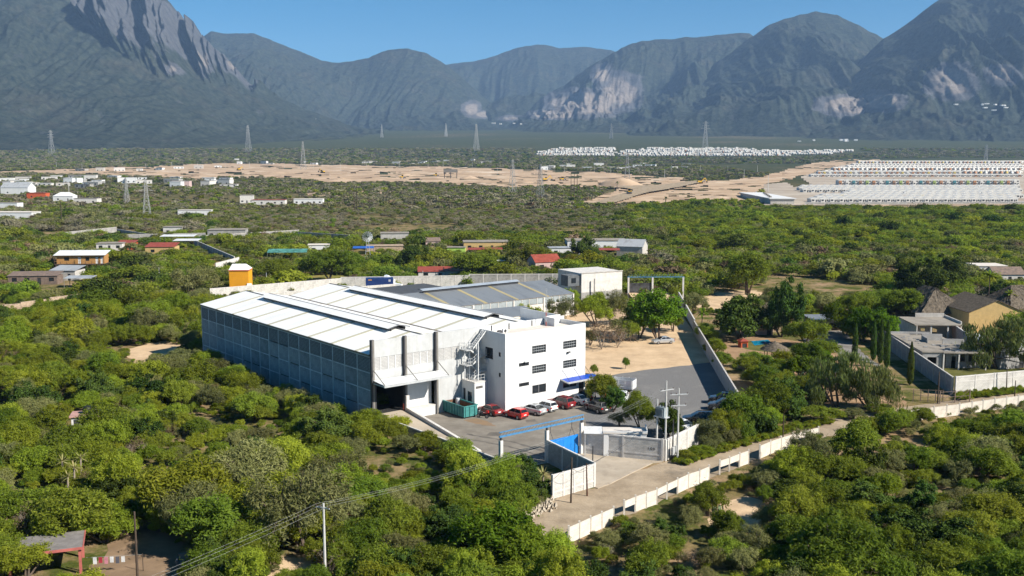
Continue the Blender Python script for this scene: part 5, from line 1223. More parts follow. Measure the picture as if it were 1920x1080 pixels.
# ------------------------------------------------------------------ houses
M_TERRA = mat("terracotta_red_sheet", (.30, .065, .04), .6, var=.12, scale=.8, stain=((.5, .3, .2), .6, .6, .4)); M_TIN = sheet_mat("bare_tin_roof", (.50, .51, .51), 'x', .3, metal=.3, dark=(.34, .33, .32)); M_WTIN = sheet_mat("white_tin_roof", (.74, .74, .73), 'x', .3)
M_YEL = mat("ochre_yellow_render", (.55, .38, .16), .85, var=.06); M_ORG = mat("bright_orange_render", (.75, .33, .015), .8, var=.04, scale=.5); M_PINK = mat("faded_pink_render", (.55, .40, .37), .85, var=.08); M_REDR = mat("red_orange_render", (.55, .11, .04), .8)
M_SLAB = mat("weathered_roof_slab", (.30, .265, .22), .92, var=.14, scale=.5, bump=.3, fine=4, stain=((.22, .19, .16), .5, .55, .7)); M_THATCH = mat("grey_palm_thatch", (.20, .165, .125), .98, scale=2.2, col2=(.085, .07, .055), bump=1.0, fine=9, spec=0); M_TIMB = mat("honey_timber_boarding", (.48, .255, .085), .8, scale=2.5, col2=(.33, .165, .055)); M_STONE = mat("rough_stone_wall", (.50, .38, .27), .95, scale=1.2, col2=(.27, .2, .14), bump=.8, fine=3)
M_TARP = mat("blue_tarpaulin", (.03, .12, .45), .5); M_TEALS = mat("teal_sheet", (.09, .27, .23), .6, var=.3, scale=.6); M_OLD = mat("rusted_old_tin", (.24, .17, .13), .8, scale=1.2, col2=(.13, .10, .085))
def house(label, px, py, w, d, h, wm=M_CONCL, rm=M_SLAB, rz=0.0, roof='flat', wins=2, door=True, name="house", group=None, cat="house", over=.25, parapet=0.0, simple=False):
    """front wall's middle stands at the pixel's ground point, front towards -y"""
    P = at(px, py); rt = thing(name, label, cat, P, rz, group)
    hol = []; n = wins + (1 if door else 0)
    if n:
        dslot = n // 2 if door else -1
        for k in range(n):
            c = -w / 2 + w * (k + .5) / n
            if k == dslot: hol.append((c - .5, c + .5, 0.0, min(2.1, h - .4), 'd'))
            else:
                ww = min(.75, w / n * .32); hol.append((c - ww, c + ww, .95, min(2.1, h - .35), 'w'))
    wall_holes(MB(), 'x', 0, .2, -w / 2, w / 2, 0, h, [q[:4] for q in hol]).build("front_wall", wm, rt)
    m = MB(); m.box(-w / 2, -w / 2 + .2, .201, d, 0, h); m.box(w / 2 - .2, w / 2, .201, d, 0, h); m.box(-w / 2 + .201, w / 2 - .201, d - .2, d, 0, h); m.build("wall", wm, rt)
    for (a, b, c, e, k) in hol: boxobj("door" if k == 'd' else "window", M_DARKSTEEL if k == 'd' else M_GLASS, rt, a, b, .12, .15, c, e)
    o = over
    if roof == 'flat':
        boxobj("roof_slab", rm, rt, -w / 2 - o, w / 2 + o, -o, d + o, h + .002, h + .18)
        if parapet:
            m = MB(); m.box(-w / 2 - o, w / 2 + o, -o, -o + .15, h + .181, h + parapet); m.box(-w / 2 - o, -w / 2 - o + .15, -o + .151, d + o, h + .181, h + parapet); m.box(w / 2 + o - .15, w / 2 + o, -o + .151, d + o, h + .181, h + parapet); m.build("parapet", wm, rt)
    elif roof == 'shed':
        MB().slab([(-w / 2 - o, -o, h + .1), (w / 2 + o, -o, h + .1), (w / 2 + o, d + o, h + .1 + d * .16), (-w / 2 - o, d + o, h + .1 + d * .16)], .08).build("roof", rm, rt)
    elif roof == 'gable':
        rh = d * .28
        m = MB(); m.slab([(-w / 2 - o, -o, h), (w / 2 + o, -o, h), (w / 2 + o, d / 2, h + rh), (-w / 2 - o, d / 2, h + rh)], .1); m.slab([(-w / 2 - o, d / 2, h + rh), (w / 2 + o, d / 2, h + rh), (w / 2 + o, d + o, h), (-w / 2 - o, d + o, h)], .1); m.build("roof", rm, rt)
        m = MB()
        for x in (-w / 2 + .02, w / 2 - .02): m.add([(x, .1, h), (x, d - .1, h), (x, d / 2, h + rh - .11)], [(0, 1, 2)])
        m.build("gable", wm, rt)
    elif roof == 'gablex':   # gable end to the viewer
        rh = w * .22
        m = MB(); m.slab([(-w / 2 - o, -o, h), (0, -o, h + rh), (0, d + o, h + rh), (-w / 2 - o, d + o, h)], .1); m.slab([(0, -o, h + rh), (w / 2 + o, -o, h), (w / 2 + o, d + o, h), (0, d + o, h + rh)], .1); m.build("roof", rm, rt)
        m = MB(); m.add([(-w / 2, 0, h), (w / 2, 0, h), (0, 0, h + rh - .1), (-w / 2, .2, h), (w / 2, .2, h), (0, .2, h + rh - .1)], [(0, 1, 2), (5, 4, 3)]); m.build("gable", wm, rt)
    elif roof == 'hip':
        rh = min(w, d) * .34; k = min(w, d) * .5
        m = MB(); e = [(-w / 2 - o, -o, h), (w / 2 + o, -o, h), (w / 2 + o, d + o, h), (-w / 2 - o, d + o, h)]; r0, r1 = ((-w / 2 + k, d / 2, h + rh), (w / 2 - k, d / 2, h + rh)) if w >= d else ((0, k, h + rh), (0, d - k, h + rh))
        if w >= d: m.add(e + [r0, r1], [(0, 1, 5, 4), (1, 2, 5), (2, 3, 4, 5), (3, 0, 4), (3, 2, 1, 0)])
        else: m.add(e + [r0, r1], [(0, 1, 4), (1, 2, 5, 4), (2, 3, 5), (3, 0, 4, 5), (3, 2, 1, 0)])
        m.build("roof", rm, rt)
    return rt
def canopy(label, px, py, w, d, h, rm, rz=0.0, name="open_shelter", tilt=.35, pm=M_STEELB, cat="shelter", z=None):
    P = at(px, py); rt = thing(name, label, cat, P, rz)
    MB().slab([(-w / 2, 0, h), (w / 2, 0, h), (w / 2, d, h + tilt), (-w / 2, d, h + tilt)], .08).build("roof_sheet", rm, rt)
    for x in (-w / 2 + .15, w / 2 - .15):
        for y in (.15, d - .15): boxobj("post", pm, rt, x - .07, x + .07, y - .07, y + .07, 0, h - .1 + tilt * y / d * .7)
    return rt

# --- right-hand plots: unfinished block house against the long shaded wall
wall_run("plot_wall", "long dark shaded wall beside the cypress row", Vector((70.1, 157.9, 0)), Vector((75.2, 206.0, 0)), 3.0, pm=mat("shaded_grey_panel", (.30, .30, .305), .9, var=.1), cm=M_CONC, bay=3.2)
wall_run("plot_wall", "white block wall facing the road at far right", Vector((70.5, 157.6, 0)), Vector((96.0, 166.5, 0)), 3.1, pm=block_mat("whitewashed_block", (.68, .65, .60), (.60, .57, .52), (.48, .45, .41), .4, .2), bay=4.0, band=2.2)
UH = thing("unfinished_house", "unfinished grey block house with flat slab roofs and open windows", "house", (73.2, 177.6, 0), -.06)
M_BL2 = block_mat("bare_grey_block", (.42, .41, .40), (.35, .345, .34), (.27, .265, .26), .4, .2)
wall_holes(MB(), 'x', 0, .2, 0, 3.2, 0, 3.0, [(.9, 2.5, 1.0, 2.2)]).build("front_wall", M_BL2, UH)
wall_holes(MB(), 'x', 1.4, 1.6, 4.6, 10.6, 0, 2.95, [(5.6, 6.4, .0, 2.1), (6.6, 8.0, 1.2, 2.5), (8.6, 10.2, 1.2, 2.5)]).build("front_wall", M_BL2, UH)
m = MB(); m.box(0, .2, .21, 19, 0, 3.0); m.box(3.2, 3.4, 0, 19, 0, 3.0); m.box(10.6, 10.8, 1.6, 8, 0, 2.95); m.box(3.41, 10.59, 7.8, 8, 0, 2.95); m.box(.21, 3.19, 18.8, 19, 0, 3); m.box(4.0, 4.4, 1.61, 3.5, 0, 2.9); m.build("wall", M_BL2, UH)
boxobj("roof_slab", M_SLAB, UH, -.1, 3.5, -.15, 19.1, 3.01, 3.2); boxobj("roof_slab", M_SLAB, UH, 3.55, 11.2, -.4, 8.2, 2.96, 3.15); boxobj("roof_slab", M_SLAB, UH, 3.55, 9.2, 8.21, 18.5, 2.9, 3.05)
for s in (3.55, 6.2, 10.9): boxobj("porch_column", M_CONCL, UH, s, s + .22, -.3, -.08, 0, 2.955)
m = MB(); m.box(6.3, 10.2, 8.0, 8.2, 3.16, 4.1); m.build("upstand_wall", M_BL2, UH); m = MB(); m.box(3.8, 7.6, 12.0, 12.2, 3.06, 4.3); m.box(3.8, 4.0, 9, 11.99, 3.06, 4.0); m.build("upstand_wall", M_BL2, UH); m = MB(); m.box(0, 7.5, 18.4, 18.6, 3.21, 3.6); m.build("upstand_wall", M_BL2, UH)
m = MB()
for k in range(26): x, y = random.uniform(4, 10.5), random.uniform(.3, 7.5); a = random.uniform(.06, .2); m.box(x - a * 2, x + a * 2, y - a, y + a, 3.151, 3.16 + a)
for k in range(14): x, y = random.uniform(.2, 3), random.uniform(3, 18); a = random.uniform(.06, .18); m.box(x - a * 2, x + a * 2, y - a, y + a, 3.201, 3.2 + a)
m.build("loose_blocks", M_BL2, UH)
UB = thing("unfinished_house", "smaller unfinished house with a two column porch behind the first", "house", (83.0, 205.5, 0), -.04)
wall_holes(MB(), 'x', 3.2, 3.4, 0, 9.5, 0, 3.2, [(2.2, 3.1, 0, 2.1), (4.6, 5.6, 1, 2.2)]).build("front_wall", M_CONCL, UB)
m = MB(); m.box(0, .2, -.5, 10, 0, 3.2); m.box(9.5, 9.7, 1.0, 10, 0, 3.9); m.build("wall", M_CONCL, UB); boxobj("roof_slab", M_SLAB, UB, -.3, 9.4, -.3, 10.2, 3.21, 3.42)
for s in (3.0, 6.4): boxobj("porch_column", M_CONCL, UB, s, s + .28, -.1, .18, 0, 3.2)
m = MB()
for k in range(18): x = random.uniform(2, 9); m.beam((x, random.uniform(.2, 2.5), random.uniform(.1, .5)), (x + random.uniform(-1.5, 1.5), random.uniform(.2, 2.8), random.uniform(.1, .9)), .12, .12)
m.build("timber_pile", mat("old_planks", (.4, .34, .26), .9), UB)
boxobj("parapet", M_CONC, UB, 3.2, 9.3, 9.5, 9.7, 3.43, 4.3)
wall_run("plot_wall", "pinkish wall stepping back beside the rear unfinished house", Vector((92.9, 214, 0)), Vector((87.8, 188, 0)), 3.2, pm=M_PINK, bay=5)
YG = house("yellow gabled hall with a grey block gable at the right", 1866, 622, 12, 14, 4.3, M_YEL, M_THATCH, 0.05, 'gablex', wins=0, door=False, name="gabled_hall", cat="hall")
TP = thing("thatched_hall", "large palm thatched hall behind the unfinished houses", "hall", (96.5, 232, 0), .1)
def hip_thatch(rt, w, d, h0, rh, seed=1, nm="thatch_roof"):
    rg = np.random.default_rng(seed); V = []; Fq = []
    nx = 28
    def face(a, b, c, e):   # shaggy layered face from eaves a-b to ridge c-e
        rows_ = 9
        for r in range(rows_):
            f0, f1 = r / rows_, (r + 1.35) / rows_
            for k in range(nx):
                u0, u1 = k / nx, (k + 1.15) / nx
                def pt(u, f): return np.array(a) * (1 - u) * (1 - f) + np.array(b) * u * (1 - f) + np.array(c) * u * f + np.array(e) * (1 - u) * f
                q = [pt(u0, f0), pt(u1, f0), pt(u1, min(1, f1)), pt(u0, min(1, f1))]
                lift = .10 + rg.random() * .12
                q[0] = q[0] + (0, 0, lift - rg.random() * .25); q[1] = q[1] + (0, 0, lift - rg.random() * .25)
                o = len(V); V.extend(q); Fq.append((o, o + 1, o + 2, o + 3))
    e = [(-w / 2, -d / 2, h0), (w / 2, -d / 2, h0), (w / 2, d / 2, h0), (-w / 2, d / 2, h0)]
    k = min(w, d) * .45
    r0, r1 = ((-w / 2 + k, 0, h0 + rh), (w / 2 - k, 0, h0 + rh)) if w >= d else ((0, -d / 2 + k, h0 + rh), (0, d / 2 - k, h0 + rh))
    if w >= d:
        face(e[0], e[1], r1, r0); face(e[2], e[3], r0, r1); face(e[1], e[2], r1, r1); face(e[3], e[0], r0, r0)
    else:
        face(e[0], e[1], r0, r0); face(e[2], e[3], r1, r1); face(e[1], e[2], r1, r0); face(e[3], e[0], r0, r1)
    link(nm, mesh_np(nm, V, Fq, M_THATCH), rt)
hip_thatch(TP, 13, 17, 2.7, 5.2)
for x in (-6, -2, 2, 6):
    for y in (-8, 8): boxobj("post", M_WOOD, TP, x - .13, x + .13, y - .13, y + .13, 0, 2.9)
boxobj("low_wall", M_REDR, TP, -6.3, 6.3, -7.9, -7.7, 0, .9); boxobj("floor", M_APRON, TP, -6.5, 6.5, -8.4, 8.4, 0, .12)
TP2 = thing("thatched_hall", "second thatched roof cut by the right edge", "hall", (118, 235, 0), .3); hip_thatch(TP2, 15, 13, 3.2, 4.6, 3)
for x in (-6.5, 0, 6.5): boxobj("post", M_WOOD, TP2, x - .13, x + .13, -6, -5.74, 0, 3.4)
house("ochre house wing under the thatched hall's left eaves", 1757, 592, 6, 6, 3, M_YEL, M_TERRA, .2, 'shed', wins=1)
house("white house with a red striped tile roof at the upper right", 1893, 532, 9, 7, 2.8, M_CONCL, M_OLD, 0, 'gable')
house("white walled house half hidden above the palm at right", 1860, 520, 9, 8, 3.5, M_WHITE, M_CREAM, 0)
house("grey tin roofed shed at the right edge", 1915, 690, 9, 9, 3.2, M_BL2, M_TIN, .25, 'shed', wins=0, name="shed", cat="shed")
pal = thing("palapa", "small round thatched palapa in the garden", "shelter", at(1452, 676))
pv = MB()
for r in range(5):
    pv.lathe([(2.7 - r * .52, 2.1 + r * .28), (2.05 - r * .5 if r < 4 else .05, 2.62 + r * .28)], 16)
pv.build("thatch_roof", M_THATCH, pal); MB().tube((0, 0, 0), (0, 0, 2.9), .12, n=6).build("post", M_WOOD, pal)
for k in range(6): a = k * math.pi / 3; MB().tube((1.9 * math.cos(a), 1.9 * math.sin(a), 0), (1.9 * math.cos(a), 1.9 * math.sin(a), 2.3), .07, n=5).build("post", M_WOOD, pal)
cpt = canopy("dark tin carport at the end of the garden drive", 1562, 622, 9.5, 6, 2.6, M_ROOFG, .05, "carport", .3)
boxobj("rear_wall", M_CONC, cpt, -4.6, 4.6, 5.7, 5.9, 0, 2.5)
pool = flat("swimming_pool", [at(1408, 640), at(1440, 637), at(1447, 643), at(1415, 648)], mat("turquoise_pool_water", (.01, .25, .42), .05, var=.15, scale=.6, spec=.6), .03)
tag(pool, "turquoise garden pool half hidden by trees", kind='structure')
house("little red pump house beside the pool", 1396, 652, 1.5, 1.5, 1.3, M_REDR, M_TERRA, .2, 'hip', wins=0, name="pump_house", cat="outbuilding")
house("red roofed garden house behind the pool", 1435, 628, 3.2, 3, 2.2, M_PINK, M_TERRA, 0, 'hip', wins=1)
gf = thing("garden_gate", "rusty tubular steel gate beside the shaded wall end", "gate", at(1762, 757), .22)
for x in (0, 2.6, 5.2): boxobj("post", M_OLD, gf, x - .06, x + .06, -.06, .06, 0, 2.0)
for x in (.07, 2.67):
    m = MB()
    for z in (.2, 1.0, 1.8): m.tube((x, 0, z), (x + 2.46, 0, z), .04, n=5)
    m.tube((x + .05, 0, .2), (x + 2.4, 0, 1.8), .03, n=5); m.build("gate_leaf", M_OLD, gf)
gf2 = thing("wire_fence", "rusty post and rail fence along the garden front", "fence", at(1712, 752), -.12)
for k in range(5): boxobj("post", M_OLD, gf2, k * 1.1 - .05, k * 1.1 + .05, -.05, .05, 0, 1.9)
m = MB(); m.tube((0, 0, 1.8), (4.4, 0, 1.8), .03, n=5); m.build("rail", M_OLD, gf2); m = MB(); m.tube((0, 0, .9), (4.4, 0, .9), .02, n=5); m.build("rail", M_OLD, gf2)

# --- lower left corner: red framed shelter, washing line, whitewashed hut
RS = thing("red_framed_shelter", "flat grey roofed shelter with red posts at the lower left corner", "shelter", at(152, 1075), 0.35)
boxobj("roof_slab", mat("dusty_grey_roof", (.22, .20, .185), .9, var=.12), RS, -6.0, .25, -.25, 4.2, 2.42, 2.58); m = MB(); m.box(-6.05, .3, -.34, -.251, 2.36, 2.6); m.box(.251, .34, -.25, 4.2, 2.36, 2.6); m.build("fascia", mat("faded_red_paint", (.42, .12, .10), .8), RS)
for x, y in ((0, 0), (0, 4), (-5.8, 0), (-5.8, 4)): boxobj("post", mat("faded_red_paint", (.42, .12, .10), .8), RS, x - .12, x + .12, y - .12, y + .12, 0, 2.42)
wl = thing("washing_line", "washing line of small clothes beside the red post", "washing line", at(163, 1075), .1)
MB().tube((0, 0, 1.5), (5, 0, 1.6), .012, n=4).build("line", M_WIRE, wl); MB().tube((5, 0, 0), (5, 0, 1.7), .04, n=5).build("post", M_WOOD, wl)
for k, c in enumerate([(.7, .7, .7), (.45, .04, .06), (.6, .25, .3), (.75, .75, .75), (.1, .1, .12), (.7, .7, .68)]): boxobj("garment", mat("cloth_%d" % k, c, .9), wl, .6 + k * .5, .92 + k * .5, -.015, .015, .85 + .1 * (k % 2), 1.49)
WT = thing("water_tank_hut", "little white hut with a black water tank on its pink edged roof", "outbuilding", at(160, 812), .25)
boxobj("wall", M_WHITE, WT, -1.7, 1.7, 0, 2.6, 0, 2.3); boxobj("roof_slab", mat("pink_edged_slab", (.48, .28, .24), .9, var=.15), WT, -1.95, 1.95, -.25, 2.85, 2.301, 2.5); boxobj("door", M_DARKSTEEL, WT, -1.4, -.8, -.03, -.002, 0.02, 1.95)
MB().lathe([(0, 0), (.55, 0), (.58, .1), (.58, .75), (.4, .95), (.2, 1.02), (0, 1.05)], 14, (.2, 1.3, 2.501)).build("water_tank", mat("black_polythene", (.015, .015, .016), .45), WT, smooth=True)
wall_run("garden_wall", "broken whitewashed wall below the white hut", at(98, 830), at(172, 806), 1.1, pm=M_CONCL, bay=2.0)
sofa = thing("dumped_armchair", "grey dumped armchair in the clearing", "armchair", at(347, 1062), .2)
boxobj("seat", mat("grey_cloth", (.23, .21, .19), .95), sofa, -.6, .6, -.4, .4, 0, .5); boxobj("backrest", mat("grey_cloth", (.23, .21, .19), .95), sofa, -.6, .6, .401, .65, 0, 1.1)
for x in (-.78, .601): boxobj("armrest", mat("grey_cloth", (.23, .21, .19), .95), sofa, x, x + .18, -.4, .6, 0, .75)
# limestone rubble by the road
rg = np.random.default_rng(5); m = MB()
for k in range(420):
    t = rg.random(); p = at(955 + 75 * t + rg.normal() * 6, 985 - 42 * t + rg.normal() * 7); a = .08 + rg.random() * .22
    c = Vector((p.x, p.y, a * .4 + rg.random() * .35)); pts = [c + Vector(v) * a for v in ((1, .2, -.3), (-.9, .5, -.3), (-.2, -1, -.4), (.1, .1, .9))]
    m.add(pts, [(0, 1, 2), (0, 3, 1), (1, 3, 2), (2, 3, 0)])
tag(m.build("rubble", mat("pale_limestone_rubble", (.42, .36, .28), .95, var=.15)), "bank of pale limestone rubble beside the road", kind='stuff')
# dry stone wall at the left edge
SWl = [at(-30, 590), at(40, 584), at(95, 577), at(150, 570)]
for k, (a, b) in enumerate(zip(SWl[:-1], SWl[1:])):
    wall_run("stone_wall", ["left", "middle", "right"][k] + " length of pale rubble wall at the left edge", a, b, 2.0 + .3 * k, pm=M_STONE, cm=M_STONE, bay=3.5, th=.5)

# --- the village behind
SH = thing("stilted_timber_house", "honey coloured timber house on stilts under a white tin roof", "house", at(152, 508), .08)
boxobj("platform", M_WOOD, SH, -8, 8, -1.2, 5, 2.2, 2.4)
wall_holes(MB(), 'x', 0, .2, -7.6, 7.6, 2.4, 5.2, [(-5.2, -3.6, 3.4, 4.6), (-.8, .2, 2.4, 4.6), (1.6, 2.8, 3.3, 4.6), (4.8, 5.7, 2.4, 4.6), (6.4, 7.2, 2.4, 4.6)]).build("front_wall", M_TIMB, SH)
m = MB(); m.box(-7.6, -7.4, .201, 4.8, 2.4, 5.2); m.box(7.4, 7.6, .201, 4.8, 2.4, 5.2); m.box(-7.4, 7.4, 4.6, 4.8, 2.4, 5.2); m.build("wall", M_TIMB, SH)
for a, b, c in ((-.8, .2, M_WHITE), (4.8, 5.7, M_WHITE), (6.4, 7.2, M_WHITE)): boxobj("door", c, SH, a, b, .1, .14, 2.41, 4.6)
for a, b in ((-5.2, -3.6), (1.6, 2.8)): boxobj("window", M_GLASS, SH, a, b, .1, .13, 3.35, 4.6)
MB().slab([(-8.4, -.8, 5.3), (8.2, -.8, 5.3), (8.2, 5.4, 6.4), (-8.4, 5.4, 6.4)], .1).build("roof", M_WTIN, SH)
for k in range(9): boxobj("balustrade_post", M_WOOD, SH, -8 + k * 1.98, -7.9 + k * 1.98, -1.2, -1.1, 2.41, 3.3 if k % 4 else 5.25)
boxobj("balustrade_rail", M_TIMB, SH, -8, 8, -1.18, -1.12, 3.31, 3.4)
for x in (-7.5, -2.5, 2.5, 7.5):
    for y in (-1, 4.5): boxobj("stilt", M_WOOD, SH, x - .15, x + .15, y - .15, y + .15, 0, 2.199)
boxobj("lower_wall", M_YEL, SH, 3, 7, 1, 1.2, 0, 2.198)
V_ = [  # label, px, py, w, d, h, wall, roof, rz, style, wins
 ("long dark stable shed with a patched tin roof", 62, 534, 14, 5, 2.6, M_OLD, M_OLD, .1, 'shed', 3), ("stable end with a pale tin roof beside the stilted house", 118, 526, 8, 6, 3.0, M_CONC, M_TIN, -.1, 'shed', 1),
 ("low grey house with a terracotta porch behind the stilted house", 205, 470, 10, 7, 2.8, M_CONCL, M_SLAB, .1, 'flat', 2), ("terracotta roofed hut right of the grey porch house", 235, 468, 7, 5, 2.6, M_REDR, M_TERRA, 0, 'shed', 1),
 ("yellow and terracotta house behind the thicket", 300, 478, 11, 7, 3.0, M_YEL, M_TERRA, .05, 'shed', 1), ("grey flat roofed house with a row of dark openings", 425, 446, 17, 9, 3.6, M_BLOCKD, M_SLAB, .12, 'flat', 4),
 ("small pale grey house above a long block wall", 324, 440, 9, 7, 3.6, M_CONCL, M_SLAB, .05, 'flat', 1), ("white arcaded ruin among village trees", 365, 407, 20, 5, 4.2, M_WHITE, M_CREAM, .1, 'flat', 5),
 ("pale two storey block standing alone in the scrub", 463, 381, 10.5, 8, 6.2, M_CONCL, M_SLAB, .2, 'flat', 2), ("long low house with a terracotta edge", 503, 384, 25, 9, 3.6, M_CONCL, M_TERRA, .05, 'flat', 4),
 ("white row of rooms at the right end of the village", 578, 383, 22, 8, 4.0, M_WHITE, M_CREAM, .05, 'flat', 4), ("white compound wall house at the left edge", 18, 413, 26, 12, 4.5, M_WHITE, M_CREAM, 0, 'flat', 1),
 ("white industrial shed with a blue door at far left", 27, 364, 25, 16, 6.0, M_WHITE, M_TIN, .0, 'gable', 1), ("bright orange building beside a yellow tree", 68, 372, 16, 8, 4.5, M_REDR, M_TERRA, 0, 'flat', 1),
 ("white house at the left edge below the orange building", 12, 394, 15, 9, 5, M_WHITE, M_SLAB, 0, 'flat', 2), ("white domed canopy house left of centre village", 118, 377, 16, 9, 4, M_WHITE, M_WHITE, 0, 'hip', 1),
 ("ruined white house among trees right of the canopy house", 160, 382, 18, 9, 4, M_CONCL, M_SLAB, 0, 'flat', 2), ("small white block house near the teal shed", 598, 475, 8, 5, 3.2, M_WHITE, M_CREAM, .15, 'flat', 1),
 ("grey house with a deep overhang behind the windmill", 740, 455, 12, 8, 4.0, M_CONC, M_SLAB, .1, 'flat', 2), ("stone walled pen beside the windmill", 722, 474, 14, 6, 2.6, M_STONE, M_STONE, .15, 'flat', 0),
 ("yellow house with a grey roof and red porch", 912, 470, 18, 9, 3.4, M_YEL, M_SLAB, .08, 'flat', 3), ("lime green garden house among the trees", 855, 476, 7, 4, 2.4, mat("lime_green_render", (.42, .62, .12), .8), M_SLAB, 0, 'flat', 0),
 ("small brown roofed hut behind the warehouse trees", 812, 464, 6, 5, 2.6, M_PINK, M_OLD, .2, 'gable', 1), ("long white building behind the red roofs", 1120, 470, 24, 10, 4.0, M_WHITE, M_SLAB, .05, 'flat', 3),
 ("low white building left of the dark tree", 1065, 480, 14, 6, 3.0, M_WHITE, M_TIN, .1, 'flat', 2), ("grey gabled tin shed at the end of the white building", 1180, 480, 10, 9, 3.6, M_CONC, M_TIN, -.35, 'gable', 0),
 ("red tiled house with a cross gable", 1028, 508, 9, 8, 3.0, M_PINK, M_TERRA, .35, 'gable', 1), ("house with two bright red roofs left of the wall end", 812, 523, 9, 6, 2.2, M_CONCL, M_TERRA, .08, 'shed', 1),
 ("narrow red roofed shed beside the two red roofs", 852, 523, 6, 5, 2.4, M_CONC, M_TERRA, .05, 'shed', 0), ("pink fronted house in the middle distance", 337, 351, 20, 9, 6.5, M_PINK, M_SLAB, 0, 'flat', 2)]
for (lab, px, py, w, d, h, wm, rm, rz, st, wi) in V_: house(lab, px, py, w, d, h, wm, rm, rz, st, wi, door=wi > 0)
canopy("larger white tin canopy in the village", 332, 462, 14, 6, 4.2, M_WTIN, .05); canopy("smaller white tin canopy below the larger one", 348, 470, 10, 6, 4.0, M_WTIN, .05); canopy("small open shed with a pale tin roof by the stable", 146, 540, 8, 4.5, 2.8, M_TIN, .05)
canopy("flat red canopy beside the yellow house", 910, 482, 13, 5, 2.8, M_TERRA, .05); canopy("red porch roof before the white building", 1132, 484, 12, 5, 3.0, M_TERRA, -.05); canopy("teal sheeted shelter among the trees", 538, 490, 14, 5, 3.2, M_TEALS, .1, tilt=.9); canopy("blue tarpaulin shelter by the windmill", 681, 478, 8, 5, 2.6, M_TARP, .1)
canopy("white sheet roof in the trees left of the red tiled house", 935, 500, 5, 3, 2.0, M_WTIN, 0)
OB = thing("orange_tower_block", "bright orange cube with a white gabled top above the back wall", "tower", at(449, 553), .05)
boxobj("wall", M_ORG, OB, -2.6, 2.6, 0, 5, 0, 6.6); m = MB(); m.box(-2.75, 2.75, -.15, 5.15, 6.601, 6.85); m.build("cornice", M_REDR, OB); m = MB(); m.add([(-2.7, -.1, 6.86), (2.7, -.1, 6.86), (2.7, 5.1, 6.86), (-2.7, 5.1, 6.86), (-2.2, 2.5, 8.3), (1.6, 2.5, 8.3)], [(0, 1, 5, 4), (1, 2, 5), (2, 3, 4, 5), (3, 0, 4)]); m.build("roof", M_WHITE, OB)
m = MB(); m.hexa([(2.2, -3.5, 0), (4.6, -3.5, 0), (4.6, 0, 0), (2.2, 0, 0)], [(2.2, -3.5, .4), (4.6, -3.5, .4), (3.4, -.05, 3.2), (2.2, -.05, 3.2)]); m.build("stair_wall", M_CONCL, OB)
wall_run("village_wall", "long pale wall left of the grey village house", at(238, 452), at(385, 449), 3.0, bay=6, pm=M_BLOCKD, cm=M_CONC); wall_run("village_wall", "wall in front of the grey village house", at(385, 452), at(560, 441), 2.6, bay=6, pm=M_BLOCKD, cm=M_CONC); wall_run("village_wall", "white wall stretch above the stilted house", at(118, 448), at(218, 437), 3.0, bay=6, pm=M_BLOCKD, cm=M_CONC); wall_run("village_wall", "shaded wall running down from the white canopies", at(365, 462), at(440, 496), 2.8, bay=5, pm=M_BLOCKD); wall_run("village_wall", "white garden wall behind the orange cube", at(405, 508), at(448, 496), 2.6, bay=5, pm=M_CONCL); wall_run("village_wall", "grey wall running right across the scrub", at(560, 446), at(655, 452), 2.8, bay=7, pm=M_BLOCKD); wall_run("village_wall", "dark wall behind the stilted house", at(220, 440), at(290, 452), 2.8, bay=6, pm=M_BLOCKD)
WM = thing("windmill", "multi bladed farm windmill standing above the trees", "windmill", at(690, 492), .1)
for a in range(4):
    x, y = (1, -1)[a & 1] * 1.1, (1, -1)[a >> 1] * 1.1; MB().beam((x, y, 0), (x * .15, y * .15, 9.2), .09, .09).build("tower_leg", M_STEELL, WM)
m = MB()
for z in (2, 4, 6):
    k = 1.1 * (1 - z / 9.2 * .85)
    for (a, b) in (((-k, -k), (k, -k)), ((k, -k), (k, k)), ((k, k), (-k, k)), ((-k, k), (-k, -k))): m.beam((a[0], a[1], z), (b[0], b[1], z), .06, .06)
m.build("cross_brace", M_STEELL, WM)
for k in range(16):
    a = k * math.pi / 8; c, s = math.cos(a), math.sin(a); c2, s2 = math.cos(a + .22), math.sin(a + .22)
    MB().add([(c * .5, -.5, 9.2 + s * .5), (c * 1.9, -.5, 9.2 + s * 1.9), (c2 * 1.9, -.38, 9.2 + s2 * 1.9), (c2 * .5, -.42, 9.2 + s2 * .5)], [(0, 1, 2, 3)]).build("blade", M_STEELL, WM)
m = MB(); m.tube((0, -.6, 9.2), (0, .6, 9.2), .14, n=8); m.build("hub", M_DARKSTEEL, WM); boxobj("tail_vane", M_STEELL, WM, -.03, .03, .8, 2.4, 8.8, 9.7)

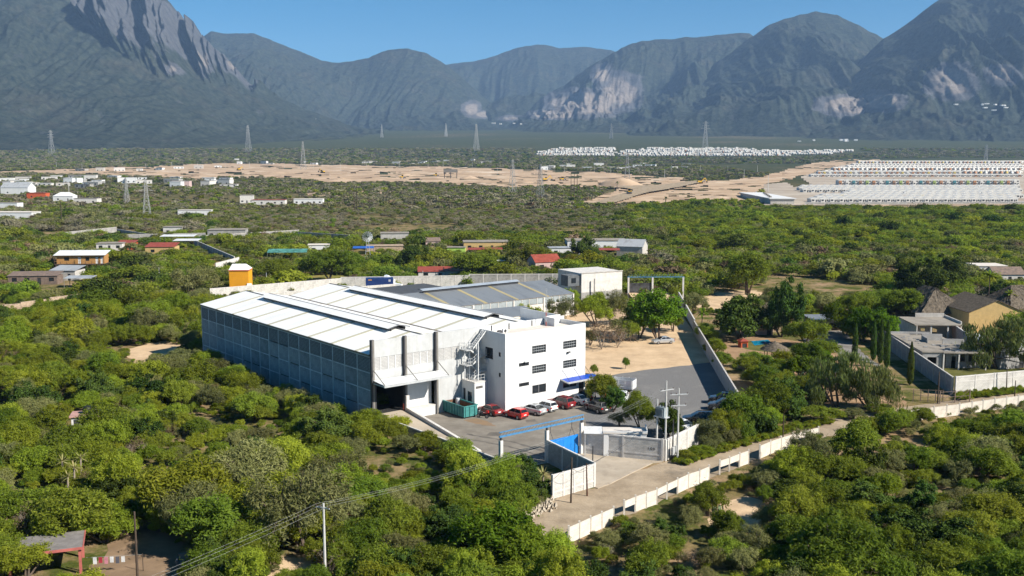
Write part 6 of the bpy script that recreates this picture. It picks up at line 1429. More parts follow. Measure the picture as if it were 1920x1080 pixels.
# --- back gate of the compound
bgp = at(1178, 560); BG = thing("back_gate", "black sheeted back gate hung from a blue beam", "gate", bgp, .03)
ln_ = (at(1272, 556) - bgp).length
boxobj("beam", M_BLUET, BG, -.3, ln_ + .3, -.08, .08, 5.7, 5.88); m = MB()
for k in range(20): m.beam((k * ln_ / 20, 0, 6.0), ((k + .6) * ln_ / 20, 0, 6.5), .06, .06)
m.build("beam_lattice", M_BLUET, BG)
for x in (0, ln_ * .44, ln_): boxobj("gate_post", M_CONCL, BG, x - .22, x + .22, -.22, .22, 0, 5.69)
for k in range(6): boxobj("gate_panel", mat("black_patched_sheet", (.03, .03, .032), .6, scale=.7, col2=(.10, .10, .10)), BG, .25 + k * ln_ * .067, .23 + (k + 1) * ln_ * .067, .1, .15, 1.6, 4.2)
m = MB(); m.add([(0, -.3, 1.55), (ln_ * .8, -.3, 1.55), (ln_ * .8, -9, .05), (.8, -9, .05), (0, 1, 1.55), (ln_ * .8, 1, 1.55)], [(3, 2, 1, 0), (0, 1, 5, 4)]); m.build("earth_ramp", M_EARTH, BG)
# heaps of sand and brush in the earth lot
def heap(name, label, P, r, h, m_, seed, cat="heap", n=26):
    V = []; Fq = []; rr = 12
    for j in range(rr + 1):
        f = j / rr
        for k in range(n):
            a = 2 * math.pi * k / n; q = r * (1 - f) * (1 + .25 * (vnoise(np.array([math.cos(a) * 2 + seed]), np.array([math.sin(a) * 2 + f]), seed)[0] - .5))
            V.append((q * math.cos(a), q * math.sin(a), h * (f ** .8) * (1 - .2 * f) + .15 * h * (vnoise(np.array([q * math.cos(a) * 3 / r + 9]), np.array([q * math.sin(a) * 3 / r]), seed)[0] - .5) * (1 if 0 < j else 0)))
    for j in range(rr):
        for k in range(n): Fq.append((j * n + k, j * n + (k + 1) % n, (j + 1) * n + (k + 1) % n, (j + 1) * n + k))
    o = link(name, mesh_np(name, V, Fq, m_, smooth=True), None, P); return tag(o, label, cat)
heap("sand_heap", "pale sand heap behind the olive tree in the earth lot", at(1160, 592), 4.5, 1.6, M_SAND, 3)
heap("earth_mound", "large flat topped mound of tan earth on the building site", at(1163, 349) + Vector((0, 0, -.5)), 26, 13, M_SAND, 8)
for k, (x, y, r_, h_) in enumerate([(1030, 345, 14, 5), (985, 343, 12, 4.5), (640, 338, 16, 4), (880, 335, 14, 4.5), (760, 330, 16, 4), (520, 326, 16, 4), (300, 326, 16, 3.5), (1345, 372, 9, 3)]): heap("earth_mound", ["pale spoil heap left of the big mound", "second pale spoil heap near the pylons", "spoil heap at the near edge of the graded strip", "spoil heap right of the middle of the strip", "low spoil heap mid strip", "low spoil heap left of centre", "low spoil heap on the left of the strip", "rubble heap beside the estate verge"][k], at(x, y), r_, h_, M_SAND, 20 + k)

# --- machines on the earthworks
M_CAT = mat("machine_yellow", (.62, .36, .02), .5, var=.05)
def digger(label, px, py, rz, sc=1.5):
    rt = thing("excavator", label, "excavator", at(px, py) + Vector((0, 0, .6)), rz, "machines on the earthworks")
    for y in (-1.3, .7): boxobj("track", M_TYRE, rt, -2 * sc, 2 * sc, y * sc, (y + .6) * sc, 0, .9 * sc)
    boxobj("body", M_CAT, rt, -1.9 * sc, 1.1 * sc, -1.2 * sc, 1.2 * sc, .95 * sc, 2.1 * sc); boxobj("cab", M_CGLASS, rt, .3 * sc, 1.6 * sc, .2 * sc, 1.2 * sc, 1.2 * sc, 3.0 * sc)
    m = MB(); m.beam((1.1 * sc, -.3 * sc, 1.6 * sc), (4.0 * sc, -.3 * sc, 4.2 * sc), .4 * sc, .5 * sc); m.beam((4.0 * sc, -.3 * sc, 4.2 * sc), (5.6 * sc, -.3 * sc, 1.6 * sc), .3 * sc, .4 * sc); m.build("boom", M_CAT, rt); boxobj("bucket", M_DARKSTEEL, rt, 5.0 * sc, 6.1 * sc, -.8 * sc, .2 * sc, .7 * sc, 1.6 * sc)
def loader(label, px, py, rz, sc=1.4):
    rt = thing("wheel_loader", label, "loader", at(px, py) + Vector((0, 0, 2.2)), rz, "machines on the earthworks")
    boxobj("body", M_CAT, rt, -2.6 * sc, .6 * sc, -.9 * sc, .9 * sc, .8 * sc, 1.9 * sc); boxobj("cab", M_CGLASS, rt, -.9 * sc, .5 * sc, -.7 * sc, .7 * sc, 1.91 * sc, 3.2 * sc); boxobj("cab_roof", M_CAT, rt, -1.0 * sc, .6 * sc, -.8 * sc, .8 * sc, 3.21 * sc, 3.35 * sc)
    m = MB(); m.hexa([(2.0 * sc, -1.3 * sc, .3 * sc), (3.0 * sc, -1.3 * sc, .2 * sc), (3.0 * sc, 1.3 * sc, .2 * sc), (2.0 * sc, 1.3 * sc, .3 * sc)], [(2.0 * sc, -1.3 * sc, 1.3 * sc), (2.2 * sc, -1.3 * sc, 1.3 * sc), (2.2 * sc, 1.3 * sc, 1.3 * sc), (2.0 * sc, 1.3 * sc, 1.3 * sc)]); m.build("bucket", M_DARKSTEEL, rt); MB().beam((.4 * sc, 0, 1.6 * sc), (2.1 * sc, 0, .9 * sc), .8 * sc, .3 * sc).build("lift_arm", M_CAT, rt)
    for x in (-1.7, 1.0):
        for y in (-1.0, 1.0): wheel(rt, x * sc, y * sc, .75 * sc, .5 * sc)
digger("yellow excavator beside the pale spoil heap", 1022, 340, .3); digger("excavator left of the graded strip's middle", 605, 325, 2.6); digger("excavator at the estate verge", 1312, 345, .2); digger("excavator near the tall pylon", 448, 320, 1.0)
loader("yellow loader on the haul road", 1180, 368, -1.9); loader("yellow loader by the right spoil heap", 1055, 342, .4); loader("loader working the middle of the strip", 755, 338, .2); loader("small loader left of the wooden hopper", 818, 334, .1)
hp = thing("hopper_frame", "dark steel hopper frame on the building site", "hopper", at(845, 335))
for x in (-8, 0, 8): boxobj("leg", M_DARKSTEEL, hp, x - .4, x + .4, -.4, .4, 0, 8)
boxobj("bin", M_STEELB, hp, -9, 9, -3, 3, 8.01, 12)

# --- small far houses
def box_house(w, d, h, seed):
    rg = random.Random(seed); m = MB(); m.box(-w / 2, w / 2, 0, d, 0, h, 0); m.box(-w / 2 - .2, w / 2 + .2, -.2, d + .2, h + .01, h + .3, 1)
    for k in range(max(1, int(w / 5))): x = -w / 2 + w * (k + .5) / max(1, int(w / 5)); m.box(x - .8, x + .8, -.06, -.005, .9, 2.4, 2)
    return m
far_sets = [("house of the village strip beyond the graded earth", "village strip houses", [(random.uniform(415, 960), random.uniform(302, 309)) for _ in range(34)]),
            ("house among trees right of the earthworks", "houses right of the earthworks", [(random.uniform(985, 1290), random.uniform(309, 319)) for _ in range(22)]),
            ("house of the left hand village", "left village houses", [(random.uniform(0, 455), random.uniform(333, 352)) for _ in range(46)]),
            ("unfinished shell on the graded earth", "block walls on the graded earth", [(150 + k * 37, 322 - k * .8 + random.uniform(-2, 2)) for k in range(8)])]
i = 0
for lab, gr, pts in far_sets:
    for (x, y) in pts:
        i += 1; P = at(x, y); w = random.uniform(8, 20); wm = random.choice([M_WHITE, M_CONCL, M_CONCL, M_BLOCKD, M_WHITE, M_CONC])
        o = box_house(w, random.uniform(6, 10), random.choice([3, 3.4, 3.8, 6]), i).build("far_house", [wm, random.choice([M_SLAB, M_CREAM, M_WHITE]), M_GLASS], None, P, random.uniform(-.4, .4)); tag(o, ("long " if w > 15 else "short " if w < 11 else "") + {M_WHITE.name: 'white ', M_CONCL.name: 'pale grey ', M_BLOCKD.name: 'bare block ', M_CONC.name: 'grey '}[wm.name] + lab + [", left end", ", left of its middle", ", right of its middle", ", right end"][min(3, int(4 * (x - min(q[0] for q in pts)) / (1 + max(q[0] for q in pts) - min(q[0] for q in pts))))], "house", gr)
for lab, pts in (("pale plant building at the foot of the quarry", [(925 + k * 13, 229 + (k % 3) * 1.5) for k in range(6)]), ("pale plant building on the lower slope at right", [(1790 + random.random() * 100, 188 + random.random() * 16) for k in range(9)]), ("pale shed on the far plain at right", [(1465 + random.random() * 180, 262 + random.random() * 4) for k in range(7)])):
    for (x, y) in pts:
        P = at(x, max(y, 232)) 
        if y < 232:
            d_ = ray(x, y); Yd = 5200 if x < 1500 else 4150; t = Yd / d_[1]; P = Vector((d_[0] * t, Yd, CAM_H + d_[2] * t - 8))
        o = box_house(random.uniform(8, 20), 10, random.uniform(4, 7), 1).build("plant_building", [M_WHITE, M_CREAM, M_GLASS], None, P, random.uniform(-.3, .3)); tag(o, lab, "building", lab.replace("building", "buildings").replace("shed", "sheds"))

# ------------------------------------------------------------------ the two housing estates
cols_ = [((.64, .62, .58), 'w'), ((.30, .38, .12), 'g'), ((.06, .20, .23), 't'), ((.40, .20, .10), 'o'), ((.28, .17, .11), 'b'), ((.50, .38, .10), 'y')]
EM = {c: mat("estate_" + c, k, .8, var=.05) for k, c in cols_}
M_EW = mat("estate_shaded_window", (.05, .05, .055), .4)
def row_house(front, two):
    m = MB(); h = 5.0 if two else 2.7; w = 7.3
    m.box(-w / 2, w / 2, 0, 9, 0, h, 0)
    m.box(-w / 2 - .05, w / 2 + .05, -.05, .25, h + .01, h + .55, 0)          # front parapet
    m.hexa([(-w / 2, .26, h + .01), (0, .26, h + .01), (0, 8.9, h + .01), (-w / 2, 8.9, h + .01)], [(-w / 2, .26, h + .2), (0, .26, h + 1.3), (0, 8.9, h + 1.3), (-w / 2, 8.9, h + .2)], 0)   # half pitched roof over one side
    m.box(.1, w / 2, 2, 5, h + .01, h + .9, 0)
    m.box(-w / 2 + .5, -.2, -1.2, -.06, 0, h - .3, 1)                          # coloured porch bay
    m.box(-w / 2 + 1.0, -.9, -1.25, -1.21, 1.0, 2.3, 2)
    m.box(.5, 1.5, -.05, -.003, .0, 2.1, 2); m.box(1.9, 2.9, -.05, -.003, 1.0, 2.2, 2)
    if two: m.box(.6, 2.6, -.05, -.003, 3.4, 4.6, 2)
    m.box(.5, .9, 6, 6.8, h + .91, h + 1.9, 2) if front == 'b' else None
    return m.mesh("row_house", [EM['w'], EM[front], M_EW])
RH = {(c, t): row_house(c, t) for c in 'wgtoby' for t in (False, True)}
rows_R = [(380.5, 1528, 2050, False, 'wwwwwwwww'), (376.5, 1540, 2050, False, 'wwwwwwww'), (372.5, 1550, 2050, False, 'wwwbwwwwy'), (368.5, 1590, 2050, False, 'wwwwwwo'), (365, 1600, 2050, False, 'wwbwwww'), (361.5, 1512, 2050, False, 'wbwwwow'), (358, 1505, 2050, False, 'wwwwwb'), (354.5, 1510, 2050, False, 'wwowwww'), (347.5, 1578, 2050, True, 'gtobw'),
          (332, 1525, 2050, False, 'wwow'), (329, 1538, 2050, True, 'oybwo'), (325.5, 1552, 2050, False, 'wwbw'), (322.0, 1566, 2050, True, 'wobw'), (318.0, 1580, 2050, False, 'wwww'), (314.5, 1592, 2050, False, 'wwww'), (311.0, 1602, 2050, False, 'wwww'), (308, 1612, 2050, True, 'yobw'), (305.5, 1645, 2050, False, 'wwww')]
HOUSES = []
for (py, x0, x1, two, pal) in rows_R:
    P0 = at(1500, py); pitch = 7.4; ppx = pitch * F / (P0.y)
    x = x0; k = 0
    while x < x1:
        P = at(x, py); HOUSES.append((P, pal[(k * 7 + int(py)) % len(pal)], two, random.uniform(-.03, .03), rows_R.index((py, x0, x1, two, pal)))); x += ppx; k += 1
for (py, x0, x1) in [(293.0, 1015, 1150), (293.0, 1165, 1480), (290.5, 1008, 1150), (290.0, 1160, 1560), (287.5, 1010, 1155), (287.0, 1165, 1580), (285.0, 1020, 1150), (284.5, 1170, 1600), (282.5, 1030, 1155), (282.0, 1200, 1420), (280, 1050, 1155), (280.0, 1215, 1400)]:
    P0 = at(1200, py); ppx = 7.6 * F / P0.y; x = x0; k = 0
    while x < x1:
        if random.random() < .97: HOUSES.append((at(x, py), random.choice('wwwwwwwbow'), random.random() < .5, random.uniform(-.1, .1), 'B'))
        x += ppx; k += 1
def vis_key(h): return h[0].y
inview = [h for h in HOUSES if abs(h[0].x) < .5 * h[0].y]
inview.sort(key=vis_key); near_h, far_h = inview[:290], inview[290:]
for (P, c, two, rz, wh) in near_h:
    o = link("row_house", RH[(c, two)], None, P + Vector((0, 0, .45)), rz)
    tag(o, ("two storey" if two else "low white") + " row house with a " + {'w': 'white', 'g': 'green', 't': 'teal', 'o': 'orange', 'b': 'brown', 'y': 'yellow'}[c] + " porch in the " + (["front", "second", "third", "fourth", "fifth", "sixth", "seventh", "eighth", "ninth", "tenth", "eleventh", "twelfth", "thirteenth", "fourteenth", "fifteenth", "sixteenth", "seventeenth", "last"][wh] + " row of the right estate" if wh != 'B' else "back estate"), "house", "row houses of the right hand estate" if wh != 'B' else "row houses of the back estate")
V = []; Fq = []; mi = []
for (P, c, two, rz, wh) in far_h:
    me = RH[(c, two)]; o = len(V); cz, sz = math.cos(rz), math.sin(rz); k_ = 1.15
    for v in me.vertices: V.append((P.x + (v.co.x * cz - v.co.y * sz) * k_, P.y + (v.co.x * sz + v.co.y * cz) * k_, P.z + .3 + v.co.z * k_))
    slot = {'w': 0, 'g': 1, 't': 2, 'o': 3, 'b': 4, 'y': 5}[c]
    for p in me.polygons: Fq.append(tuple(o + q for q in p.vertices)); mi.append(0 if p.material_index == 0 else (slot if p.material_index == 1 else 6))
o = link("row_houses", mesh_np("row_houses", V, Fq, [EM['w'], EM['g'], EM['t'], EM['o'], EM['b'], EM['y'], M_EW], mi)); tag(o, "distant white housing estate too far to tell house from house", "houses", kind='stuff')
EW = M_CONCL
wall_run("estate_wall", "grey wall along the front of the white estate", at(1510, 384), at(2060, 382), 2.4, pm=M_BLOCKD, bay=14); wall_run("estate_wall", "long pale wall between the two halves of the estate", at(1522, 336), at(2060, 333), 3.0, pm=M_CREAM, cm=M_CONCL, bay=12); wall_run("estate_wall", "pale wall slanting along the estate's upper road", at(1478, 332), at(1580, 308), 4.0, pm=M_CONCL, bay=14); wall_run("estate_wall", "white wall closing the back estate at its right end", at(1540, 288), at(1610, 283), 7, pm=M_WHITE, bay=14)
EG = thing("estate_gatehouse", "long white flat roofed building at the estate entrance", "building", at(1447, 384), -.03)
boxobj("wall", M_CONC, EG, -1, 17, 0, 118, 0, 4.4); boxobj("roof_slab", M_WHITE, EG, -2, 18, -1, 120, 4.41, 5.0)
for k in range(5): boxobj("roof_vent", M_SLAB, EG, 1 + 3 * k, 2.5 + 3 * k, 12 + 19 * k, 16 + 19 * k, 5.01, 6.2)
# ------------------------------------------------------------------ vegetation
LM = {
 'bright': leaf_mat("leaf_yellow_green", (.158, .202, .015), (.33, .378, .045), hue=.02), 'green': leaf_mat("leaf_mid_green", (.107, .148, .014), (.245, .298, .04)),
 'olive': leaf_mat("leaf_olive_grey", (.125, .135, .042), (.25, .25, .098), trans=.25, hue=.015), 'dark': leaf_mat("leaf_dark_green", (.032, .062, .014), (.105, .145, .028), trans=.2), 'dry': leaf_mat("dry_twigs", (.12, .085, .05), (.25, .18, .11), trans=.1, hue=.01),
 'grey': leaf_mat("leaf_grey_scrub", (.15, .138, .085), (.30, .27, .175), trans=.15, hue=.015), 'vivid': leaf_mat("leaf_vivid_green", (.085, .145, .012), (.19, .27, .024)), 'willow': leaf_mat("leaf_pale_willow", (.11, .135, .035), (.24, .27, .085)),
 'gold': leaf_mat("leaf_golden", (.17, .16, .012), (.33, .30, .03)), 'yucca': leaf_mat("leaf_yucca", (.12, .13, .03), (.40, .36, .16), trans=.15)}
M_BARK = mat("grey_brown_bark", (.14, .105, .08), .95, var=.2, scale=3, bump=.4); M_BARKP = mat("pale_dead_bark", (.34, .28, .22), .95, var=.15, scale=3)
def quads_from(C, T, B):
    N = len(C); V = np.empty((N, 4, 3)); V[:, 0] = C - T - B * .35; V[:, 1] = C - T * .1 + B * -1; V[:, 2] = C + T + B * .25; V[:, 3] = C + T * .1 + B
    return V.reshape(-1, 3), np.arange(N * 4).reshape(-1, 4)
def unit(a): return a / np.maximum(np.linalg.norm(a, axis=-1, keepdims=True), 1e-9)
def crown(seed, Rr=2.4, Hh=3.4, z0=.25, clumps=46, per=90, leaf=(.20, .085), droop=0.0, open_=.5, dense=False):
    rg = np.random.default_rng(seed); C = []; D = []
    d = unit(rg.normal(size=(clumps, 3))); d[:, 2] = np.abs(d[:, 2]) * 1.15 - (.45 if dense else .25); d = unit(d)
    rad = (.45 + .55 * rg.random(clumps) ** open_)[:, None]
    nl = int(rg.integers(5, 8)) if dense else int(rg.integers(3, 6)); la = rg.random() * 6.28 + np.arange(nl) * 6.283 / nl + rg.normal(size=nl) * .35; lr = Rr * (.25 + .40 * rg.random(nl)); lc = np.stack([np.cos(la) * lr, np.sin(la) * lr, Hh * ((.10 if dense else .22) + .36 * rg.random(nl))], -1); ls = (.52 + .25 * rg.random(nl)) if dense else (.42 + .30 * rg.random(nl))
    wl = rg.integers(0, nl, clumps); cen = lc[wl] + d * rad * ls[wl][:, None] * np.array([Rr, Rr, Hh * .62]); cen[:, 2] = np.maximum(cen[:, 2] + z0 + Hh * .10, z0 * .6)
    cr = Rr * (.09 + .16 * rg.random(clumps)) * (1.6 if clumps < 45 else 1)
    pos = []; out = []
    for c, r in zip(cen, cr):
        u = unit(rg.normal(size=(per, 3))); f = (.35 + .65 * rg.random(per) ** .5)[:, None]
        f = np.where(rg.random((per, 1)) < .24, f * (1.1 + .9 * rg.random((per, 1)) ** 1.5), f); p = c + u * f * r * np.array([1.15, 1.15, .8]); pos.append(p); out.append(u)
    pos = np.concatenate(pos); out = np.concatenate(out)
    pos[:, 2] = np.maximum(pos[:, 2], .05)
    if droop: pos[:, 2] -= droop * np.maximum(0, np.hypot(pos[:, 0], pos[:, 1]) / Rr - .35) ** 1.3 * rg.random(len(pos)) * Hh * .6; pos[:, 2] = np.maximum(pos[:, 2], .2)
    N = len(pos)
    nrm = unit(out * .7 + rg.normal(size=(N, 3)) * .6 + np.array([.25, -.1, .8]))
    t = unit(np.cross(nrm, rg.normal(size=(N, 3))))
    if droop: t = unit(t * .4 + np.array([0, 0, -1.0])); 
    b = unit(np.cross(nrm, t)); s = (.65 + .7 * rg.random(N))[:, None]
    return quads_from(pos, t * leaf[0] * s, b * leaf[1] * s), cen
def trunk_mb(cen, seed, h0=.1, r=.11, stems=3, mb=None):
    rg = random.Random(seed); m = mb or MB()
    for s in range(stems):
        a = rg.uniform(0, 6.28); base = Vector((.18 * math.cos(a), .18 * math.sin(a), -.1)); k = 0
        tgt = Vector(cen[rg.randrange(len(cen))]) * 1.1; mid = base.lerp(tgt, .5) + Vector((rg.uniform(-.2, .2), rg.uniform(-.2, .2), .15))
        m.tube(base, mid, r, r * .65, n=6, cap=False); m.tube(mid, tgt, r * .65, r * .25, n=5, cap=False)
        for _ in range(3): q = Vector(cen[rg.randrange(len(cen))]) * 1.13; m.tube(mid, q, r * .42, r * .1, n=4, cap=False)
    return m
PROTO = {}   # kind -> list of (crown mesh, trunk mesh)
def add_proto(kind, n, **kw):
    for k in range(n):
        sd = abs(hash_str(kind)) % 1000 + k * 13
        (V, Fq), cen = crown(sd, **kw)
        cm = mesh_np("crown", V, Fq, LM[kind]); tm = trunk_mb(cen, sd).mesh("trunk", M_BARK)
        PROTO.setdefault(kind, []).append((cm, tm))
def hash_str(s):
    h = 7
    for c in s: h = (h * 31 + ord(c)) & 0xFFFFFF
    return h
add_proto('bright', 3, clumps=120, per=115, leaf=(.115, .036)); add_proto('green', 3, clumps=120, per=115, leaf=(.115, .044)); add_proto('olive', 3, clumps=96, per=120, leaf=(.115, .028), open_=.3)
add_proto('dark', 2, clumps=80, per=140, leaf=(.14, .065), Hh=3.9, dense=True); add_proto('vivid', 2, clumps=84, per=150, leaf=(.12, .055), Hh=3.9, z0=.2, dense=True); add_proto('willow', 2, clumps=46, per=130, leaf=(.2, .035), droop=.5, Hh=4.0, z0=.35, dense=True); add_proto('gold', 1, clumps=40, per=100, leaf=(.16, .08)); add_proto('grey', 2, clumps=36, per=90, leaf=(.17, .05), Hh=2.6, open_=.35)
def dry_proto(k):
    rg = random.Random(90 + k); m = MB()
    for s in range(9):
        a = rg.uniform(0, 6.28); t = Vector((math.cos(a) * rg.uniform(.5, 1.9), math.sin(a) * rg.uniform(.5, 1.9), rg.uniform(1.6, 3.2))); b = Vector((0, 0, 0)); mid = t * .5 + Vector((0, 0, .3))
        m.tube(b, mid, .05, .035, n=4, cap=False); m.tube(mid, t, .035, .012, n=4, cap=False)
        for j in range(9):
            q = mid.lerp(t, rg.random()); e = q + Vector((rg.uniform(-.7, .7), rg.uniform(-.7, .7), rg.uniform(0, .7))); m.tube(q, e, .016, .006, n=3, cap=False)
            for _ in range(3): f = q.lerp(e, rg.random()); m.tube(f, f + Vector((rg.uniform(-.35, .35), rg.uniform(-.35, .35), rg.uniform(-.05, .35))), .009, .004, n=3, cap=False)
    return m
for k in range(2):
    tm = dry_proto(k).mesh("branches", M_BARKP); (V, Fq), cen = crown(500 + k, clumps=22, per=55, leaf=(.13, .03)); PROTO.setdefault('dry', []).append((mesh_np("crown", V, Fq, LM['dry']), tm))

# ---- things that stand on the ground keep the scrub off it
bpy.context.view_layer.update()
BOX = {}
for o in scene.objects:
    if o.type != 'MESH': continue
    rt = o
    while rt.parent: rt = rt.parent
    if rt.get('kind') in ('structure', 'stuff') or rt.get('category') in (None, 'wire', 'pylon', 'pole', 'utility pole', 'pipe', 'lamp post', 'fence', 'washing line'): continue
    mw = o.matrix_world
    for c in o.bound_box:
        p = mw @ Vector(c); b = BOX.setdefault(rt.name, [1e9, -1e9, 1e9, -1e9, -1e9, rt.get('category')])
        b[0] = min(b[0], p.x); b[1] = max(b[1], p.x); b[2] = min(b[2], p.y); b[3] = max(b[3], p.y); b[4] = max(b[4], p.z)
def dist_seg(X, Y, a, b):
    dx, dy = b[0] - a[0], b[1] - a[1]; l2 = dx * dx + dy * dy; t = np.clip(((X - a[0]) * dx + (Y - a[1]) * dy) / l2, 0, 1)
    return np.hypot(X - a[0] - t * dx, Y - a[1] - t * dy)
POLY = [COMPOUND, [(p.x, p.y) for p in ROAD], [(p[0], p[1]) for p in AP], [S(-22.2, 4), S(-22.2, 70.5), S(20, 70.5), S(20, 4)], [S(-14, -20), S(-11, -20), S(-12, -33.4), S(-19.5, -33.4)]]
POLY += [[tuple(at(*p))[:2] for p in q] for q in ([(1335, 983), (1350, 948), (1400, 932), (1436, 950), (1420, 990), (1380, 1002)], [(135, 1062), (205, 1025), (270, 990), (325, 1012), (350, 1055), (325, 1120), (170, 1120)], [(500, 1058), (522, 1044), (575, 1047), (592, 1075), (550, 1095)], [(958, 985), (1030, 937), (1070, 950), (1000, 1006)], [(240, 655), (300, 642), (360, 652), (300, 666), (252, 685)], [(-40, 596), (60, 586), (150, 573), (158, 580), (60, 602), (-40, 606)], [(1208, 503), (1300, 498), (1340, 508), (1240, 511)], [(1306, 562), (1350, 547), (1420, 547), (1445, 560), (1430, 578), (1340, 588)], [(455, 530), (520, 517), (640, 515), (700, 522), (560, 532)])]
POLY.append([tuple(at(*p))[:2] for p in [(1075, 925), (1085, 840), (1245, 855), (1250, 880), (1130, 935)]])
GARDEN = [tuple(at(*p))[:2] for p in [(1290, 590), (1400, 596), (1530, 598), (1600, 590), (1690, 600), (1745, 575), (1960, 575), (1960, 745), (1800, 752), (1700, 762), (1560, 792), (1470, 806), (1395, 800), (1345, 690)]]
POLY.append(GARDEN); POLY.append([tuple(at(*p))[:2] for p in [(470, 556), (640, 543), (880, 538), (1090, 536), (1090, 560), (1020, 600), (700, 600), (500, 575)]])
PXPOLY = [SAND1, SAND2, SAND3, [(1428, 388), (1428, 343), (1475, 332), (1590, 298), (2070, 296), (2070, 386)], [(1000, 294), (1005, 276), (1620, 274), (1610, 290), (1480, 296)], [(60, 536), (160, 530), (175, 545), (60, 556)]]
def allowed(X, Y, Z, margin=1.0):
    ok = np.ones(len(X), bool)
    for q in POLY: ok &= ~inpoly(X, Y, q)
    PX, PY = project(np.stack([X, Y, Z], -1))
    for q in PXPOLY: ok &= ~inpoly(PX, PY, q)
    sc = np.ones(len(X))
    for nme, b in BOX.items():
        if b[5] in ('wall', 'warehouse', 'office', 'workshop', 'store', 'gate', 'staircase', 'guard house') or (b[2] < 170 and b[1] - b[0] > 14):
            continue
        m_ = margin; ins = (X > b[0] - m_) & (X < b[1] + m_) & (Y > b[2] - m_) & (Y < b[3] + m_)
        ok &= ~ins
        if b[2] > 200 and b[5] in ('house', 'shelter', 'tower', 'building', 'windmill', 'shed'):
            fr = (X > b[0] - 1) & (X < b[1] + 1) & (Y > b[2] - (24 if b[2] < 700 else 40)) & (Y <= b[2]); sc[fr] = np.minimum(sc[fr], .62)
        elif b[5] in ('outbuilding', 'shelter', 'armchair'):
            fr = (X > b[0] - 1.5) & (X < b[1] + 1.5) & (Y > b[2] - 9) & (Y <= b[2]); sc[fr] = np.minimum(sc[fr], .35)
    for o in scene.objects:
        if o.get('category') in ('wall', 'fence') and o.type == 'EMPTY':
            ch = [c for c in o.children if c.name.startswith('post')]
            if len(ch) >= 2:
                a = o.matrix_world @ ch[0].location if o.get('category') == 'wall' else None
                if a is None: continue
                b = o.matrix_world @ ch[-1].location; dd = dist_seg(X, Y, a, b); ok &= dd > 1.3
                if a.y > 200: fr = (dd < 10) & (Y < max(a.y, b.y)); sc[fr] = np.minimum(sc[fr], .6)
    fpw = [at(*p) for p in fposts[::3]]
    for a, b in zip(fpw[:-1], fpw[1:]):
        d_ = dist_seg(X, Y, a, b); ok &= d_ > .9; sc[d_ < 2.6] = np.minimum(sc[d_ < 2.6], .4)
    return ok, PX, PY, sc
def grid_pts(y0, y1, cell, seed, wide=.56, extra=8):
    rg = np.random.default_rng(seed); P = []
    ys = np.arange(y0, y1, cell)
    for y in ys:
        hw = wide * y + extra; xs = np.arange(-hw, hw, cell); P.append(np.stack([xs + rg.uniform(-.45, .45, len(xs)) * cell, y + rg.uniform(-.45, .45, len(xs)) * cell], -1))
    P = np.concatenate(P); return P[:, 0], P[:, 1], rg
KINDS = ['bright', 'green', 'olive', 'dark', 'dry', 'grey']
def weights(px, py):
    w = np.tile(np.array([.30, .36, .20, .08, .04, .02]), (len(px), 1))
    def setw(mask, v): w[mask] = np.array(v)
    setw((px > 1050) & (py > 760), [.18, .50, .12, .16, .04, .0])
    setw((px > 1040) & (px < 1480) & (py > 915), [.12, .30, .34, .06, .14, .04])
    setw((px < 1050) & (py > 560), [.40, .36, .12, .07, .05, .0])
    setw((py < 560) & (py >= 440), [.22, .36, .24, .12, .05, .01])
    setw((px > 1150) & (py < 600) & (py > 470), [.22, .33, .30, .08, .05, .02])
    setw((px > 1250) & (py <= 470), [.36, .44, .07, .13, .0, .0])
    setw((py < 440) & (px <= 1180), [.05, .15, .36, .05, .02, .37])
    setw((py < 430) & (px > 560) & (px < 1080), [.02, .08, .34, .03, .03, .50])
    setw((py < 372) & (px < 1400), [.02, .18, .34, .08, .0, .38]); setw((py < 345), [.01, .16, .36, .10, .0, .37])
    return w / w.sum(1, keepdims=True)
def pick(w, rg): return (np.cumsum(w, 1) > rg.random(len(w))[:, None]).argmax(1)

# near thicket
X, Y, rg = grid_pts(78, 262, 2.6, 3, extra=30); Z = np.zeros_like(X)
gap = fbm(X / 13, Y / 13, 4, 3)
ok, PX, PY, sc = allowed(X, Y, Z); keep = ok & (gap > .335) & (rg.random(len(X)) < .93)
X, Y, PX, PY, sc = X[keep], Y[keep], PX[keep], PY[keep], sc[keep]; gp_ = gap[keep]
K = pick(weights(PX, PY), rg)
size = (.5 + .72 * rg.random(len(X)) ** 1.4) * np.where(K == 4, .75, 1) * (.75 + .5 * np.clip((gp_ - .3) * 2.2, 0, 1)) * sc
low = (PX > 1040) & (PX < 1480) & (PY > 915); size[low] *= .68
big = rg.random(len(X)) < .12; size[big] *= 1.35
# nothing in front of the road grows high enough to hide it where the photograph shows it
fy = np.interp(PX, [1066, 1290, 1460, 1534, 1700, 1932], [1020, 916, 846, 825, 793, 760]); fy = np.where((PX > 1475) & (PX < 1712), fy - 34, fy + 5)
front = (PX > 1050) & (PY > fy); byg = (PX > 870) & (PX <= 1050) & (PY > 850) & (PY < 1010); fy = np.where(byg, 852, fy); front |= byg
for _ in range(8):
    _, ty = project(np.stack([X, Y, 3.9 * size], -1)); over = front & (ty < fy); size[over] *= .82
kp = size > .2; X, Y, PX, PY, K, size = X[kp], Y[kp], PX[kp], PY[kp], K[kp], size[kp]
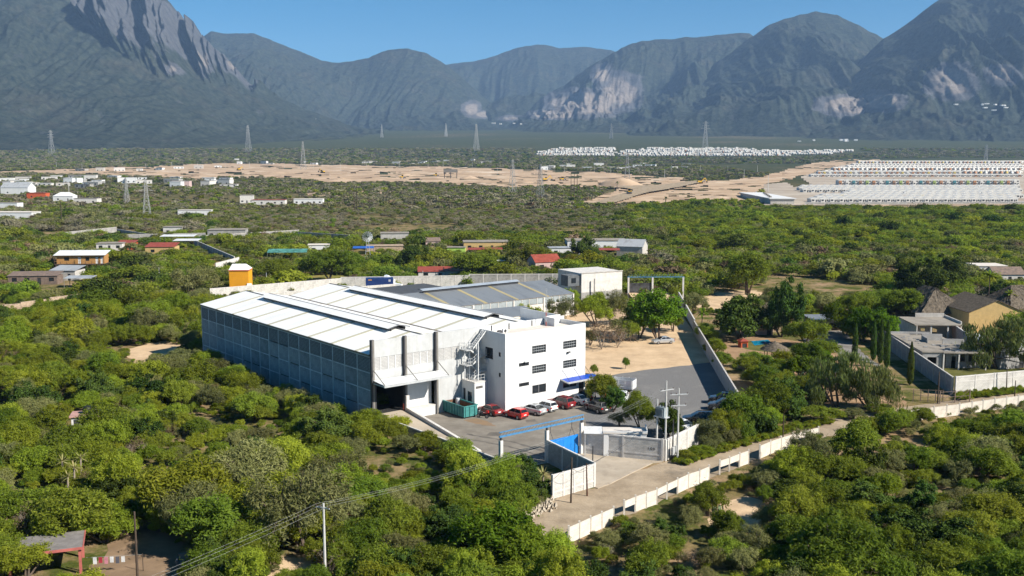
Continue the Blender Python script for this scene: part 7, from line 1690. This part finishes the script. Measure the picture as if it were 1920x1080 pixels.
# keep crowns from swallowing the yard walls and road edge
infr = (PX > -60) & (PX < 1980) & (PY < 1120)
order = np.argsort(-(size * 1000 / Y) * infr)
indiv = order[:286]; rest = np.setdiff1d(np.arange(len(X)), indiv)
LANDM = [(160, 800, "the white water tank hut"), (120, 1030, "the red framed shelter"), (255, 1030, "the dark pole in the swept yard"), (608, 1000, "the near power pole"), (800, 800, "the yard wall"), (500, 700, "the warehouse side wall"), (1017, 905, "the pale yucca by the wall"), (130, 920, "the yucca cluster"), (1390, 965, "the sandy clearing"), (1468, 810, "the dark roadside pole"), (1200, 950, "the white precast fence"), (1800, 780, "the far stretch of precast fence"), (1895, 838, "the right edge prickly pear"), (60, 590, "the pale rubble wall"), (300, 655, "the bare path"), (1620, 900, "the heart of the right hand grove"), (300, 880, "the heart of the left thicket"), (860, 1000, "the bright trees at the bottom centre"), (1500, 1010, "the bottom right slope"), (1800, 1010, "the bottom right corner"), (420, 980, "the dumped armchair"), (640, 860, "the dead yucca"), (1430, 545, "the paddock"), (60, 700, "the left edge thicket")]
ZONES = [("in the thicket below the warehouse wall", lambda px, py: (px < 1050) & (py > 640)), ("in the dense grove right of the road", lambda px, py: (px >= 1050) & (py > 740)), ("left of the warehouse near the village", lambda px, py: (px < 1050)), ("on the scrub behind the walled garden", lambda px, py: (px > -1e9))]
LOOK = ["feathery yellow green mesquite", "mid green thorn tree", "fine leaved olive scrub tree", "dark green dense tree", "dry grey brown shrub", "grey scrub bush"]
def tree(kind, label, P, sx, sz=None, rz=0.0, name="tree", group=None, var=0, cat="tree"):
    rt = thing(name, label, cat, P, rz, group); sz = sz or sx; asp = random.uniform(.84, 1.19); cm, tm = PROTO[kind][var % len(PROTO[kind])]
    for nm, me in (("trunk", tm), ("crown", cm)):
        o = link(nm, me, rt); o.scale = (sx * asp, sx / asp, sz)
    return rt
for n_, i in enumerate(indiv):
    k = KINDS[K[i]]; z = next(zl for zl, fn in ZONES if bool(fn(PX[i], PY[i]))); s = float(size[i])
    lm = min(LANDM, key=lambda q: (q[0] - PX[i]) ** 2 + 2.2 * (q[1] - PY[i]) ** 2); dx, dy = PX[i] - lm[0], (PY[i] - lm[1]) * 1.5
    rel = ("left of" if dx < 0 else "right of") if abs(dx) > abs(dy) else ("in front of" if dy > 0 else "behind")
    lab = ("large " if s > 1.15 else "small " if s < .8 else "") + LOOK[K[i]] + " " + rel + " " + lm[2]
    tree(k, lab, (float(X[i]), float(Y[i]), 0), s, s * float(rg.uniform(.85, 1.2)), float(rg.uniform(0, 6.28)), "shrub" if K[i] in (4, 5) else "scrub_tree", "scrub trees of the near thickets", int(rg.integers(0, 3)), "shrub" if K[i] in (4, 5) else "tree")

# the rest of the scrub: one mass, instanced
def proto_collection(name, metas):
    c = bpy.data.collections.new(name)
    for i, ms in enumerate(metas):
        if len(ms) == 1: o = bpy.data.objects.new("%s_%02d" % (name, i), ms[0]); c.objects.link(o)
    return c
def joined(cm, tm):
    """crown and stems in one mesh for the instanced mass"""
    nv = len(cm.vertices); V = np.empty(nv * 3, np.float32); cm.vertices.foreach_get('co', V); Fq = np.arange(nv).reshape(-1, 4)
    me = mesh_np("scrub", V.reshape(-1, 3), Fq, list(cm.materials))
    return me
def scatter(name, label, metas, X, Y, Z, idx, sx, sz, rz):
    me = bpy.data.meshes.new(name); me.vertices.add(len(X)); me.vertices.foreach_set('co', np.stack([X, Y, Z], -1).astype(np.float32).ravel())
    for nm, ty, arr in (("pi", 'INT', idx.astype(np.int32)), ("rz", 'FLOAT', rz.astype(np.float32))):
        a = me.attributes.new(nm, ty, 'POINT'); a.data.foreach_set('value', arr)
    asp = np.random.default_rng(len(X)).uniform(.8, 1.25, len(X)); a = me.attributes.new("sc", 'FLOAT_VECTOR', 'POINT'); a.data.foreach_set('vector', np.stack([sx * asp, sx / asp, sz], -1).astype(np.float32).ravel())
    col = proto_collection(name + "_kinds", [[m_] for m_ in metas])
    o = link(name, me); tag(o, label, "vegetation", kind='stuff')
    ng = bpy.data.node_groups.new(name, 'GeometryNodeTree'); ng.interface.new_socket("Geometry", in_out='INPUT', socket_type='NodeSocketGeometry'); ng.interface.new_socket("Geometry", in_out='OUTPUT', socket_type='NodeSocketGeometry')
    N = ng.nodes; L = ng.links; gi = N.new('NodeGroupInput'); go = N.new('NodeGroupOutput'); ip = N.new('GeometryNodeInstanceOnPoints'); ci = N.new('GeometryNodeCollectionInfo')
    ci.inputs['Collection'].default_value = col; ci.inputs['Separate Children'].default_value = True; ci.inputs['Reset Children'].default_value = True
    def named(nm, ty):
        q = N.new('GeometryNodeInputNamedAttribute'); q.data_type = ty; q.inputs['Name'].default_value = nm; return q.outputs['Attribute']
    cx = N.new('ShaderNodeCombineXYZ'); L.new(named("rz", 'FLOAT'), cx.inputs['Z'])
    L.new(gi.outputs[0], ip.inputs['Points']); L.new(ci.outputs[0], ip.inputs['Instance']); ip.inputs['Pick Instance'].default_value = True
    L.new(named("pi", 'INT'), ip.inputs['Instance Index']); L.new(cx.outputs[0], ip.inputs['Rotation']); L.new(named("sc", 'FLOAT_VECTOR'), ip.inputs['Scale']); L.new(ip.outputs[0], go.inputs[0])
    md = o.modifiers.new("scatter", 'NODES'); md.node_group = ng
    return o
NEAR_M = []; NEAR_I = {}
for k in KINDS:
    NEAR_I[k] = (len(NEAR_M), len(PROTO[k])); NEAR_M += [joined(*p) for p in PROTO[k]]
def idx_of(K, rg, table): 
    st = np.array([table[k][0] for k in KINDS]); ct = np.array([table[k][1] for k in KINDS]); return st[K] + (rg.random(len(K)) * ct[K]).astype(int)
xs, ys_, Ks, ss = X[rest], Y[rest], K[rest], size[rest]
# low undergrowth and grass tufts in the gaps
X2, Y2, rg2 = grid_pts(80, 250, 1.9, 8, extra=20); ok2, PX2, PY2, sc2 = allowed(X2, Y2, X2 * 0, .4); k2 = ok2 & (rg2.random(len(X2)) < .6)
X2, Y2, PX2, PY2 = X2[k2], Y2[k2], PX2[k2], PY2[k2]; K2 = pick(weights(PX2, PY2) + np.array([0, 0, .25, 0, .03, .1]), rg2); s2 = .16 + .2 * rg2.random(len(X2))
vg = [(1262, 870), (1330, 840), (1400, 820), (1480, 802), (1560, 788), (1560, 796), (1480, 814), (1400, 837), (1330, 859), (1290, 873)]; vg2 = [(1790, 742), (1960, 722), (1960, 732), (1850, 746), (1795, 752)]
for pl, nn in ((vg, 620), (vg2, 260)):
    w_ = [at(*p) for p in pl]; xm = [p.x for p in w_]; ym = [p.y for p in w_]; qx = rg2.uniform(min(xm), max(xm), nn * 4); qy = rg2.uniform(min(ym), max(ym), nn * 4); s_ = np.nonzero(inpoly(qx, qy, [(p.x, p.y) for p in w_]))[0][:nn]
    X2 = np.concatenate([X2, qx[s_]]); Y2 = np.concatenate([Y2, qy[s_]]); K2 = np.concatenate([K2, np.where(rg2.random(len(s_)) < .7, 0, 1)]); s2 = np.concatenate([s2, .10 + .13 * rg2.random(len(s_))])
xa = np.concatenate([xs, X2]); ya = np.concatenate([ys_, Y2]); ka = np.concatenate([Ks, K2]); sa = np.concatenate([ss, s2]); 
scatter("near_scrub", "thorn scrub and undergrowth filling the gaps between the nearer trees", NEAR_M, xa, ya, xa * 0, idx_of(ka, rg, NEAR_I), sa, sa * rg.uniform(.8, 1.2, len(sa)), rg.uniform(0, 6.28, len(sa)))
# middle distance, lighter meshes
MID_M = []; MID_I = {}
for k in KINDS:
    MID_I[k] = (len(MID_M), 2)
    for j in range(2):
        (V, Fq), c = crown(hash_str(k) % 500 + 700 + j, Rr=2.7, clumps=36, per=34, leaf=(.30, .12), Hh=2.2 if k == 'grey' else 2.8); MID_M.append(mesh_np("scrub", V, Fq, LM[k]))
X3, Y3, rg3 = grid_pts(262, 700, 3.6, 12, extra=30); Z3 = np.zeros_like(X3); ok3, PX3, PY3, sc3 = allowed(X3, Y3, Z3); g3 = fbm(X3 / 30, Y3 / 30, 9, 3)
dens = np.where((PY3 < 445) & (PX3 < 1180), .66, .84); k3 = ok3 & (rg3.random(len(X3)) < dens) & (g3 > .34)
X3, Y3, PX3, PY3, sc3 = X3[k3], Y3[k3], PX3[k3], PY3[k3], sc3[k3]; K3 = pick(weights(PX3, PY3), rg3)
s3 = (.6 + .65 * rg3.random(len(X3))) * np.where((PY3 < 445) & (PX3 > 440) & (PX3 < 1130), .62, 1.0) * sc3; tall = (rg3.random(len(X3)) < .07) & (sc3 > .9) & ((PX3 > 1150) | (PX3 < 450) | (PY3 > 460)); s3[tall] *= 1.55
scatter("mid_scrub", "scrubland and village trees of the middle distance", MID_M, X3, Y3, X3 * 0 + [TZ(float(y)) for y in Y3], idx_of(K3, rg3, MID_I), s3, s3 * rg3.uniform(.8, 1.15, len(s3)), rg3.uniform(0, 6.28, len(s3)))
FAR_M = []; FAR_I = {}
for k in KINDS:
    FAR_I[k] = (len(FAR_M), 1)
    (V, Fq), c = crown(hash_str(k) % 500 + 900, clumps=14, per=12, leaf=(.7, .4), Hh=2.8); FAR_M.append(mesh_np("scrub", V, Fq, LM[k]))
def far_band(y0, y1, cell, seed, base):
    X, Y, rg = grid_pts(y0, y1, cell, seed, wide=.56); Z = np.interp(Y, _ys, _zs); ok = np.ones(len(X), bool); PX, PY = project(np.stack([X, Y, Z], -1))
    for q in PXPOLY: ok &= ~inpoly(PX, PY, q)
    for nme, b in BOX.items():
        if b[3] > y0: ok &= ~((X > b[0] - 3) & (X < b[1] + 3) & (Y > b[2] - 30) & (Y < b[3] + 3))
    g = fbm(X / 90, Y / 90, seed, 3); k = ok & (rg.random(len(X)) < np.clip(.35 + (g - .35) * 2.2, .12, .92)); X, Y, Z, PX, PY = X[k], Y[k], Z[k], PX[k], PY[k]
    return X, Y, Z, pick(weights(PX, PY), rg), base * (.7 + .7 * rg.random(len(X)))
B = [far_band(700, 1300, 5.6, 31, .9), far_band(1300, 2100, 9.0, 32, 1.25), far_band(2100, 3300, 15.0, 33, 1.7)]
Xf, Yf_, Zf_, Kf, sf = [np.concatenate([b[i] for b in B]) for i in range(5)]
rgf = np.random.default_rng(77)
scatter("far_scrub", "grey green desert scrub spreading to the mountain feet", FAR_M, Xf, Yf_, Zf_, idx_of(Kf, rgf, FAR_I), sf, sf * .9, rgf.uniform(0, 6.28, len(sf)))

# ---- specimen trees and garden plants
def spec(kind, label, px, py, Rw, Hm, cat="tree", name="tree", var=0, rz=None, group=None):
    return tree(kind, label, at(px, py), Rw / 2.4, Hm / 3.7, random.uniform(0, 6.28) if rz is None else rz, name, group, var, cat)
for t_ in [
 ('vivid', "big rounded bright green tree in the earth lot", 1232, 636, 5.4, 10.0), ('vivid', "bushy green tree leaning against the big rounded one", 1200, 634, 3.8, 7.0), ('bright', "yellow green tree in front of the tall white wall", 1118, 612, 3.6, 7.5), ('olive', "thin olive tree right of the yellow green one", 1145, 610, 3.0, 7.5), ('dry', "leafless grey tree beside the office", 1128, 655, 3.6, 6.5), ('olive', "greyish shrub tree between office and big tree", 1165, 640, 3.4, 5.5), ('bright', "low yellowish tree under the big rounded tree", 1180, 640, 2.6, 4.2), ('green', "small leafy tree showing above the office roof", 1007, 622, 2.6, 5.6), ('olive', "pale sparse tree against the workshop wall", 1052, 614, 2.6, 6.5),
 ('green', "young tree with slim trunk before the office entrance", 1127, 762, 2.4, 5.2), ('dark', "dark young tree beside the stake truck", 1150, 772, 1.8, 4.2), ('bright', "light green young tree by the guard house", 1199, 806, 2.0, 5.4), ('dark', "dense dark green tree behind the number wall", 1255, 818, 2.3, 5.0), ('olive', "dry bush behind the guard house roof", 1162, 800, 1.6, 2.6), ('green', "sapling standing alone on bare earth", 1173, 692, .7, 2.3), ('green', "short sapling nearer the office on bare earth", 1113, 703, .7, 2.0),
 ('green', "leafy roadside tree at the end of the gravel car park", 1395, 812, 3.6, 6.2), ('bright', "lighter roadside tree left of the car park end tree", 1358, 826, 2.6, 4.4), ('green', "roadside tree leaning over the boundary wall", 1432, 790, 4.0, 6.8), ('dark', "dark roadside tree behind the dirt road", 1470, 782, 3.4, 5.6), ('olive', "roadside bush against the block wall", 1330, 840, 2.0, 2.2), ('green', "bush at the foot of the meter cabinet", 1285, 862, 1.2, 1.6), ('bright', "bush on the verge below the roadside tree", 1310, 856, 1.4, 1.5),
 ('willow', "drooping pale willow in the garden corner", 1568, 762, 4.2, 8.4), ('willow', "second drooping willow right of the garden corner", 1632, 768, 3.6, 6.8), ('willow', "drooping willow at the far right beyond the house", 1872, 690, 6.0, 9.0), ('dark', "great dark fig tree beside the pool", 1390, 634, 6.2, 9.4), ('dark', "tall dark conifer like tree behind the pool", 1466, 632, 3.6, 12.5), ('green', "leafy tree between pool and carport", 1510, 650, 4.0, 6.5), ('vivid', "broad bright tree behind the cypress row", 1618, 640, 4.4, 7.5), ('vivid', "bright tree left end behind the cypress row", 1585, 628, 3.6, 7.0), ('vivid', "bright tree right end behind the cypress row", 1652, 644, 3.4, 6.4),
 ('green', "bush by the palapa", 1420, 690, 2.4, 3.4), ('vivid', "round garden bush below the palapa", 1465, 705, 2.4, 3.2), ('green', "garden shrub by the boundary wall", 1400, 700, 2.2, 3.0), ('green', "garden shrub in the lower left of the garden", 1430, 730, 2.6, 4.0), ('vivid', "green garden tree below the thatched palapa", 1500, 715, 2.8, 4.4), ('green', "garden tree above the willow", 1520, 690, 3.0, 4.8), ('green', "broad shrub beside the drive", 1545, 678, 3.2, 4.6), ('gold', "small golden shrub by the drive", 1520, 640, 1.3, 2.0), ('bright', "clipped yellow green hedge bush along the wall", 1325, 640, 2.4, 3.6), ('bright', "hedge bush further down the wall", 1340, 665, 2.2, 3.2), ('green', "hedge bush nearest the gravel car park", 1355, 690, 2.0, 3.0), ('olive', "pale tree behind the back gate wall", 1300, 588, 3.4, 6.0),
 ('green', "large spreading tree standing over the paddock", 1400, 552, 6.4, 12.0), ('dark', "dark rounded tree left above the thatched hall", 1718, 560, 5.6, 9.5), ('dark', "dark rounded tree right above the thatched hall", 1772, 545, 5.2, 10.0), ('green', "tree left of the unfinished houses", 1700, 600, 5.0, 7.5), ('green', "tree behind the rear unfinished house", 1660, 590, 5.0, 7.0), ('green', "shade tree on the paddock edge", 1480, 600, 4.4, 6.0), ('olive', "olive grey tree behind the carport", 1540, 590, 4.6, 6.0), ('green', "green tree above the carport", 1600, 596, 4.6, 7.0), ('green', "tree at the right edge behind the yellow hall", 1930, 640, 4.6, 7.0), ('green', "roadside bush below the willows", 1540, 790, 2.6, 2.6), ('bright', "roadside grass bush near the garden gate", 1650, 776, 2.2, 1.8), ('olive', "dusty bush below the garden fence", 1600, 784, 2.2, 1.6),
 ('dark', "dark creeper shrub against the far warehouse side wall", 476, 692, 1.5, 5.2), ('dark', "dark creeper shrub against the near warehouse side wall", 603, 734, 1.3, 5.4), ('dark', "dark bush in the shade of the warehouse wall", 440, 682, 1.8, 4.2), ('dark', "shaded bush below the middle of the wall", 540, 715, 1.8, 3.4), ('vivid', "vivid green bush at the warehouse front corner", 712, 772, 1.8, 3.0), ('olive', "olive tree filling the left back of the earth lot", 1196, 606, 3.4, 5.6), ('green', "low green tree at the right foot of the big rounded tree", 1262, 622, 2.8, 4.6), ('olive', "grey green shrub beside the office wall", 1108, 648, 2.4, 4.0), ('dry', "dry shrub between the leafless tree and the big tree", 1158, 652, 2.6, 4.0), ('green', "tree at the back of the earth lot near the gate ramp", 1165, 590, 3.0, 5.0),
 ('dark', "dense dark tree beside the pale roadside wall", 985, 925, 2.6, 3.0), ('dark', "dark tree filling the corner by the wing wall", 940, 915, 2.4, 2.6), ('green', "tree beside the yard wall", 862, 866, 2.4, 3.2), ('bright', "yellow green bush below the ramp wall", 745, 812, 2.0, 2.6), ('green', "bush at the middle of the yard wall foot", 795, 845, 2.0, 2.6), ('green', "shrub at the lower end of the yard wall", 838, 878, 2.0, 2.8), ('olive', "olive bush between the yard wall and the thicket", 765, 850, 2.0, 2.4),
 ('vivid', "bright leafy tree at the bottom centre", 930, 1062, 4.2, 5.6), ('vivid', "second bright leafy tree at the bottom centre", 980, 1085, 3.2, 4.6),
 ('bright', "feathery tree leaning over the red framed shelter", 52, 1088, 2.6, 3.6), ('green', "tree hiding the left end of the red framed shelter", 8, 1078, 2.8, 3.8), ('olive', "olive bush behind the red framed shelter", 100, 1010, 2.6, 3.0),
 ('dark', "dark green tree standing over the stone wall at left", 205, 580, 6.0, 9.0), ('bright', "big yellow green tree left of the warehouse roof", 270, 620, 5.5, 7.5), ('olive', "feathery olive tree before the orange cube", 365, 560, 6.0, 8.0), ('dark', "dark tree before the long white village building", 1100, 492, 5.0, 9.5), ('gold', "golden green tree right of the red tiled house", 1105, 510, 4.0, 7.0), ('gold', "golden tree just right of the red tiled gable", 1062, 512, 3.6, 6.0), ('green', "broad tree behind the blue trailer", 620, 528, 8.0, 10.0), ('green', "tree behind the orange cube", 520, 528, 6.0, 8.0), ('green', "broad leafy tree behind the highway tractor", 900, 524, 8.0, 9.0), ('green', "village tree left of the windmill", 655, 510, 6.0, 8.0), ('dark', "dark village tree right of the windmill", 770, 506, 6.0, 8.0), ('green', "round village tree near the yellow house", 985, 500, 6.0, 8.5)]:
    spec(t_[0], t_[1], *t_[2:], var=int(t_[2]) % 3)
rgg = random.Random(3)
gpoly = [(1372, 668), (1440, 690), (1500, 672), (1570, 690), (1560, 735), (1500, 765), (1440, 745), (1400, 715)]
cnt = 0
while cnt < 34:
    x, y = rgg.uniform(1365, 1580), rgg.uniform(660, 770)
    if not inpoly(np.array([x]), np.array([y]), gpoly)[0]: continue
    cnt += 1; gk = rgg.choice(['green', 'vivid', 'green', 'bright', 'dark']); spec(gk, {'green': 'mid green', 'vivid': 'vivid green', 'bright': 'yellow green', 'dark': 'dark'}[gk] + " shrub in the " + ("upper" if y < 695 else "lower" if y > 730 else "middle") + (" left" if x < 1430 else " right" if x > 1500 else "") + " of the garden border", x, y, rgg.uniform(1.3, 2.3), rgg.uniform(1.8, 3.4), "shrub", "shrub", rgg.randrange(3), group="shrubs of the garden border")
def cypress(label, px, py, h, r=.55):
    rt = thing("cypress", label, "cypress", at(px, py)); rg = np.random.default_rng(int(px)); n = 1500
    z = rg.random(n) * h; a = rg.random(n) * 6.28; rr = r * np.clip(np.minimum((z / h) * 6 + .5, (1 - z / h) * 2.2 + .12), 0, 1) * (.7 + .35 * rg.random(n)); P = np.stack([np.cos(a) * rr, np.sin(a) * rr, z + .25], -1); o = np.stack([np.cos(a), np.sin(a), a * 0 + .8], -1); t = unit(o * .25 + np.array([0, 0, 1.]) + rg.normal(size=(n, 3)) * .25); b = unit(np.cross(o, t)); V, Fq = quads_from(P, t * .19, b * .08)
    link("crown", mesh_np("crown", V, Fq, LM['dark']), rt); MB().tube((0, 0, 0), (0, 0, h * .9), .1, .03, n=6).build("trunk", M_BARK, rt)
for lab, x, y, h in (("leftmost slim column cypress by the garden drive", 1602, 676, 7.3), ("second slim cypress from the left", 1637, 676, 7.4), ("third slim cypress, tallest of the row", 1650, 682, 8.0), ("fourth slim cypress beside the shaded wall", 1662, 690, 8.4), ("slim cypress standing apart near the wall end", 1706, 722, 7.0)): cypress(lab, x, y, h)
def palm(label, P, h, n=16, l=1.6, kind='green', name="palm_tree", wid=.22, cat="palm", bark=M_BARK, tr=.14, up=.35):
    rt = thing(name, label, cat, P); rg = random.Random(int(abs(P[0]) * 100)); MB().tube((0, 0, -.1), (.1, 0, h), tr, tr * .75, n=8).build("trunk", bark, rt)
    for k in range(n):
        a = 6.283 * k / n + rg.uniform(-.2, .2); el = rg.uniform(-.35, 1.2); d = Vector((math.cos(a) * math.cos(el), math.sin(a) * math.cos(el), math.sin(el))); sd = Vector((-math.sin(a), math.cos(a), 0)); p = Vector((.1, 0, h)); m = MB(); prev = None
        for j in range(5):
            f = j / 4; c = p + d * (l * f) + Vector((0, 0, -l * (1 - up) * .55 * f * f)); w = wid * (1 - f) ** .6 * (.35 + .9 * min(1, f * 3)) if j < 4 else .01
            cur = (c - sd * w, c + Vector((0, 0, w * .35)), c + sd * w)
            if prev: m.add([prev[0], prev[1], cur[1], cur[0]], [(0, 1, 2, 3)]); m.add([prev[1], prev[2], cur[2], cur[1]], [(0, 1, 2, 3)])
            prev = cur
        m.build("frond", LM[kind], rt)
palm("pale spiky yucca beside the roadside wall", at(1017, 922), 2.0, 26, 1.2, 'yucca', "yucca", .07, "yucca", M_BARKP, up=.9)
palm("rust coloured dead yucca in the thicket", at(603, 925), 1.0, 20, 1.0, 'dry', "yucca", .07, "yucca", M_BARKP, up=.3)
for k, (x, y) in enumerate([(118, 912), (140, 925), (152, 905), (128, 945)]): palm(["left", "lower", "right", "lowest"][k] + " yucca of the pale cluster in the left thicket", at(x, y), 3.0, 22, 1.0, 'yucca', "yucca", .06, "yucca", M_BARKP, up=.8)
palm("yucca at the right of the white water tank hut", at(190, 826), 3.0, 22, 1.0, 'yucca', "yucca", .06, "yucca", M_BARKP, up=.8)
palm("tall fan palm above the thatched hall", at(1851, 590), 9.5, 18, 2.6, 'green', wid=.35); palm("short palm in front of the second thatched roof", at(1890, 600), 6.0, 18, 2.0, 'green', wid=.3); palm("low palm behind the boundary wall", at(1316, 608), 2.8, 18, 1.8, 'vivid', wid=.3)
palm("lone dark palm standing in the green scrub", at(1123, 408), 8.0, 14, 3.0, 'dark', wid=.5, tr=.3)
for k, (x, y) in enumerate([(1087, 356), (1115, 362), (1157, 352), (1248, 386), (640, 352)]): palm(["tall yucca beside the three dark poles", "bushy yucca on the brown strip", "yucca before the earth mound", "yucca at the rubble edge", "yucca at the near edge of the earthworks"][k], at(x, y), 5.5, 12, 2.6, 'dark', "yucca", .6, "yucca", M_BARK, tr=.4)
# prickly pears
def pear(label, px, py, n=14):
    rt = thing("prickly_pear", label, "cactus", at(px, py)); rg = random.Random(int(px)); m = []
    for k in range(n):
        a = rg.uniform(0, 6.28); p = Vector((rg.uniform(-.7, .7), rg.uniform(-.7, .7), rg.uniform(.2, 1.2))); nrm = Vector((math.cos(a), math.sin(a), rg.uniform(-.2, .4))).normalized(); t = nrm.cross(Vector((0, 0, 1))).normalized(); u = nrm.cross(t); mb = MB(); vs = []
        for sgn in (-1, 1):
            for j in range(8): b = 6.283 * j / 8; vs.append(p + t * (.2 * math.cos(b)) + u * (.28 * math.sin(b)) + nrm * .03 * sgn)
        mb.add(vs, [tuple(range(8)), tuple(range(15, 7, -1))] + [(j, (j + 1) % 8, 8 + (j + 1) % 8, 8 + j) for j in range(8)]); mb.build("pad", mat("cactus_pad", (.15, .21, .11), .7), rt)
pear("pale prickly pear cactus in the garden", 1502, 708); pear("prickly pear in the sandy clearing", 1350, 965, 10); pear("prickly pear at the right edge grove", 1895, 838, 12)

# ------------------------------------------------------------------ haze
hz = bpy.data.materials.new("thin_blue_haze"); hz.use_nodes = True; nt = hz.node_tree; nt.nodes.clear()
out = nt.nodes.new("ShaderNodeOutputMaterial"); pv_ = nt.nodes.new("ShaderNodeVolumePrincipled"); pv_.inputs['Color'].default_value = (.40, .63, 1.0, 1); pv_.inputs['Density'].default_value = HAZE; pv_.inputs['Anisotropy'].default_value = 0.0
nt.links.new(pv_.outputs[0], out.inputs['Volume'])
o = MB().box(-17500, 17500, -450, 13600, -12, 1480).build("haze", hz); tag(o, "thin blue haze filling the valley air", kind='stuff')
